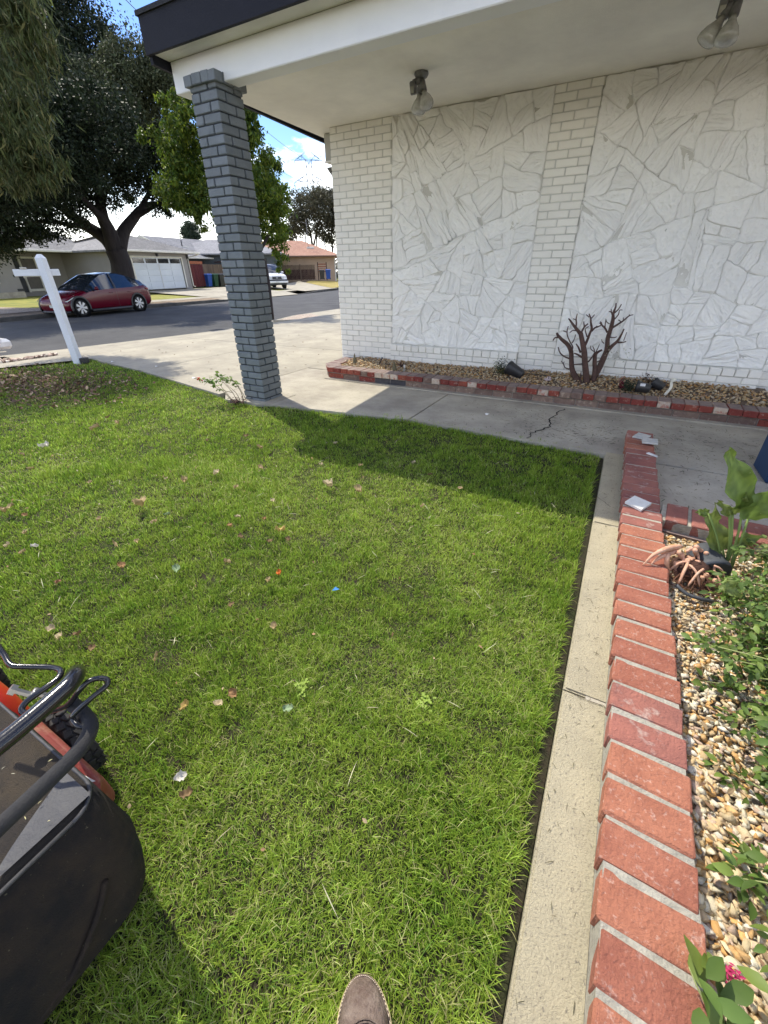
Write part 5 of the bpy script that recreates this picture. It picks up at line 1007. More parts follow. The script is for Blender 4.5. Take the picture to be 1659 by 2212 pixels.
# uprooted plant in a tipped pot
up = empty('uprooted_plant', 'withered plant with drooping peach coloured leaf stalks spilling from a tipped black pot', 'dead plant', (.47, 1.92, .03))
vp = []; fp = []
pm_ = mat('peach_stalk', (.62, .36, .24), .6, (.50, .26, .15), 25, (.70, .52, .38), 50, (.5, .65), .6, bump=.2, bscale=90, coord='World')
for q in PEACH:
    n_ = len(q); P_ = [Vector(p)-up.location for p in q]; rr = [.0095, .012, .007, .002][:n_] if n_ == 4 else [.010, .0095, .0018]
    if n_ == 2: rr = [.009, .004]
    v, f = tube_geo(smooth_path(P_, 4), [max(.0012, w.x) for w in smooth_path([Vector((r, 0, 0)) for r in rr], 4)], 8)
    obj('stalk', v, f, pm_, up, True)
for i in range(16):
    a = random.uniform(0, 6.3); p = Vector((random.uniform(-.05, .07), random.uniform(-.1, .03), .085)); d = Vector((math.cos(a)*.06, math.sin(a)*.06-.02, -.06)); obj('stalk', *tube_geo(smooth_path([p, p+d*.5+Vector((0, 0, .02)), p+d], 3), [.005]*6+[.0015], 6), pm_, up, True)
v, f = join_geo([tube_geo(smooth_path([Vector((random.gauss(0, .03), random.gauss(-.02, .04), random.uniform(.02, .08))), Vector((random.gauss(0, .06), random.gauss(-.04, .07), random.uniform(0, .05))), Vector((random.gauss(0, .08), random.gauss(-.06, .08), random.uniform(-.02, .02)))], 3), .0013, 4, False) for _ in range(90)])
obj('roots', v, f, mat('roots', (.16, .075, .045), .9, coord='World'), up)['kind'] = 'stuff'
bm = bmesh.new(); bmesh.ops.create_icosphere(bm, subdivisions=3, radius=.075)
for q in bm.verts: q.co *= 1+.25*noise.noise(q.co*25); q.co.z = q.co.z*.6+.035; q.co.y -= .02
bm_obj('root_ball', bm, mat('root_soil', (.055, .025, .018), .95, (.10, .05, .035), 60, bump=1, bscale=120, coord='World'), up, True)
q = Vector((-.25, .65, .25)).normalized().to_track_quat('Z', 'Y').to_matrix().to_4x4(); v, f = lathe_geo([(.070, -.02), (.074, -.02), (.076, .0), (.070, .005), (.058, .10), (0, .105)], 28)
obj('pot_shell', [Matrix.Translation((.07, .02, .028)) @ q @ Vector(x) for x in v], f, mat('pot_grey', (.05, .055, .062), .6, (.075, .08, .085), 30), up, True)
tube('pot_rim', [(-.06, -.16, .02), (-.02, -.19, .01), (.03, -.2, .012), (.07, -.18, .0)], .008, mat('pot_grey', (1, 1, 1)), up, 8, 3)

def bush(name, label, base, stems, lsize, cols, group=None, nleaf=7, seed=1, stemcol=(.30, .33, .12)):
    t = empty(name, label, 'bush', base, 0, group); r_ = random.Random(seed); paths = []; pts = []
    for s_ in stems:
        q = smooth_path([Vector(p)-t.location for p in s_], 5); paths.append((q, [.0035*(1-.75*i/len(q)) for i in range(len(q))]))
        for i, p in enumerate(q):
            if i < len(q)*.18: continue
            for _ in range(nleaf): 
                side = Vector((r_.gauss(0, 1), r_.gauss(0, 1), r_.gauss(0, .6))).normalized(); pts.append((p+side*r_.uniform(.01, .045), side))
    obj('stem', *join_geo([tube_geo(q, w, 6) for q, w in paths]), mat('bush_stem', stemcol, .7), t, True)
    V = []; F = []; Cc = []
    for p, sd in pts:
        L_ = lsize*r_.uniform(.55, 1.2); yaw = math.atan2(sd.y, sd.x)+r_.uniform(-.5, .5)
        v, f = leaf_vf(p, L_, L_*r_.uniform(.5, .62), yaw, r_.uniform(-.6, .55), .35, r_.uniform(-.8, .8)); o_ = len(V); V += v; F += [tuple(i+o_ for i in g) for g in f]
        c = r_.choice(cols); k = r_.uniform(.7, 1.3); Cc += [(c[0]*k, c[1]*k, c[2]*k)]*len(v)
    me = mesh('leaves', V, F, leafmat, True); at_ = me.color_attributes.new('tint', 'FLOAT_COLOR', 'POINT'); at_.data.foreach_set('color', np.array([(*x, 1) for x in Cc], np.float32).ravel()); link('leaves', me, t)
    return t
def rstems(base, n, reach, zt, seed, dirs=(1.6, 4.4), spread=.35):
    r_ = random.Random(seed); out = []; b = Vector(base)
    for i in range(n):
        a = r_.uniform(*dirs); L_ = reach*r_.uniform(.45, 1.1); e = b+Vector((math.cos(a)*L_, math.sin(a)*L_, zt*r_.uniform(.25, 1.0)))
        m_ = b.lerp(e, .5)+Vector((r_.gauss(0, .03), r_.gauss(0, .03), zt*.45)); out.append([b+Vector((r_.gauss(0, .02), r_.gauss(0, .02), 0)), m_, e, e+Vector((math.cos(a)*.05, math.sin(a)*.05, -.02))])
    return out
GRL = [(.12, .195, .035), (.09, .15, .028), (.18, .25, .05), (.10, .165, .035)]
bush('rose_bush', 'tangled rose bush with small dark green leaves over the middle gravel', (.97, 1.60, 0), rstems((.97, 1.60, 0), 90, .43, .24, 3, (0, 6.28)), .029, GRL, 'rose bushes in the gravel bed', 5, 3)
bush('rose_bush', 'low rose bush with loose sprays reaching toward the brick edging', (.90, 1.26, 0), rstems((.90, 1.26, 0), 80, .40, .22, 5, (.8, 5.6)), .028, GRL, 'rose bushes in the gravel bed', 5, 5)
bush('rose_bush', 'rose bush with larger glossy leaves at the lower right edge of the bed', (.87, .76, 0), rstems((.87, .76, 0), 40, .35, .18, 8, (1.2, 5.2)), .033, GRL, 'rose bushes in the gravel bed', 4, 8)
bush('olive_leaf_bush', 'yellow green bush behind the roses beside the broad leaf plant', (1.05, 2.05, 0), rstems((1.05, 2.05, 0), 36, .38, .42, 9, (0, 6.28)), .036, [(.14, .19, .05), (.20, .23, .07), (.10, .15, .04), (.20, .12, .07)], None, 5, 9)
bush('young_sprout', 'single dark green sprout leaning over the brick edging at the very bottom', (.47, .36, 0), [[(.47, .36, 0), (.43, .40, .06), (.375, .43, .11), (.35, .455, .13)], [(.47, .36, 0), (.50, .44, .08), (.49, .50, .12)]], .05, GRL, None, 2, 11)
pts = [(.45+random.gauss(0, .010), .52+random.gauss(0, .008), .03+random.uniform(0, .012)) for _ in range(60)]
o = scatter_mesh('pink_flower', pts, mk_leaf(.010, .005, [(.55, .05, .16), (.45, .03, .12)]), leafmat); tag(o, 'tiny withered magenta flower lying on the gravel near the bottom', 'flower')
pts = [(random.uniform(.42, .95), random.uniform(.2, 2.1), .03+random.uniform(0, .01)) for _ in range(260)]
scatter_mesh('gravel_litter', pts, mk_leaf(.028, .010, [(.28, .2, .11), (.2, .12, .07), (.36, .27, .15)], (-.1, .3)), littermat, 'stuff')

# ---------------------------------------------------------------- leaves and scraps on the lawn
LC = {'b': (.44, .335, .17), 'p': (.56, .46, .28), 'g': (.30, .40, .22), 'o': (.38, .22, .10), 't': (.55, .42, .22), 'w': (.66, .63, .56), 'O': (.62, .16, .03), 'r': (.24, .16, .08), 'y': (.55, .40, .14), 'B': (.32, .17, .10), 'Y': (.48, .55, .10)}
LN = {'b': 'crumpled tan leaf lying on the green lawn', 'p': 'pale papery leaf lying on the green lawn', 'g': 'grey green leaf resting on the lawn', 'o': 'dull orange leaf lying on the lawn', 't': 'thin straw coloured leaf strip on the lawn', 'w': 'whitish dried leaf on the lawn', 'O': 'bright orange flower head fallen on the lawn', 'r': 'small reddish brown leaf on the lawn', 'y': 'yellowed folded leaf on the lawn', 'B': 'brown curled leaf half hidden in the lawn', 'Y': 'yellow green clover tuft growing in the lawn'}
big_lab = {0: 'largest crumpled brown leaf, lying on the tall grass ridge', 24: 'flat grey green leaf with a pale vein near the lawn centre', 48: 'pointed pale leaf lying where the porch shade ends', 49: 'ragged tan leaf just past the edge of the porch shade'}
def dry_leaf(x, y, s_, c, i):
    r_ = random.Random(i+40); col = LC[c]; L_ = max(s_, .024)*1.4; W_ = L_*(.22 if c == 't' else .62 if s_ > .03 else .75); nx, ny = 9, 5; V = []; F = []; Cc = []
    for a in range(nx):
        for b in range(ny):
            u = a/(nx-1); w_ = b/(ny-1)-.5; k = math.sin(math.pi*min(1, u*.93+.05))**.7; lob = (.72+.45*abs(math.sin(u*9.4+i)) if W_ > .02 else .85+.2*math.sin(u*11+i))+r_.uniform(-.12, .12)*(abs(w_) > .4)
            V.append((L_*(u-.5), W_*w_*k*lob, L_*(.55*abs(w_)**1.3*1.2+.34*noise.noise(Vector((u*4, w_*4, i*1.3)))+.10*(u-.5)**2*4)+.004)); sh_ = .8+.4*noise.noise(Vector((u*6, w_*6, i*2.1)))+(.2 if b == 2 else 0); Cc.append((col[0]*sh_, col[1]*sh_, col[2]*sh_, 1))
    for a in range(nx-1):
        for b in range(ny-1): k = a*ny+b; F.append((k, k+ny, k+ny+1, k+1))
    me = mesh('dry_leaf', V, F, littermat, True); at_ = me.color_attributes.new('tint', 'FLOAT_COLOR', 'POINT'); at_.data.foreach_set('color', np.array(Cc, np.float32).ravel())
    o = link('dry_leaf', me, None, (x, y, .020 if not i == 0 else .03), (r_.uniform(-.3, .3), r_.uniform(-.3, .3), r_.uniform(0, 6.3)))
    where = ('beside the worn brown patch' if x < -4.2 else 'on the far lawn near the hibiscus' if y > 2.6 else 'in the porch shade' if y > 2.1 and x > -2.2 else 'just below the porch shade' if y > 1.75 and x > -2.2 else 'on the tall grass ridge' if y > 1.35 and x < -1.7 else 'below the grass ridge' if y > .95 and x < -1.5 else 'near the blue scrap' if x > -1.25 else 'to the left near the mower handles' if x < -1.9 else 'between the grey green leaf and the mower')
    size = 'largest' if s_ > .055 else 'wide' if s_ > .036 else 'small' if s_ > .024 else 'tiny'
    lab = size+' '+{'b': 'crumpled tan leaf', 'p': 'pale papery leaf', 'g': 'grey green leaf', 'o': 'dull orange leaf', 't': 'straw coloured leaf strip', 'w': 'whitish dried leaf', 'O': 'bright orange flower head', 'r': 'reddish brown leaf', 'y': 'yellowed folded leaf', 'B': 'brown curled leaf'}[c]+' lying '+where
    return tag(o, big_lab.get(i, lab), 'leaf', 'dry leaves scattered on the lawn')
for i, (x, y, s_, c) in enumerate(LEAVES):
    if c == 'Y':
        pts = [(x+random.gauss(0, .014), y+random.gauss(0, .014), random.uniform(-.012, .010)) for _ in range(22)]
        o = scatter_mesh('clover_tuft', pts, clover, leafmat); tag(o, 'bright yellow green clover tuft growing in the mown lawn', 'clover', 'clover tufts in the lawn')
    else: dry_leaf(x, y, s_, c, i)
o = obj('foil_scrap', [(0, 0, 0), (.020, .006, .006), (.026, .020, .003), (.006, .018, .010)], [(0, 1, 2, 3)], mat('blue_scrap', (.10, .32, .62), .5), None, loc=(BLUEBIT[0], BLUEBIT[1], .018)); tag(o, 'tiny light blue scrap in the middle of the lawn', 'scrap')
# countless small bits: straw, crumbs, clippings
def litter(name, n, xr, yr, cond, z, L0, L1, w, cols, flat=.12):
    pts = []
    while len(pts) < n:
        x, y = random.uniform(*xr), random.uniform(*yr)
        if cond(x, y): pts.append((x, y, z(x, y)+random.uniform(0, .004)))
    def mk(p):
        L_ = random.uniform(L0, L1); v, f = leaf_vf(Vector(p), L_, w*random.uniform(.6, 1.3), random.uniform(0, 6.3), random.uniform(-flat, flat*2), .2, random.uniform(-.5, .5)); c = random.choice(cols); s_ = random.uniform(.7, 1.2); return v, f, (c[0]*s_, c[1]*s_, c[2]*s_)
    return scatter_mesh(name, pts, mk, littermat, 'stuff')
litter('lawn_litter', 520, (-5.5, -.2), (.1, 3.2), lambda x, y: random.random() < min(1, .12+max(0, (-x-1.4))*.4), lambda x, y: .006, .008, .022, .008, [(.46, .34, .2), (.36, .22, .12), (.5, .42, .28), (.25, .14, .07)], .5)
litter('lawn_litter', 1500, (-8.4, -4.2), (1.5, 3.6), lambda x, y: random.random() < max(0, 1.1-math.hypot((x+6.6)/1.9, (y-2.6)/.95)) and x > -8.16, lambda x, y: .004, .02, .06, .028, [(.24, .14, .085), (.17, .10, .06), (.4, .29, .19), (.12, .08, .05)], .5)
litter('lawn_straw', 260, (-4.5, -.1), (.1, 3.2), lambda x, y: True, lambda x, y: .010, .03, .075, .0022, [(.62, .58, .38), (.55, .48, .3)], .35)
litter('clippings', 1500, (-1.3, 1.9), (2.5, 4.35), lambda x, y: (y > 3.42 if x < .14 else x > crx(y)+.03) and random.random() < (.9 if abs(y-3.75) < .3 and x > -.7 else .35), lambda x, y: .002, .012, .06, .0034, [(.05, .07, .03), (.08, .09, .04), (.07, .05, .035)])
litter('clippings', 150, (.05, .25), (.2, 3.3), lambda x, y: cux(y)+.008 < x < clx(y)-.004, lambda x, y: .004, .008, .03, .0016, [(.08, .08, .04), (.12, .11, .06)])
litter('clippings', 90, (-8, -4), (4.2, 8), lambda x, y: True, lambda x, y: zn(x, y)+.002, .02, .05, .02, [(.45, .38, .28), (.2, .14, .1)])
bits = [(-4.9, 3.72, .07), (-7.05, 3.95, .06), (-6.05, 4.0, .05), (-1.02, 3.87, .045)]
for (x, y, s_), lab in zip(bits, ['white scrap on the driveway near the lawn edge', 'white crumpled scrap at the lawn edge beside the sign post', 'small white scrap on the driveway farther from the post', 'white round petal lying on the walkway concrete']):
    v = [(s_*.5*math.cos(a)*(1+.25*math.sin(a*3)), s_*.35*math.sin(a), .004+.006*math.cos(a*2)) for a in [k*math.pi/5 for k in range(10)]]+[(0, 0, .012)]
    o = obj('paper_scrap', v, [(k, (k+1) % 10, 10) for k in range(10)], plaster, None, loc=(x, y, zn(x, y)+.002)); tag(o, lab, 'scrap')
# ---------------------------------------------------------------- lawn mower (rear bag toward the photographer)
mo = empty('lawn_mower', 'dusty red push mower with a black rear grass bag and black handles', 'lawn mower', (-.95, -.1, 0))
def mobj(name, v, f, m, sm=True, parent=None):
    o = obj(name, v, f, m, parent or mo, sm)
    if parent is None: o.location = -mo.location
    return o
# bag: rounded box hull, built as loops from the top seam down
YC = -.165; HW = .262
def rrect(x0, x1, y0, y1, r, z, n=7, tilt=0.):
    pts = []
    for cx_, cy_, a0 in ((x1-r, y1-r, 0), (x0+r, y1-r, 90), (x0+r, y0+r, 180), (x1-r, y0+r, 270)):
        for k in range(n): a = math.radians(a0+90*k/(n-1)); pts.append((cx_+r*math.cos(a), cy_+r*math.sin(a), z+tilt*(cx_+r*math.cos(a)-x1)))
    return pts
def loft(rows, closed=True, capend=True, capstart=False):
    v = [p for r in rows for p in r]; n = len(rows[0]); f = []
    for i in range(len(rows)-1):
        for k in range(n if closed else n-1): f.append((i*n+k, i*n+(k+1) % n, (i+1)*n+(k+1) % n, (i+1)*n+k))
    if capend: f.append(tuple((len(rows)-1)*n+k for k in range(n)))
    if capstart: f.append(tuple(range(n))[::-1])
    return v, f
rows = []
for z, ox, oy, r in ((.352, 0, 0, .05), (.33, .014, .006, .055), (.27, .034, .012, .062), (.20, .050, .016, .07), (.13, .056, .012, .075), (.085, .060, .004, .08), (.055, .042, -.02, .08), (.046, -.03, -.08, .05)):
    rows.append(rrect(-1.16, -.672+ox, YC-HW-oy, YC+HW+oy, r, z, 7, -.035))
v, f = loft(rows[::-1], True, False, True)
v = [(x+.012*noise.noise(Vector((x*8, y*8, z*8))), y+.012*noise.noise(Vector((x*7+3, y*7, z*7))), z) for x, y, z in v]
mobj('bag_side', v, f, bag_side)
rows = []
for s_, h in ((0, .003), (.012, .009), (.03, .010), (.06, .006), (.12, .001), (.2, -.004)):
    rows.append(rrect(-1.158+s_, -.674-s_, YC-HW+s_, YC+HW-s_, max(.05-s_*.2, .008), .352+h, 7, -.035+.05*s_))
v, f = loft(rows); mobj('bag_top', [(x, y, z+.006*noise.noise(Vector((x*8, y*8, 2)))) for x, y, z in v], f, bag_top)
rim = rrect(-1.159, -.671, YC-HW-.002, YC+HW+.002, .052, .353, 7, -.035)
v, f = tube_geo(rim+[rim[0]], .0038, 8); mobj('seam_piping', v, f, bag_trim)
def strip3(name, L_, m, w, nrm=(0, 0, 1), th=.002):
    P_ = [Vector(p) for p in L_]; v = []; f = []
    for i, p in enumerate(P_):
        d = (P_[min(i+1, len(P_)-1)]-P_[max(i-1, 0)]).normalized(); s_ = d.cross(Vector(nrm)).normalized()*w/2; v += [p-s_, p+s_]
    for i in range(len(P_)-1): f.append((2*i, 2*i+1, 2*i+3, 2*i+2))
    return mobj(name, v, f, m)
# vinyl corner patch and the band along the rear edge of the top
v = []; f = []
for i in range(10):
    t_ = i/9; y_ = .088-.15*t_; w_ = .080*(1-t_)**.8+.002
    for u in (0, .5, 1): v.append((-.682-w_*u, y_, .366-.006*(u-.5)**2+.0006*i+.002*u))
for i in range(9):
    for u in (0, 1): a = i*3+u; f.append((a, a+1, a+4, a+3))
mobj('vinyl_band', v, f, bag_trim)
cl_ = []
for _ in range(70):
    y_ = random.uniform(-.40, .09); x_ = -.69-abs(random.gauss(0, .16)); cl_.append((x_, y_, .3745-.035*0+.035*(-.672-x_)*1.0))
o = scatter_mesh('clippings_on_bag', cl_, mk_leaf(.007, .0018, [(.45, .42, .22), (.30, .32, .12), (.5, .48, .36)], (-.1, .3)), littermat, 'stuff', mo); o.location = -mo.location
# zip line of stitches on the side
zp = [(-.626, .03, .215), (-.619, .004, .18), (-.615, -.026, .15), (-.613, -.06, .12), (-.617, -.09, .10), (-.62, -.2, .085)]
v, f = tube_geo(smooth_path(zp, 4), .006, 6); mobj('side_strap', v, f, bag_side)
# matte frame bar lying over the bag and its bend toward the deck
FR = [(-.676, -.30, .452), (-.684, -.10, .452), (-.690, .00, .452), (-.700, .095, .452), (-.712, .128, .452), (-.735, .150, .450), (-.775, .158, .448), (-.82, .160, .446)]
v, f = tube_geo(smooth_path(FR, 4), .0135, 14); mobj('bag_frame_bar', v, f, black_matte)
# shiny wire loops of the bail and the bag handle
W1 = [(-.735, .150, .450), (-.748, .138, .455), (-.769, .139, .46), (-.768, .146, .47), (-.752, .176, .49), (-.743, .203, .50), (-.750, .211, .505), (-.762, .204, .51), (-.768, .188, .515), (-.778, .169, .50), (-.81, .150, .46), (-.90, .13, .40), (-1.0, .12, .33)]
v, f = tube_geo(smooth_path(W1, 4), .0052, 10); mobj('wire_handle', v, f, black_gloss)
W2 = [(-1.02, .12, .62), (-.94, .131, .60), (-.905, .130, .58), (-.872, .125, .57), (-.849, .138, .565), (-.813, .160, .56), (-.789, .165, .56), (-.774, .153, .56), (-.772, .127, .56), (-.777, .102, .555), (-.773, .090, .55), (-.762, .092, .545), (-.755, .11, .54)]
v, f = tube_geo(smooth_path(W2, 4), .0052, 10); mobj('control_bail', v, f, black_gloss)
# main handle tube
HB = [(-.675, -.42, .60), (-.672, -.2, .60), (-.676, .02, .60), (-.69, .125, .60), (-.70, .152, .598), (-.725, .168, .585), (-.78, .178, .54), (-.95, .185, .38), (-1.12, .185, .22)]
v, f = tube_geo(smooth_path(HB, 4), .0142, 16); mobj('handle', v, f, black_gloss)
HB2 = [(-.675, -.42, .60), (-.69, -.50, .597), (-.73, -.515, .585), (-.95, -.52, .38), (-1.12, -.52, .22)]
v, f = tube_geo(smooth_path(HB2, 4), .0142, 16); mobj('handle', v, f, black_gloss)
for q in ((-.885, .128, .47), (-.86, .15, .45)):
    b_ = obj('bolt', *lathe_geo([(.006, 0), (.006, .03), (.011, .03), (.011, .04), (0, .042)], 6), chrome, mo); b_.location = Vector(q)-mo.location; b_.rotation_euler = (.5, -.6, 0)
    w_ = obj('washer', *lathe_geo([(.015, 0), (.015, .004), (0, .004)], 14), chrome, mo, True); w_.location = Vector(q)-mo.location; w_.rotation_euler = (.5, -.6, 0)
# deck: red steel shell with flared skirt, decal on its rear quarter
rows = []
for z, ox, r in ((.075, .012, .10), (.11, .006, .10), (.17, 0, .10), (.20, -.015, .09), (.215, -.05, .08)):
    rows.append(rrect(-1.66-ox, -.93+ox, YC-.235-ox, YC+.285+ox, r, z, 7))
v, f = loft(rows); mobj('deck', v, f, mower_red)
rows = []
for z, ox, r in ((.08, -.01, .05), (.15, .0, .05), (.185, .012, .045), (.19, .03, .045)):
    rows.append(rrect(-1.20-ox, -.83+ox, .02, .147-ox*.5, .035, z, 5, -.16))
v, f = loft(rows); mobj('rear_quarter', v, f, mower_red)
dec = mat('decal_white', (.66, .64, .58), .5)
for k in range(2):
    y_ = .151; x0 = -.97+k*.075
    zz_ = .1915-.16*(x0+.80)
    mobj('decal', [(x0, .112, zz_), (x0+.055, .122, zz_-.0085), (x0+.06, .1275, zz_-.0092), (x0+.004, .118, zz_-.0004)], [(0, 1, 2, 3)], dec, False)
    mobj('decal', [(x0+.02, .100, zz_-.002), (x0+.06, .108, zz_-.0085), (x0+.062, .111, zz_-.0090), (x0+.022, .103, zz_-.0025)], [(0, 1, 2, 3)], dec, False)
# engine cover
rows = []
for z, ox in ((.21, .03), (.30, .02), (.37, 0), (.41, -.04), (.42, -.09)):
    rows.append(rrect(-1.42-ox, -1.08+ox, YC-.16-ox, YC+.285+ox, .09, z, 7))
v, f = loft(rows); mobj('engine_cover', v, f, mat('engine_red', (.50, .022, .016), .3, (.42, .022, .015), 6, spec=.5))
mobj('engine_trim', *loft([rrect(-1.49, -1.11, YC-.19, YC+.20, .09, .205, 7), rrect(-1.49, -1.11, YC-.19, YC+.20, .09, .235, 7)]), black_plastic)
mobj('fuel_cap', *[[(x-1.18, y+.02, z+.36) for x, y, z in lathe_geo([(.03, 0), (.03, .03), (.026, .036), (0, .037)], 18)[0]], lathe_geo([(.03, 0), (.03, .03), (.026, .036), (0, .037)], 18)[1]], black_plastic)
# wheels with tread lugs
def mower_wheel(x, y, R_, w_, cap=True):
    wh = empty('wheel', None, None); del_ = wh; wh.parent = mo; wh.location = Vector((x, y, R_-.012))-mo.location
    pr = [(R_*.55, -w_/2), (R_*.88, -w_/2), (R_*.97, -w_*.38), (R_*.975, 0), (R_*.97, w_*.38), (R_*.88, w_/2), (R_*.55, w_/2)]
    v, f = lathe_geo(pr, 36); M_ = Matrix.Rotation(math.pi/2, 4, 'X'); obj('tyre', [M_ @ Vector(q) for q in v], f, rubber, wh, True)
    bm = bmesh.new(); n_ = 22
    for k in range(n_):
        for s_ in (-1, 1):
            a = 2*math.pi*(k+.25*s_)/n_
            add_box(bm, -.011, .011, -w_*.20, w_*.20, -.003, .004, .0015, Matrix.Rotation(a, 4, 'Y') @ Matrix.Translation((0, s_*w_*.24, R_*.985)) @ Matrix.Rotation(s_*.35, 4, 'Z'))
    bm_obj('tread', bm, rubber, wh)
    v, f = lathe_geo([(0, -w_*.4), (R_*.5, -w_*.42), (R_*.56, -w_*.3), (R_*.56, w_*.3), (R_*.5, w_*.42), (0, w_*.4)], 28); obj('rim', [M_ @ Vector(q) for q in v], f, mat('wheel_hub', (.30, .30, .29), .6), wh, True)
mower_wheel(-1.085, .175, .098, .046); mower_wheel(-1.10, -.53, .115, .052); mower_wheel(-1.60, .17, .1, .048); mower_wheel(-1.60, -.5, .1, .048)

# ---------------------------------------------------------------- boot
bt = empty('boot', 'brown leather work boot with a pale crepe sole standing on the grass', 'boot', (-.0786, .0625, 0), math.radians(36))
def outline(y, w0=.052):
    """half width of the sole at distance y behind the toe"""
    t_ = y/.30
    return w0*math.sqrt(max(0, 1-(1-min(t_/.30, 1))**2.1)) if t_ < .30 else w0*(1-.26*math.sin((t_-.30)/.7*math.pi)**1.0*(1 if t_ < 1 else 0)) if t_ < .9 else w0*.80*math.sqrt(max(0, 1-((t_-.9)/.1)**2))
TY = .155                                       # toe tip, local y
ysamp = [0, .002, .006, .012, .022, .035, .055, .08, .11, .14, .17, .20, .23, .26, .275, .288, .296, .30]
def ring_at(scale, z, k=1.0, dy=0):
    L_ = [(-outline(y_)*scale*k-.0, TY-y_*1.0-(1-scale)*.0-dy*(1-y_/.15), z) for y_ in ysamp]; R_ = [(outline(y_)*scale*k, TY-y_-dy*(1-y_/.15), z) for y_ in reversed(ysamp[1:-1])]
    return L_+R_
v, f = loft([ring_at(1.0, -.018), ring_at(1.02, .0), ring_at(1.02, .020), ring_at(1.0, .026)], True, True, True); obj('sole', v, f, sole_m, bt, True)
v, f = loft([ring_at(.97, .0262), ring_at(.965, .030, dy=.002), ring_at(.92, .0305, dy=.004)], True, True); obj('welt', v, f, leather, bt, True)
# toe cap and vamp
def upper_row(s_, z, dy): return [(x*s_, TY-(TY-y)-dy*max(0, 1-(TY-y)/.15), z) for x, y, _ in ring_at(1, 0)]
def height(d, u):                               # d behind toe, u -1..1 across
    top = .030+.036*min(1, d/.045)**.55+.012*min(1, max(0, d-.05)/.06)+.075*max(0, (d-.125)/.08)**1.3*(1 if d < .25 else 1)
    top = min(top, .17); return .030+(top-.030)*math.sqrt(max(0, 1-abs(u)**2.6))
v = []; f = []; NU = 14
for d in ysamp:
    w_ = outline(d)*.90+.0005
    for k in range(NU+1): u = -math.cos(math.pi*k/NU); z = height(max(0, d-.003), u)+.0016*noise.noise(Vector((u*3, d*60, 0))); v.append((u*w_, TY-d-.004*(1-d/.3), z))
for i in range(len(ysamp)-1):
    for k in range(NU): a = i*(NU+1)+k; f.append((a, a+1, a+NU+2, a+NU+1))
o = obj('upper', v, f, leather, bt, True)
# tan tongue and collar behind the toe cap, double stitch rows
def arc(d0, bow, lift, uu, n_=17):
    P_ = []
    for k in range(n_): u = -uu+2*uu*k/(n_-1); d = d0+bow*(u*u); P_.append((u*outline(d)*.90, TY-d-.004, height(d, u)+lift))
    return P_
for k, (d0, bow) in enumerate(((.060, .030), (.064, .030), (.068, .030))): v, f = tube_geo(arc(d0, bow, .0015, .86), .0013, 5); obj('stitch_row', v, f, leather, bt)
v = []; f = []
for i in range(9):
    d0 = .076+.014*i
    for k, p in enumerate(arc(d0, .028, .0032, .80, 15)): v.append(p)
for i in range(8):
    for k in range(14): a = i*15+k; f.append((a, a+1, a+16, a+15))
obj('tongue', v, f, leather_tan, bt, True)
A_ = arc(.079, .028, .0055, .74, 16)
for k in range(0, 15, 1):
    p, q = Vector(A_[k]), Vector(A_[k+1]); v, f = tube_geo([p.lerp(q, .12), p.lerp(q, .72)], .0013, 5); obj('stitch', v, f, thread_m, bt)
ws = ring_at(.945, .0325, dy=.004)
for k in range(34):
    pass
gg = []
n_ = len(ysamp)
path = smooth_path([Vector(p) for p in ws[n_-6::-1]+ws[:n_+8:-1]], 6)
for k in range(0, len(path)-2, 2): gg.append(tube_geo([path[k], path[k].lerp(path[k+1], .9)], .0008, 4))
obj('welt_stitching', *join_geo(gg), thread_m, bt)
v, f = loft([[(.046*math.cos(a)*s_, -.075+.058*math.sin(a)*s_, z) for a in [2*math.pi*k/24 for k in range(24)]] for z, s_ in ((.07, .95), (.11, .95), (.15, .93), (.20, .95), (.205, .93), (.19, .88), (.12, .86))], True, True); obj('shaft', v, f, leather, bt, True)
v, f = lathe_geo([(.022, 0), (.020, .02), (0, .024)], 20)
obj('collar_pad', [(x, y*1.1+.035, z+.118) for x, y, z in v], f, mat('dark_pad', (.05, .04, .032), .8, bump=.5, bscale=200), bt, True)

# ---------------------------------------------------------------- trees
def cloud(name, blobs, n, size, cols, m, parent, seed=1, sub=26, sig=.28, aspect=.55, droop=0., sizeaspect=1., light=(0, 0, 0), keep=None, shell=.5):
    r_ = np.random.default_rng(seed); B = np.array(blobs, float); wgt = B[:, 3]**2; wgt /= wgt.sum()
    nb = len(B)*sub; bi = r_.choice(len(B), nb, p=wgt); d = r_.normal(size=(nb, 3)); d /= np.linalg.norm(d, axis=1)[:, None]
    sc = B[bi, :3]+d*(B[bi, 3]*(shell+(1.02-shell)*r_.random(nb)**.6))[:, None]; ss = B[bi, 3]*sig*r_.uniform(.6, 1.3, nb)
    ci = r_.integers(0, nb, n); g = r_.normal(size=(n, 3)); g[:, 2] *= .8
    P_ = sc[ci]+g*ss[ci][:, None]*.75
    a1 = r_.normal(size=(n, 3)); a1[:, 2] -= droop*2.5; a1 /= np.linalg.norm(a1, axis=1)[:, None]
    a2 = np.cross(a1, r_.normal(size=(n, 3))); a2 /= np.linalg.norm(a2, axis=1)[:, None]
    s_ = size*r_.uniform(.6, 1.35, n)[:, None]; w_ = s_*aspect
    V = np.stack([P_, P_+a1*s_*.45+a2*w_*.5, P_+a1*s_, P_+a1*s_*.45-a2*w_*.5], 1).reshape(-1, 3)
    F = (np.arange(n)[:, None]*4+np.array([0, 1, 2, 3])[None])
    cl = np.array(cols)[r_.integers(0, len(cols), n)]*r_.uniform(.7, 1.3, (n, 1))*r_.uniform(.75, 1.25, nb)[ci][:, None]
    me = np_mesh(name, V, F, m, np.repeat(cl, 4, 0)); return link(name, me, parent)
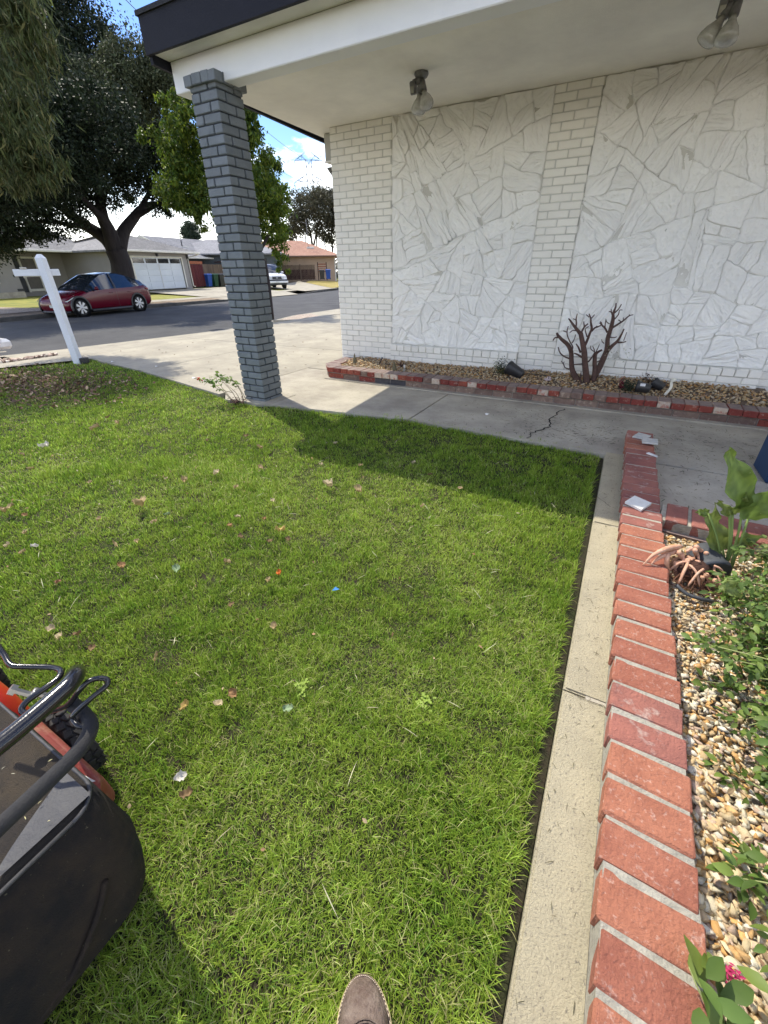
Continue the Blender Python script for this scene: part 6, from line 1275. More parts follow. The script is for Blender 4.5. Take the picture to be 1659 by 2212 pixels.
oak = empty('oak_tree', 'huge dark spreading oak with a forked trunk behind the parked red car', 'tree', (-24.4, 15.5, -.2))
def put(o, t): o.location = -t.location; return o
put(branches('trunk', OAKB[:1]+OAKB[1:4], bark, oak, 14, 4), oak); put(branches('limb', OAKB[4:], bark, oak, 8, 3), oak)
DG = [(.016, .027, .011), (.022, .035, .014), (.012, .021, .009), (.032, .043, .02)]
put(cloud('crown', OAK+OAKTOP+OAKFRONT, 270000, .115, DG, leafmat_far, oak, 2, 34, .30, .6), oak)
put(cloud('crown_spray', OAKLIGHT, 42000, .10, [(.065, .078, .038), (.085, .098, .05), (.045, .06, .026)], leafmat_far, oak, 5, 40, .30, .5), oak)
gt = empty('sweetgum_tree', 'bright green leafy tree with a thin leaning trunk seen on both sides of the column', 'tree', (-11.2, 12.2, -.3))
put(branches('trunk', GREENB, bark, gt, 8, 3), gt)
put(cloud('crown', GREEN, 52000, .115, [(.07, .125, .014), (.11, .16, .018), (.045, .085, .012), (.15, .19, .02)], mat('leaf_bright', (0, 0, 0), .5, attr='tint', trans=.42, spec=.3), gt, 3, 16, .27, .38, .45, shell=.45), gt)
wt = empty('willow_tree', 'feathery long leaved tree hanging into the top left of the view', 'tree', (-10.3, 2.6, 0))
put(branches('trunk', [[(-10.3, 2.6, -.2, .16), (-10.2, 2.9, 2.0, .13), (-9.9, 3.5, 4, .1), (-9.4, 4.2, 6, .06)], [(-10.1, 3.0, 2.4, .08), (-9.6, 3.9, 3.4, .05), (-8.9, 4.6, 3.6, .02)], [(-9.9, 3.5, 4, .06), (-9.0, 4.6, 4.4, .02)]], bark, wt, 8, 3), wt)
WL2 = WILLOW+[(-9.3, 4.2, 5.6, .9), (-9.8, 3.2, 6.2, 1.0), (-9.0, 4.9, 5.4, .6), (-10.3, 2.2, 5.6, 1.1), (-9.6, 4.6, 6.6, .7)]
put(cloud('crown', WL2, 40000, .15, [(.06, .085, .028), (.085, .105, .035), (.045, .06, .022), (.12, .12, .045)], leafmat_far, wt, 7, 18, .34, .15, .75, shell=.3), wt)
for nm, lab, B_, P_, c_, loc, n_ in (('eucalyptus_tree', 'tall airy brownish tree rising behind the red roofed house', [b for b in EUC if b[0] < -41], EUCB, [(.07, .072, .04), (.10, .095, .055), (.05, .05, .03)], (-45.1, 59.9, 0), 26000),
                                 ('eucalyptus_tree', 'grey brown tree partly hidden behind the white wall edge', [b for b in EUC if b[0] >= -41], [[(-38, 62, 0, .3), (-38, 62, 8, .12)]], [(.07, .065, .045), (.05, .05, .035)], (-38, 62, 0), 9000)):
    t = empty(nm, lab, 'tree', loc); put(branches('trunk', [[(q[0][0], q[0][1], -.2, q[0][3]*1.2)]+list(q) for q in P_], bark, t, 7, 3), t); put(cloud('crown', B_, n_, .30, c_, leafmat_far, t, 4, 26, .36, .45), t)
t = empty('conifer_tree', 'distant dark conifer top above the grey gabled roof', 'tree', (-46, 38.7, 0)); put(branches('trunk', [[(-46, 38.7, 0, .2), (-46, 38.7, 5.5, .05)]], bark, t, 6, 1), t)
put(cloud('crown', CONIF, 5000, .22, [(.03, .05, .03), (.045, .065, .035)], leafmat_far, t, 5, 20, .4, .4), t)
for k, (x, y, z, r_, lab) in enumerate([(-38, 31.8, 1.1, .7, 'dark shrub growing over the weathered fence beside the bins'), (-38.2, 42.6, .9, .7, 'green shrub at the left end of the dark plank fence'), (-29.5, 6.2, .35, .6, 'low dark shrub at the edge of the gravel front yard')]):
    t = empty('shrub', lab, 'shrub', (x, y, zf(x, y))); put(branches('stem', [[(x, y, zf(x, y), .03), (x, y, zf(x, y)+z*.8, .01)]], bark, t, 5, 1), t)
    put(cloud('foliage', [(x, y, zf(x, y)+z*.8, r_*.6), (x+.3, y+.2, zf(x, y)+z*.5, r_*.5), (x-.3, y-.3, zf(x, y)+z*.5, r_*.5)], 2600, .11, [(.06, .08, .03), (.09, .10, .04)], leafmat_far, t, 8+k, 12, .4, .5), t)
# far trees low on the horizon
hb_ = []
r2 = random.Random(4)
tl = []
for k in range(34):
    a = math.radians(-92+k*4.1+r2.uniform(-1, 1)); R_ = r2.uniform(95, 130); x, y = math.sin(a)*R_, math.cos(a)*R_; h_ = r2.uniform(1.5, 5.5)
    hb_ += [(x+r2.uniform(-3, 3), y+r2.uniform(-3, 3), h_*j, r2.uniform(2.2, 3.4)) for j in (.2, .6, 1.)]
o = cloud('distant_treeline', hb_, 60000, .7, [(.035, .05, .028), (.05, .06, .035), (.028, .04, .024)], leafmat_far, None, 12, 20, .4, .5); o['kind'] = 'stuff'

# ---------------------------------------------------------------- houses across the street
U = Vector((-.148, .989, 0)); NRM = Vector((.989, .148, 0))     # along the street, toward the street
def frame(origin):                              # local x along the street, local y back from the street
    return Matrix(((U.x, -NRM.x, 0, origin[0]), (U.y, -NRM.y, 0, origin[1]), (0, 0, 1, origin[2]), (0, 0, 0, 1)))
def hbox(name, F_, x0, x1, y0, y1, z0, z1, m, parent, bev=0): return box(name, x0, x1, y0, y1, z0, z1, m, parent, bev, F_)
def hgeo(name, F_, v, f, m, parent, rc=True):
    bm = bmesh.new(); vs = [bm.verts.new(F_ @ Vector(p)) for p in v]
    for q in f: bm.faces.new([vs[i] for i in q])
    if rc: bmesh.ops.recalc_face_normals(bm, faces=bm.faces[:])
    return bm_obj(name, bm, m, parent)
def hip(name, F_, x0, x1, y0, y1, z, h, m, parent, rx=None, th=.1, left=True, right=True):
    d = (y1-y0)/2; a = x0+(d*1.0 if left else 0); b = x1-(d*1.0 if right else 0); ym = (y0+y1)/2
    v = [(x0, y0, z), (x1, y0, z), (x1, y1, z), (x0, y1, z), (a, ym, z+h), (b, ym, z+h), (x0, y0, z-th), (x1, y0, z-th), (x1, y1, z-th), (x0, y1, z-th)]
    return hgeo(name, F_, v, [(0, 1, 5, 4), (1, 2, 5), (2, 3, 4, 5), (3, 0, 4), (0, 1, 7, 6), (1, 2, 8, 7), (2, 3, 9, 8), (3, 0, 6, 9), (6, 7, 8, 9)], m, parent)
def courses(F_, parent, x0, x1, y0, ym, z, h, m, n_=14, left=0, right=0):
    """rows of shingles as thin overlapping laps on the front slope"""
    gv = []; 
    for i in range(n_):
        t0, t1 = i/n_, (i+1)/n_; dd = ym-y0; a0, a1 = x0+left*dd*t0, x0+left*dd*t1; b0, b1 = x1-right*dd*t0, x1-right*dd*t1
        p = [(a0, y0+dd*t0, z+h*t0+.03), (b0, y0+dd*t0, z+h*t0+.03), (b1, y0+dd*t1, z+h*t1+.008), (a1, y0+dd*t1, z+h*t1+.008), (a0, y0+dd*t0, z+h*t0+.002), (b0, y0+dd*t0, z+h*t0+.002)]
        gv.append((p, [(0, 1, 2, 3), (0, 4, 5, 1)]))
    v, f = join_geo(gv); return hgeo('shingle_course', F_, v, f, m, parent, False)
G0 = (-34.35, 28.07, .12); FG = frame(G0)        # local x=0 right corner of the garage, negative x toward the left
gh = empty('grey_ranch_house', 'long grey stucco ranch house with white garage door behind the red car', 'house', (0, 0, 0))
hbox('garage_wall', FG, -6.6, -5.6, 0, .2, -.3, 2.5, house_grey, gh); hbox('garage_wall', FG, -.68, 0, 0, .2, -.3, 2.5, house_grey, gh); hbox('garage_wall', FG, -5.6, -.68, 0, .2, 2.12, 2.5, house_grey, gh)
hbox('garage_side', FG, -6.6, -6.4, .2, 6.28, -.3, 2.5, house_grey, gh); hbox('garage_side', FG, -.2, -.001, .201, 7, -.3, 2.5, house_grey, gh)
fr_ = hbox('door_trim', FG, -5.72, -5.6, -.03, .0, -.0, 2.22, house_trim, gh); hbox('door_trim', FG, -.68, -.56, -.03, .0, 0, 2.22, house_trim, gh); hbox('door_trim', FG, -5.6, -.68, -.03, .0, 2.12, 2.22, house_trim, gh)
gd = hbox('garage_door', FG, -5.6, -.68, .1, .14, -.02, 2.12, garage_white, gh)
for i in range(4):
    z0 = .02+i*.43
    for j in range(4): hbox('panel', FG, -5.56+j*1.225, -5.56+j*1.225+1.16, .075, .099, z0+.03, z0+.39, garage_white, gd, .01)
for j in range(4): hbox('pane', FG, -5.52+j*1.225, -5.52+j*1.225+1.06, .085, .098, 1.76, 2.06, window_dark, gd)
hbox('seam_strip', FG, -3.13, -3.09, .068, .0745, .0, 1.7, house_trim, gd)  # narrow cream trim strip down the middle of the door
hip('garage_roof', FG, -7.2, .75, -.7, 8.0, 2.56, 1.35, shingle, gh, th=.12)
courses(FG, gh, -7.2, .75, -.7, 3.65, 2.56, 1.35, shingle, 16, 1, 1)
hbox('gutter', FG, -7.25, .8, -.83, -.69, 2.44, 2.57, house_trim, gh, .02); hbox('gutter', FG, .76, .9, -.7, 7.9, 2.44, 2.57, house_trim, gh, .02)
tube('downspout', [FG @ Vector(p) for p in ((.72, -.72, 2.46), (.6, -.5, 2.35), (.05, -.06, 2.2), (.05, -.06, .1), (.2, -.15, .03))], .05, house_trim, gh, 6)
for x_ in (-3.2, .02):
    hbox('wall_lamp', FG, x_-.08, x_+.08, -.14, -.001, 2.1+.1*(x_ < 0), 2.4, black_plastic, gh, .02)
# left wing, set back
hbox('wing_wall', FG, -18, -11.0, 4.6, 5.1, -.3, 2.5, house_grey, gh); hbox('entry_wall', FG, -11.0, -6.4, 5.9, 6.3, -.3, 2.5, house_grey, gh); hbox('entry_side', FG, -11.2, -11.0, 5.1, 6.0, -.3, 2.5, house_grey, gh)
hip('wing_roof', FG, -21, -5, 3.9, 13.0, 2.56, 1.55, shingle, gh, th=.12, right=False); courses(FG, gh, -21, -5, 3.9, 8.45, 2.56, 1.55, shingle, 16, 1, 0)
hbox('gutter', FG, -21, -6.6, 3.75, 3.9, 2.44, 2.57, house_trim, gh, .02)
# door with screen
dr = hbox('front_door', FG, -9.75, -8.75, 5.84, 5.9, .05, 2.1, mat('door_screen', (.16, .145, .13), .6), gh)
for a, b, c_, d_ in ((-9.85, -9.73, .0, 2.2), (-8.77, -8.65, .0, 2.2), (-9.73, -8.77, 2.08, 2.2), (-9.73, -8.77, .95, 1.03), (-9.73, -8.77, .05, .2)): hbox('door_frame', FG, a, b, 5.80, 5.838, c_, d_, house_trim, dr)
hbox('side_panel', FG, -10.6, -9.9, 5.86, 5.9, .0, 2.2, house_dark, gh)
hbox('mailbox', FG, -8.1, -7.75, 5.75, 5.9, 1.25, 1.5, black_plastic, gh)
wn_ = hbox('window', FG, -14.6, -12.5, 4.56, 4.6, .75, 2.15, window_dark, gh)
for a, b, c_, d_ in ((-14.75, -14.6, .6, 2.3), (-12.5, -12.35, .6, 2.3), (-14.6, -12.5, 2.15, 2.3), (-14.6, -12.5, .6, .75), (-13.6, -13.5, .75, 2.15), (-13.5, -12.5, 1.42, 1.47), (-13.03, -12.98, .75, 2.15), (-14.6, -13.6, 1.42, 1.47)): hbox('frame_bar', FG, a, b, 4.50, 4.556, c_, d_, house_trim, wn_)
for x_ in (-13.4, -11.4): hbox('vent', FG, x_, x_+.4, 4.58, 4.6, .12, .27, black_plastic, gh)
hbox('foundation', FG, -18, -11, 4.57, 4.599, -.3, .08, concrete, gh)
# second house: dark gable end and long roof, further right and back
FD = frame((-40.5, 37.0, .1))
dh = empty('dark_gabled_house', 'dark house with a white edged gable and light grey roof behind the garage', 'house')
hgeo('wall', FD, [(-5.5, 0, -.3), (8, 0, -.3), (8, 7, -.3), (-5.5, 7, -.3), (-5.5, 0, 2.6), (8, 0, 2.6), (8, 7, 2.6), (-5.5, 7, 2.6), (-5.5, 3.5, 4.0)], [(0, 1, 5, 4), (1, 2, 6, 5), (2, 3, 7, 6), (3, 0, 4, 8, 7), (4, 5, 6, 7)], house_dark, dh)
hgeo('roof', FD, [(-6.1, -.7, 2.42), (9, -.7, 2.42), (9, 3.5, 4.22), (-6.1, 3.5, 4.22), (9, 7.7, 2.42), (-6.1, 7.7, 2.42), (-6.1, -.7, 2.30), (9, -.7, 2.30), (9, 3.5, 4.1), (-6.1, 3.5, 4.1), (9, 7.7, 2.3), (-6.1, 7.7, 2.3)], [(0, 1, 2, 3), (3, 2, 4, 5), (6, 7, 8, 9), (9, 8, 10, 11), (0, 1, 7, 6), (5, 4, 10, 11), (0, 3, 9, 6), (3, 5, 11, 9), (1, 2, 8, 7), (2, 4, 10, 8)], shingle_lt, dh)
courses(FD, dh, -6.1, 9, -.7, 3.5, 2.42, 1.80, shingle_lt, 18)
hgeo('barge_board', FD, [(-6.13, -.75, 2.22), (-6.13, 3.5, 4.04), (-6.13, 7.75, 2.22), (-6.13, 7.75, 2.46), (-6.13, 3.5, 4.28), (-6.13, -.75, 2.46), (-6.18, -.75, 2.22), (-6.18, 3.5, 4.04), (-6.18, 7.75, 2.22), (-6.18, 7.75, 2.46), (-6.18, 3.5, 4.28), (-6.18, -.75, 2.46)], [(0, 1, 4, 5), (1, 2, 3, 4), (6, 7, 10, 11), (7, 8, 9, 10), (5, 4, 10, 11), (4, 3, 9, 10), (0, 1, 7, 6), (1, 2, 8, 7)], house_trim, dh)
hbox('gutter', FD, -6.1, 9, -.85, -.71, 2.28, 2.41, house_trim, dh, .02)
tube('roof_vent', [FD @ Vector(p) for p in ((-3, 1.6, 3.2), (-3, 1.6, 3.95))], .05, black_plastic, dh, 8); hbox('vent_flashing', FD, -3.3, -2.5, 1.3, 1.5, 3.30, 3.37, house_trim, dh)
pg = empty('pergola', 'dark slatted patio cover in front of the gabled house', 'pergola')
for i in range(9): hbox('slat', FD, -1.9+i*.42, -1.8+i*.42, -3.1, -1.1, 1.95+.04*(i % 2), 2.05+.04*(i % 2), wood_dark, pg)
for x_ in (-2.0, 1.9): hbox('post', FD, x_, x_+.14, -3.0, -2.86, -.1, 1.94, wood_dark, pg)
hbox('beam', FD, -2.2, 2.2, -3.12, -2.98, 1.78, 1.93, wood_mid, pg)
# fences between the houses: planks
def fence(name, label, A, B, z0, h, w_, m, post_m=None, rail=True, cap=None, label_posts=None, every=9):
    A, B = Vector((*A, 0)), Vector((*B, 0)); d = B-A; L_ = d.length; n_ = int(L_/w_); ang = math.atan2(d.y, d.x); t = empty(name, label, 'fence', (A.x, A.y, z0), ang)
    me = [bm_mesh('plank', (lambda b: (add_box(b, .006, w_-.006, -.01, .01, 0, h-.02*k, .003), b)[1])(bmesh.new()), m) for k in range(3)]
    for i in range(n_): link('plank', me[random.randrange(3)], t, (i*w_, random.uniform(-.006, .006), random.uniform(-.02, .01)))
    if rail:
        for z in (.25, h-.3): box('rail', 0, L_, .012, .05, z, z+.08, m, t)
    if post_m:
        for i in range(0, n_+1, every): box('post', i*w_-.06, i*w_+.06, -.16, -.015, -.1, h+.12, post_m, t, .01)
    if cap: cap(t, L_, h)
    return t
fence('side_fence', 'dark red painted fence beside the grey garage', (-35.3, 29.0), (-35.9, 30.9), .10, 1.75, .14, wood_red)
ft = bpy.data.objects['side_fence']; box('lattice_band', 0, 2.0, -.03, .03, 1.76, 1.98, wood_orange, ft)
fence('side_fence', 'weathered brown plank fence behind the three bins', (-36.6, 31.0), (-38.2, 36.5), .05, 1.85, .14, wood_mid)
# garbage bins
def bin_(loc, m, lab, rz=0., s_=1., grp='wheeled bins beside the grey garage'):
    t = empty('wheeled_bin', lab, 'bin', loc, rz, grp); 
    rows = [[(x*w, y*d, z) for x, y in ((-1, -1), (1, -1), (1, 1), (-1, 1))] for z, w, d in ((.06, .22, .24), (.95, .29, .33))]; v, f = loft(rows, True, True, True); obj('bin_body', [(a*s_, b*s_, c*s_) for a, b, c in v], f, m, t)
    rows = [[(x*w, y*d+o, z) for x, y in ((-1, -1), (1, -1), (1, 1), (-1, 1))] for z, w, d, o in ((.952, .31, .36, 0), (.99, .31, .36, 0), (1.05, .26, .30, .02))]; v, f = loft(rows, True, True, True); obj('lid', [(a*s_, b*s_, c*s_) for a, b, c in v], f, m, t)
    for x_ in (-.24, .24): vv, f2 = lathe_geo([(0, -.03), (.1, -.03), (.1, .03), (0, .03)], 14); obj('wheel', [(x_*s_+c*s_, (.26+b)*s_, (.1+a)*s_) for a, b, c in vv], f2, rubber, t)
    return t
bz = lambda x, y: zf(x, y)+.03
for (x, y), m, lab in (((-35.9, 31.15), blue_plastic, 'blue wheeled bin, left of the three beside the garage'), ((-35.9, 31.9), green_plastic, 'dark green wheeled bin, middle of the three beside the garage'), ((-35.95, 32.65), black_plastic, 'black wheeled bin, right of the three beside the garage')): bin_((x, y, bz(x, y)), m, lab, math.pi/2+.15, 1.05)
# house with the red roof
FR_ = frame((-34.4, 50.2, .33)); a_r = None
# this house stands square to us rather than to the street
UR = Vector((.80, .60, 0)).normalized(); FB = Matrix(((UR.x, -UR.y, 0, -34.4), (UR.y, UR.x, 0, 50.2), (0, 0, 1, .33), (0, 0, 0, 1)))
rh = empty('red_roofed_house', 'beige stucco house with a low reddish shingle roof beyond the street corner', 'house')
hbox('wall', FB, -14, 0, 0, 8, -.4, 2.45, house_beige, rh); hip('roof', FB, -15, .7, -.7, 8.7, 2.5, 1.75, shingle_red, rh, th=.12); courses(FB, rh, -15, .7, -.7, 4, 2.5, 1.75, shingle_red, 16, 1, 1)
hbox('gutter', FB, -15, .75, -.84, -.71, 2.38, 2.5, mat('brown_gutter', (.22, .15, .11), .7), rh, .02)
hbox('corner_trim', FB, -.12, .02, -.03, .0, -.3, 2.4, house_trim, rh); hbox('window', FB, -8.1, -7.1, -.03, .0, 1.45, 2.0, garage_white, rh)
hbox('roof_vent', FB, -3.4, -2.5, 1.4, 1.9, 3.25, 3.5, house_trim, rh); tube('antenna_mast', [FB @ Vector((-3.2, 2, 3.3)), FB @ Vector((-3.2, 2, 6.4))], .03, lamp_metal, rh, 6)
tube('antenna_arm', [FB @ Vector((-3.8, 2, 6.1)), FB @ Vector((-2.5, 2, 5.7))], .02, lamp_metal, rh, 5)
def cap_(t, L_, h): box('cap_rail', -.05, L_+.05, -.09, .07, h-.001, h+.05, wood_mid, t); box('upper_board', 0, L_, -.03, -.011, h-.42, h-.02, wood_mid, t)
fence('plank_fence', 'dark brown plank fence with tall posts in front of the red roofed house', (-42.6, 40.6), (-34.2, 45.6), .33, 1.45, .15, wood_dark, wood_mid, True, cap_, every=18)
g_ = empty('wood_gate', 'short ladder like redwood gate at the right end of the dark plank fence', 'gate', (-33.9, 45.8, .33), .53)
for z_ in (.75, 1.0, 1.25, 1.5): box('slat', .0, 1.0, -.02, .02, z_, z_+.1, wood_orange, g_)
for x_ in (0, 1.0): box('post', x_-.05, x_+.05, -.04, .04, -.1, 1.75, wood_dark, g_)
bin_((-33.3, 45.7, .30), black_plastic, 'black wheeled bin by the gate of the red roofed house', .6, 1., 'bins by the red roofed house'); bin_((-32.7, 46.1, .31), blue_plastic, 'bright blue wheeled bin at the corner of the red roofed house', .6, 1., 'bins by the red roofed house')
# dark grey house behind the white truck
FT = Matrix(((UR.x, -UR.y, 0, -33.5), (UR.y, UR.x, 0, 40.0), (0, 0, 1, .2), (0, 0, 0, 1)))
th_ = empty('slate_house', 'slate grey house with a tall window behind the white truck', 'house')
hbox('wall', FT, -12, -1.0, 0, 7, -.4, 2.6, mat('slate_wall', (.11, .125, .14), .85), th_); hip('roof', FT, -12.8, -.3, -.7, 7.7, 2.65, 1.4, shingle_lt, th_, th=.12)
w1 = hbox('window', FT, -3.6, -2.2, -.03, 0, .5, 2.1, window_dark, th_)
for a, b, c_, d_ in ((-3.7, -3.6, .4, 2.2), (-2.2, -2.1, .4, 2.2), (-2.95, -2.87, .5, 2.1), (-3.6, -2.2, 2.1, 2.2), (-3.6, -2.2, .4, .5)): hbox('frame_bar', FT, a, b, -.06, -.031, c_, d_, black_plastic, w1)

# ---------------------------------------------------------------- cars
def car(name, label, prof, Wd, paint, roofm, loc, rz, wheels, R_, kind='sedan', tail=False):
    """prof: rows (x from the nose, z_low, z_belt, z_top, half width low, belt, top)"""
    t = empty(name, label, 'car', loc, rz); n = len(prof); G = []
    for x, zl, zb, zt, wl, wb, wt_ in prof:
        G.append([(x, 0, zl), (x, wl*.8, zl), (x, wl, zl+.06), (x, wb*1.0+.012, zl+(zb-zl)*.5), (x, wb+.008, zb-.10), (x, wb-.02, zb), (x, wt_, zt-.04) if zt-zb > .2 else (x, wb*.86, zb+(zt-zb)*.6), (x, wt_*.72, zt) if zt-zb > .2 else (x, wb*.6, zt), (x, 0, zt+.012)])
    K = 9; body = []; side = []; top = []; shield = []
    V = []
    for r in G: V += r+[(x, -y, z) for x, y, z in r]
    def idx(i, k, s_): return i*2*K+k+(K if s_ else 0)
    for i in range(n-1):
        cab0 = prof[i][3]-prof[i][2] > .2; cab1 = prof[i+1][3]-prof[i+1][2] > .2
        for s_ in (0, 1):
            for k in range(K-1):
                q = (idx(i, k, s_), idx(i+1, k, s_), idx(i+1, k+1, s_), idx(i, k+1, s_)); q = q if s_ else q[::-1]
                slope = abs(prof[i+1][3]-prof[i][3])/(prof[i+1][0]-prof[i][0]) > .26
                if k == 5 and (cab0 or cab1): side.append(q)
                elif k >= 6 and (cab0 or cab1): (shield if slope and (cab0 != cab1 or slope) else top).append(q)
                else: body.append(q)
    for s_ in (0, 1):
        for i in (0, n-1):
            q = [idx(i, k, s_) for k in range(K)]; body.append(tuple(q if (i == 0) == (s_ == 0) else q[::-1]))
    def sub(nm, faces, m, off=0.):
        me = mesh(nm, V, faces, m, True); bm = bmesh.new(); bm.from_mesh(me); bmesh.ops.delete(bm, geom=[w for w in bm.verts if not w.link_faces], context='VERTS')
        bmesh.ops.remove_doubles(bm, verts=bm.verts[:], dist=.0005); bmesh.ops.recalc_face_normals(bm, faces=bm.faces[:]); bm.to_mesh(me); bm.free(); me.polygons.foreach_set('use_smooth', [True]*len(me.polygons)); o = link(nm, me, t)
        return o
    b_ = sub('body', body, paint); md = b_.modifiers.new('sub', 'SUBSURF'); md.levels = 1; md.render_levels = 1
    if side: sub('side_window', side, car_glass)
    if shield:
        xm = (prof[0][0]+prof[-1][0])/2
        for nm, sel in (('windscreen', [q for q in shield if V[q[0]][0] < xm]), ('rear_window', [q for q in shield if V[q[0]][0] >= xm])):
            if sel: sub(nm, sel, car_glass)
    if top: sub('roof', top, roofm)
    for x in wheels:
        for s_ in (-1, 1):
            w_ = empty('wheel', None, None, (x, s_*(Wd-.115), R_)); w_.parent = t
            M_ = Matrix.Rotation(math.pi/2, 4, 'X')
            v, f = lathe_geo([(0, -.1), (R_*.62, -.1), (R_*.7, -.115), (R_*.93, -.11), (R_, -.07), (R_, .07), (R_*.93, .11), (R_*.7, .115), (R_*.64, .1), (0, .1)], 30); obj('tyre', [M_ @ Vector(q) for q in v], f, rubber, w_, True)
            v, f = lathe_geo([(0, s_*-.118), (R_*.66, s_*-.116), (R_*.68, s_*-.10)], 30); obj('rim', [M_ @ Vector(q) for q in v], f, mat('rim_dark', (.02, .02, .022), .4), w_, True)
            gg = []
            for k in range(7 if kind == 'sedan' else 5):
                a = 2*math.pi*k/(7 if kind == 'sedan' else 5); c_, s2 = math.cos(a), math.sin(a); pr = [(R_*.10, -R_*.09), (R_*.64, -R_*.17), (R_*.64, R_*.10), (R_*.10, R_*.05)]
                gg.append(([(u*c_-w2*s2, s_*.122, u*s2+w2*c_) for u, w2 in pr]+[(u*c_-w2*s2, s_*.112, u*s2+w2*c_) for u, w2 in pr], [(0, 1, 2, 3), (0, 1, 5, 4), (1, 2, 6, 5), (2, 3, 7, 6), (3, 0, 4, 7)]))
            obj('spoke', *join_geo(gg), rim_m, w_); v, f = lathe_geo([(0, s_*-.126), (R_*.14, s_*-.124), (R_*.15, s_*-.11)], 16); obj('hub', [M_ @ Vector(q) for q in v], f, rim_m, w_, True)
            # dark wheel arch
            vv = []; ff = []; N_ = 18
            for k in range(N_+1):
                a = math.radians(-12)+math.radians(204)*k/N_
                for r in (R_*1.02, R_*1.19): vv.append((x+r*math.cos(a), s_*(Wd-.0+.016), R_+r*math.sin(a)*1.02))
                vv.append((x+R_*1.19*math.cos(a), s_*(Wd-.05), R_+R_*1.19*math.sin(a)*1.02))
            for k in range(N_):
                for j in (0, 1): ff.append((3*k+j, 3*k+3+j, 3*k+4+j, 3*k+1+j))
            obj('wheel_arch', vv, ff, black_plastic, t)
            v, f = lathe_geo([(0, 0), (R_*1.15, 0)], 24); obj('well_shade_disc', [(x+q[0], s_*(Wd-.0+.010)+q[2]*0-s_*.012, R_+q[1]) for q in v], f, mat('well_shade_black', (.004, .004, .004), .95), t)  # flat near-black disc paints the shade inside the wheel well
    return t
# red hatchback, nose toward -y in the world (left in the picture)
P_ = [(.40, .30, .52, .56, .70, .72, .6), (.46, .20, .60, .66, .84, .86, .7), (.62, .18, .72, .80, .92, .93, .8), (.95, .18, .82, .90, .95, .95, .8), (1.32, .18, .89, .97, .955, .955, .8), (1.55, .18, .92, 1.10+.05, .955, .955, .80), (1.95, .18, .96, 1.36, .96, .955, .72), (2.35, .18, .98, 1.54, .96, .955, .68), (2.75, .18, .99, 1.60, .96, .955, .66), (3.2, .18, 1.00, 1.595, .96, .955, .65), (3.65, .18, 1.02, 1.51, .96, .95, .64), (4.05, .18, 1.05, 1.41, .955, .94, .62), (4.35, .20, 1.07, 1.285, .94, .90, .7), (4.58, .24, 1.0, 1.12, .90, .86, .7), (4.70, .34, .90, .98, .82, .80, .6), (4.74, .40, .82, .88, .74, .72, .5)]
rc = car('parked_car', 'dark red electric hatchback with dark glass roof parked at the far kerb', P_, .965, car_red, mat('roof_black', (.012, .012, .014), .08, spec=1.0), (-20.95, 9.72, RD), math.atan2(.989, -.148), (.90, 3.79), .355)
def cbit(name, v, f, m, t): return obj(name, v, f, m, t, True)
for s_ in (-1, 1):
    cbit('headlight', [(.36, s_*.82, .60), (.48, s_*.90, .64), (.72, s_*.945, .76), (.66, s_*.935, .70), (.42, s_*.88, .58)], [(0, 1, 2, 3, 4)], lamp_clear, rc)
    cbit('tail_light', [(4.42, s_*.915, .98), (4.60, s_*.88, .95), (4.70, s_*.72, .90), (4.70, s_*.72, .86), (4.58, s_*.89, .86), (4.40, s_*.93, .93)], [(0, 1, 2, 3, 4, 5)], lamp_red, rc)
    cbit('mirror', *tube_geo([(1.72, s_*.95, .98), (1.74, s_*1.02, 1.02), (1.80, s_*1.10, 1.03)], [.02, .07, .06], 8), car_red, rc)
    cbit('door_seam', [(2.72, s_*.975, .30), (2.73, s_*.975, .30), (2.73, s_*.968, .98), (2.72, s_*.968, .98)], [(0, 1, 2, 3)], black_plastic, rc)
    cbit('window_pillar', [(2.70, s_*.952, 1.0), (2.80, s_*.952, 1.0), (2.82, s_*.70, 1.57), (2.76, s_*.70, 1.57)], [(0, 1, 2, 3)], black_plastic, rc)
    cbit('rocker', *tube_geo([(1.35, s_*.955, .22), (3.35, s_*.955, .22)], .06, 8), black_plastic, rc)
    for x_ in (2.35, 3.3): cbit('door_handle', *tube_geo([(x_, s_*.975, .84), (x_+.2, s_*.975, .845)], .012, 6), car_red, rc)
cbit('number_plate', [(.388, -.2, .36), (.388, .2, .36), (.388, .2, .46), (.388, -.2, .46)], [(0, 1, 2, 3)], lamp_clear, rc)
cbit('front_lip', *tube_geo([(.50, -.8, .20), (.41, -.5, .20), (.41, .5, .20), (.50, .8, .20)], .05, 8), black_plastic, rc)
# white truck facing us past the column
P2 = [(0, .45, .78, .84, .80, .82, .7), (.12, .40, .98, 1.05, .92, .92, .8), (.6, .38, 1.08, 1.14, .96, .95, .8), (1.25, .38, 1.12, 1.18, .97, .96, .8), (1.45, .38, 1.13, 1.36, .97, .96, .78), (1.85, .38, 1.15, 1.68, .97, .96, .74), (2.2, .38, 1.16, 1.84, .97, .96, .72), (3.2, .38, 1.17, 1.88, .97, .96, .72), (4.4, .38, 1.17, 1.86, .97, .96, .72), (4.9, .4, 1.15, 1.7, .96, .95, .7), (5.1, .45, 1.05, 1.15, .9, .9, .7)]
vx, vy = -27.2, 29.9; 
dirv = Vector((.955, -.59, 0)).normalized()       # nose direction, toward the street and us
rzv = math.atan2(-dirv.y, -dirv.x)
TR = (-27.6, 31.35, -.10)
tr_ = car('pickup_truck', 'white truck with a black grille parked on the far driveway beyond the column', P2, .965, car_white, car_white, TR, rzv, (.95, 4.0), .37, 'truck')
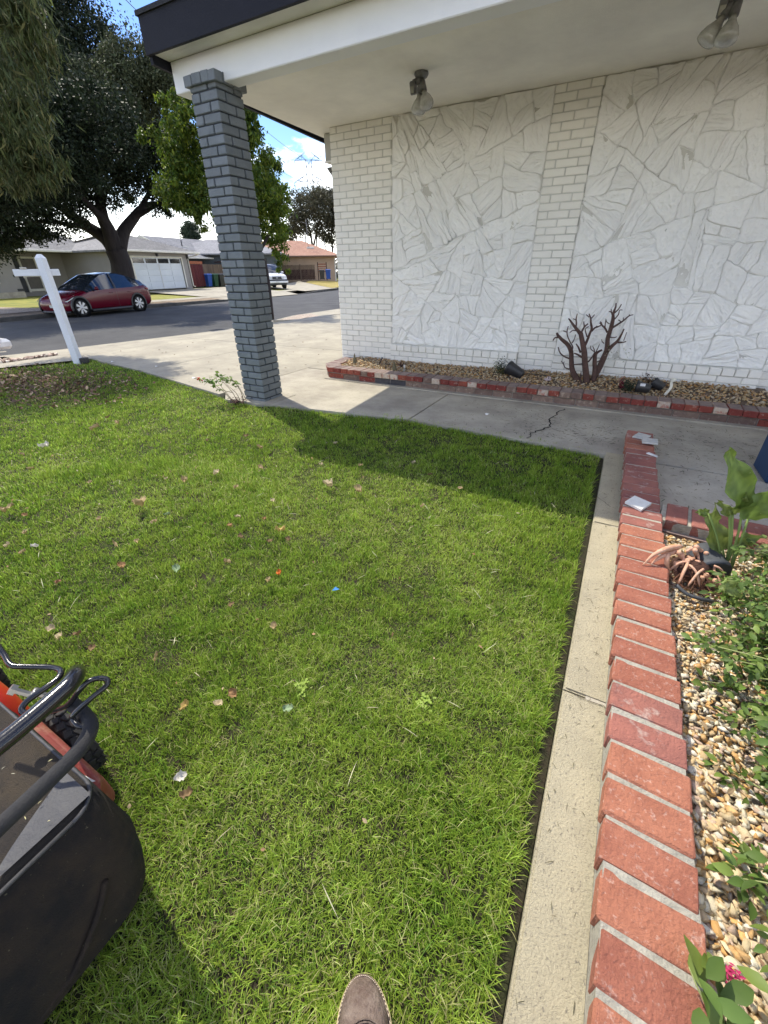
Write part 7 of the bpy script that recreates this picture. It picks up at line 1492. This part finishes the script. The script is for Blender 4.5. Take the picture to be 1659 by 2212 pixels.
cbit('grille', *join_geo([([(-.03, -.42, .72), (-.03, .42, .72), (-.005, .40, .93), (-.005, -.40, .93)], [(0, 1, 2, 3)])]), black_plastic, tr_)
cbit('badge', [(-.036, -.07, .80), (-.036, .07, .80), (-.030, .07, .85), (-.030, -.07, .85)], [(0, 1, 2, 3)], chrome, tr_)
for s_ in (-1, 1): cbit('headlight', [(-.01, s_*.45, .70), (.06, s_*.82, .72), (.12, s_*.90, .84), (.04, s_*.82, .93), (-.0, s_*.46, .92)], [(0, 1, 2, 3, 4)], lamp_clear, tr_); cbit('mirror', *tube_geo([(1.6, s_*.95, 1.2), (1.6, s_*1.12, 1.25)], .08, 8), car_white, tr_)
bmx_ = bmesh.new(); add_box(bmx_, -.14, .1, -.93, .93, .44, .60, .03); bm_obj('bumper', bmx_, car_white, tr_); bmx_ = bmesh.new(); add_box(bmx_, -.10, .12, -.93, .93, .60, .70, .02); bm_obj('bumper_top', bmx_, black_plastic, tr_)
bmx_ = bmesh.new(); add_box(bmx_, -.05, .2, -.85, .85, .30, .44, .02); bm_obj('lower_bumper', bmx_, black_plastic, tr_)
bmx_ = bmesh.new(); add_box(bmx_, -.155, -.142, -.18, .18, .46, .58); bm_obj('number_plate', bmx_, lamp_clear, tr_)
# white car at the near kerb, only its rear corner in view
P3 = [(x, a, b, c, d, e, g) for x, a, b, c, d, e, g in P_]
wc = car('white_sedan', 'white car parked at the near kerb, only its rear corner in view', P3, .965, car_white, car_white, (-10.9-.6, -.70, RD), math.pi/2*0+math.atan2(1, .0)-.02, (.9, 3.79), .34)
for s_ in (-1, 1):
    cbit('tail_light', [(4.36, s_*.955, .92), (4.60, s_*.925, .92), (4.72, s_*.82, .88), (4.72, s_*.80, .60), (4.6, s_*.93, .58), (4.40, s_*.965, .66)], [(0, 1, 2, 3, 4, 5)], lamp_red, wc)
    cbit('reverse_light', [(4.42, s_*.968, .74), (4.62, s_*.942, .74), (4.74, s_*.83, .74), (4.74, s_*.83, .80), (4.62, s_*.940, .82), (4.42, s_*.964, .82)], [(0, 1, 2, 3, 4, 5)], lamp_clear, wc)
bmx_ = bmesh.new(); add_box(bmx_, 4.5, 4.86, -.8, .8, .30, .48, .05); bm_obj('rear_bumper', bmx_, car_white, wc)

# ---------------------------------------------------------------- transmission tower and its wires
PX, PYY = -178.9, 240.8; HT = 57.6; tw = empty('transmission_tower', 'tall steel lattice power pylon against the sky', 'pylon', (PX, PYY, -.6))
av = Vector((.803, .597, 0)); bv = Vector((-.597, .803, 0)); steel = mat('galvanised', (.20, .23, .27), .6)
gg = []
def half(z): return 6.5*(1-z/44)+1.6 if z < 44 else 1.6
lev = [0, 9, 17, 24, 30, 35, 39.5, 43, 46, 49, 52, 55]
def cor(z, i): sx_, sy_ = ((-1, -1), (1, -1), (1, 1), (-1, 1))[i]; return av*half(z)*sx_+bv*half(z)*sy_+Vector((0, 0, z))
for a, b in zip(lev, lev[1:]):
    for i in range(4):
        j = (i+1) % 4
        for p, q, r in ((cor(a, i), cor(b, i), .16), (cor(a, i), cor(b, j), .09), (cor(a, j), cor(b, i), .09), (cor(b, i), cor(b, j), .09)): gg.append(tube_geo([p, q], r, 4))
obj('mast', *join_geo(gg), steel, tw)
ARM = []
for z, L_ in ((55.0, 7.6), (45.5, 8.6), (36.5, 9.6)):
    gg = []
    for s_ in (-1, 1):
        tip = av*L_*s_+Vector((0, 0, z-.4)); ARM.append(tip)
        for o_ in (-1, 1):
            p0 = av*1.6*s_+bv*1.5*o_+Vector((0, 0, z)); p1 = av*1.5*s_+bv*1.4*o_+Vector((0, 0, z+3.2)); gg += [tube_geo([p0, tip], .12, 4), tube_geo([p1, tip], .12, 4)]
            for t_ in (.35, .7): gg.append(tube_geo([p0.lerp(tip, t_), p1.lerp(tip, t_)], .07, 4)); gg.append(tube_geo([p0.lerp(tip, t_-.33), p1.lerp(tip, t_)], .07, 4))
    obj('cross_arm', *join_geo(gg), steel, tw)
obj('insulator', *join_geo([tube_geo([t_, t_+Vector((0, 0, -3.2))], .16, 5) for t_ in ARM]), steel, tw)
for k, t_ in enumerate(ARM):
    for sgn, ln in ((1, 300), (-1, 300)):
        P0 = Vector((PX, PYY, -.6))+t_+Vector((0, 0, -3.2)); e = P0+bv*ln*sgn+av*60*sgn; pts = [P0.lerp(e, u)+Vector((0, 0, -34*u*(1-u))) for u in [i/14 for i in range(15)]]
        o = obj('power_line', *tube_geo(pts, .07, 4), steel); tag(o, 'thin power line leaving the %s %s arm of the pylon toward the %s' % (('top', 'middle', 'lowest')[k//2], ('left', 'right')[k % 2], 'left' if sgn > 0 else 'right'), 'power line', 'power lines of the pylon')
# labels that would repeat are told apart by their place from left to right
from collections import defaultdict
dd_ = defaultdict(list); inv_ = mw.inverted()
for o in bpy.data.objects:
    if o.parent is None and o.get('label'): dd_[o['label']].append(o)
for lb, L_ in dd_.items():
    if len(L_) > 1:
        L_.sort(key=lambda o: (lambda q: q.x/max(-q.z, .01))(inv_ @ o.matrix_world.translation if o.name.startswith('clover') is False else inv_ @ (o.matrix_world @ (sum((v.co for v in o.data.vertices), Vector())/len(o.data.vertices)))))
        nm = {2: ['left one', 'right one'], 3: ['leftmost of three', 'middle of three', 'rightmost of three'], 4: ['leftmost of four', 'second from left', 'third from left', 'rightmost of four']}.get(len(L_), ['number %d from the left' % (k+1) for k in range(len(L_))])
        for o, t_ in zip(L_, nm): o['label'] = lb+', '+t_
print('objects', len(bpy.data.objects), 'grass', ng)
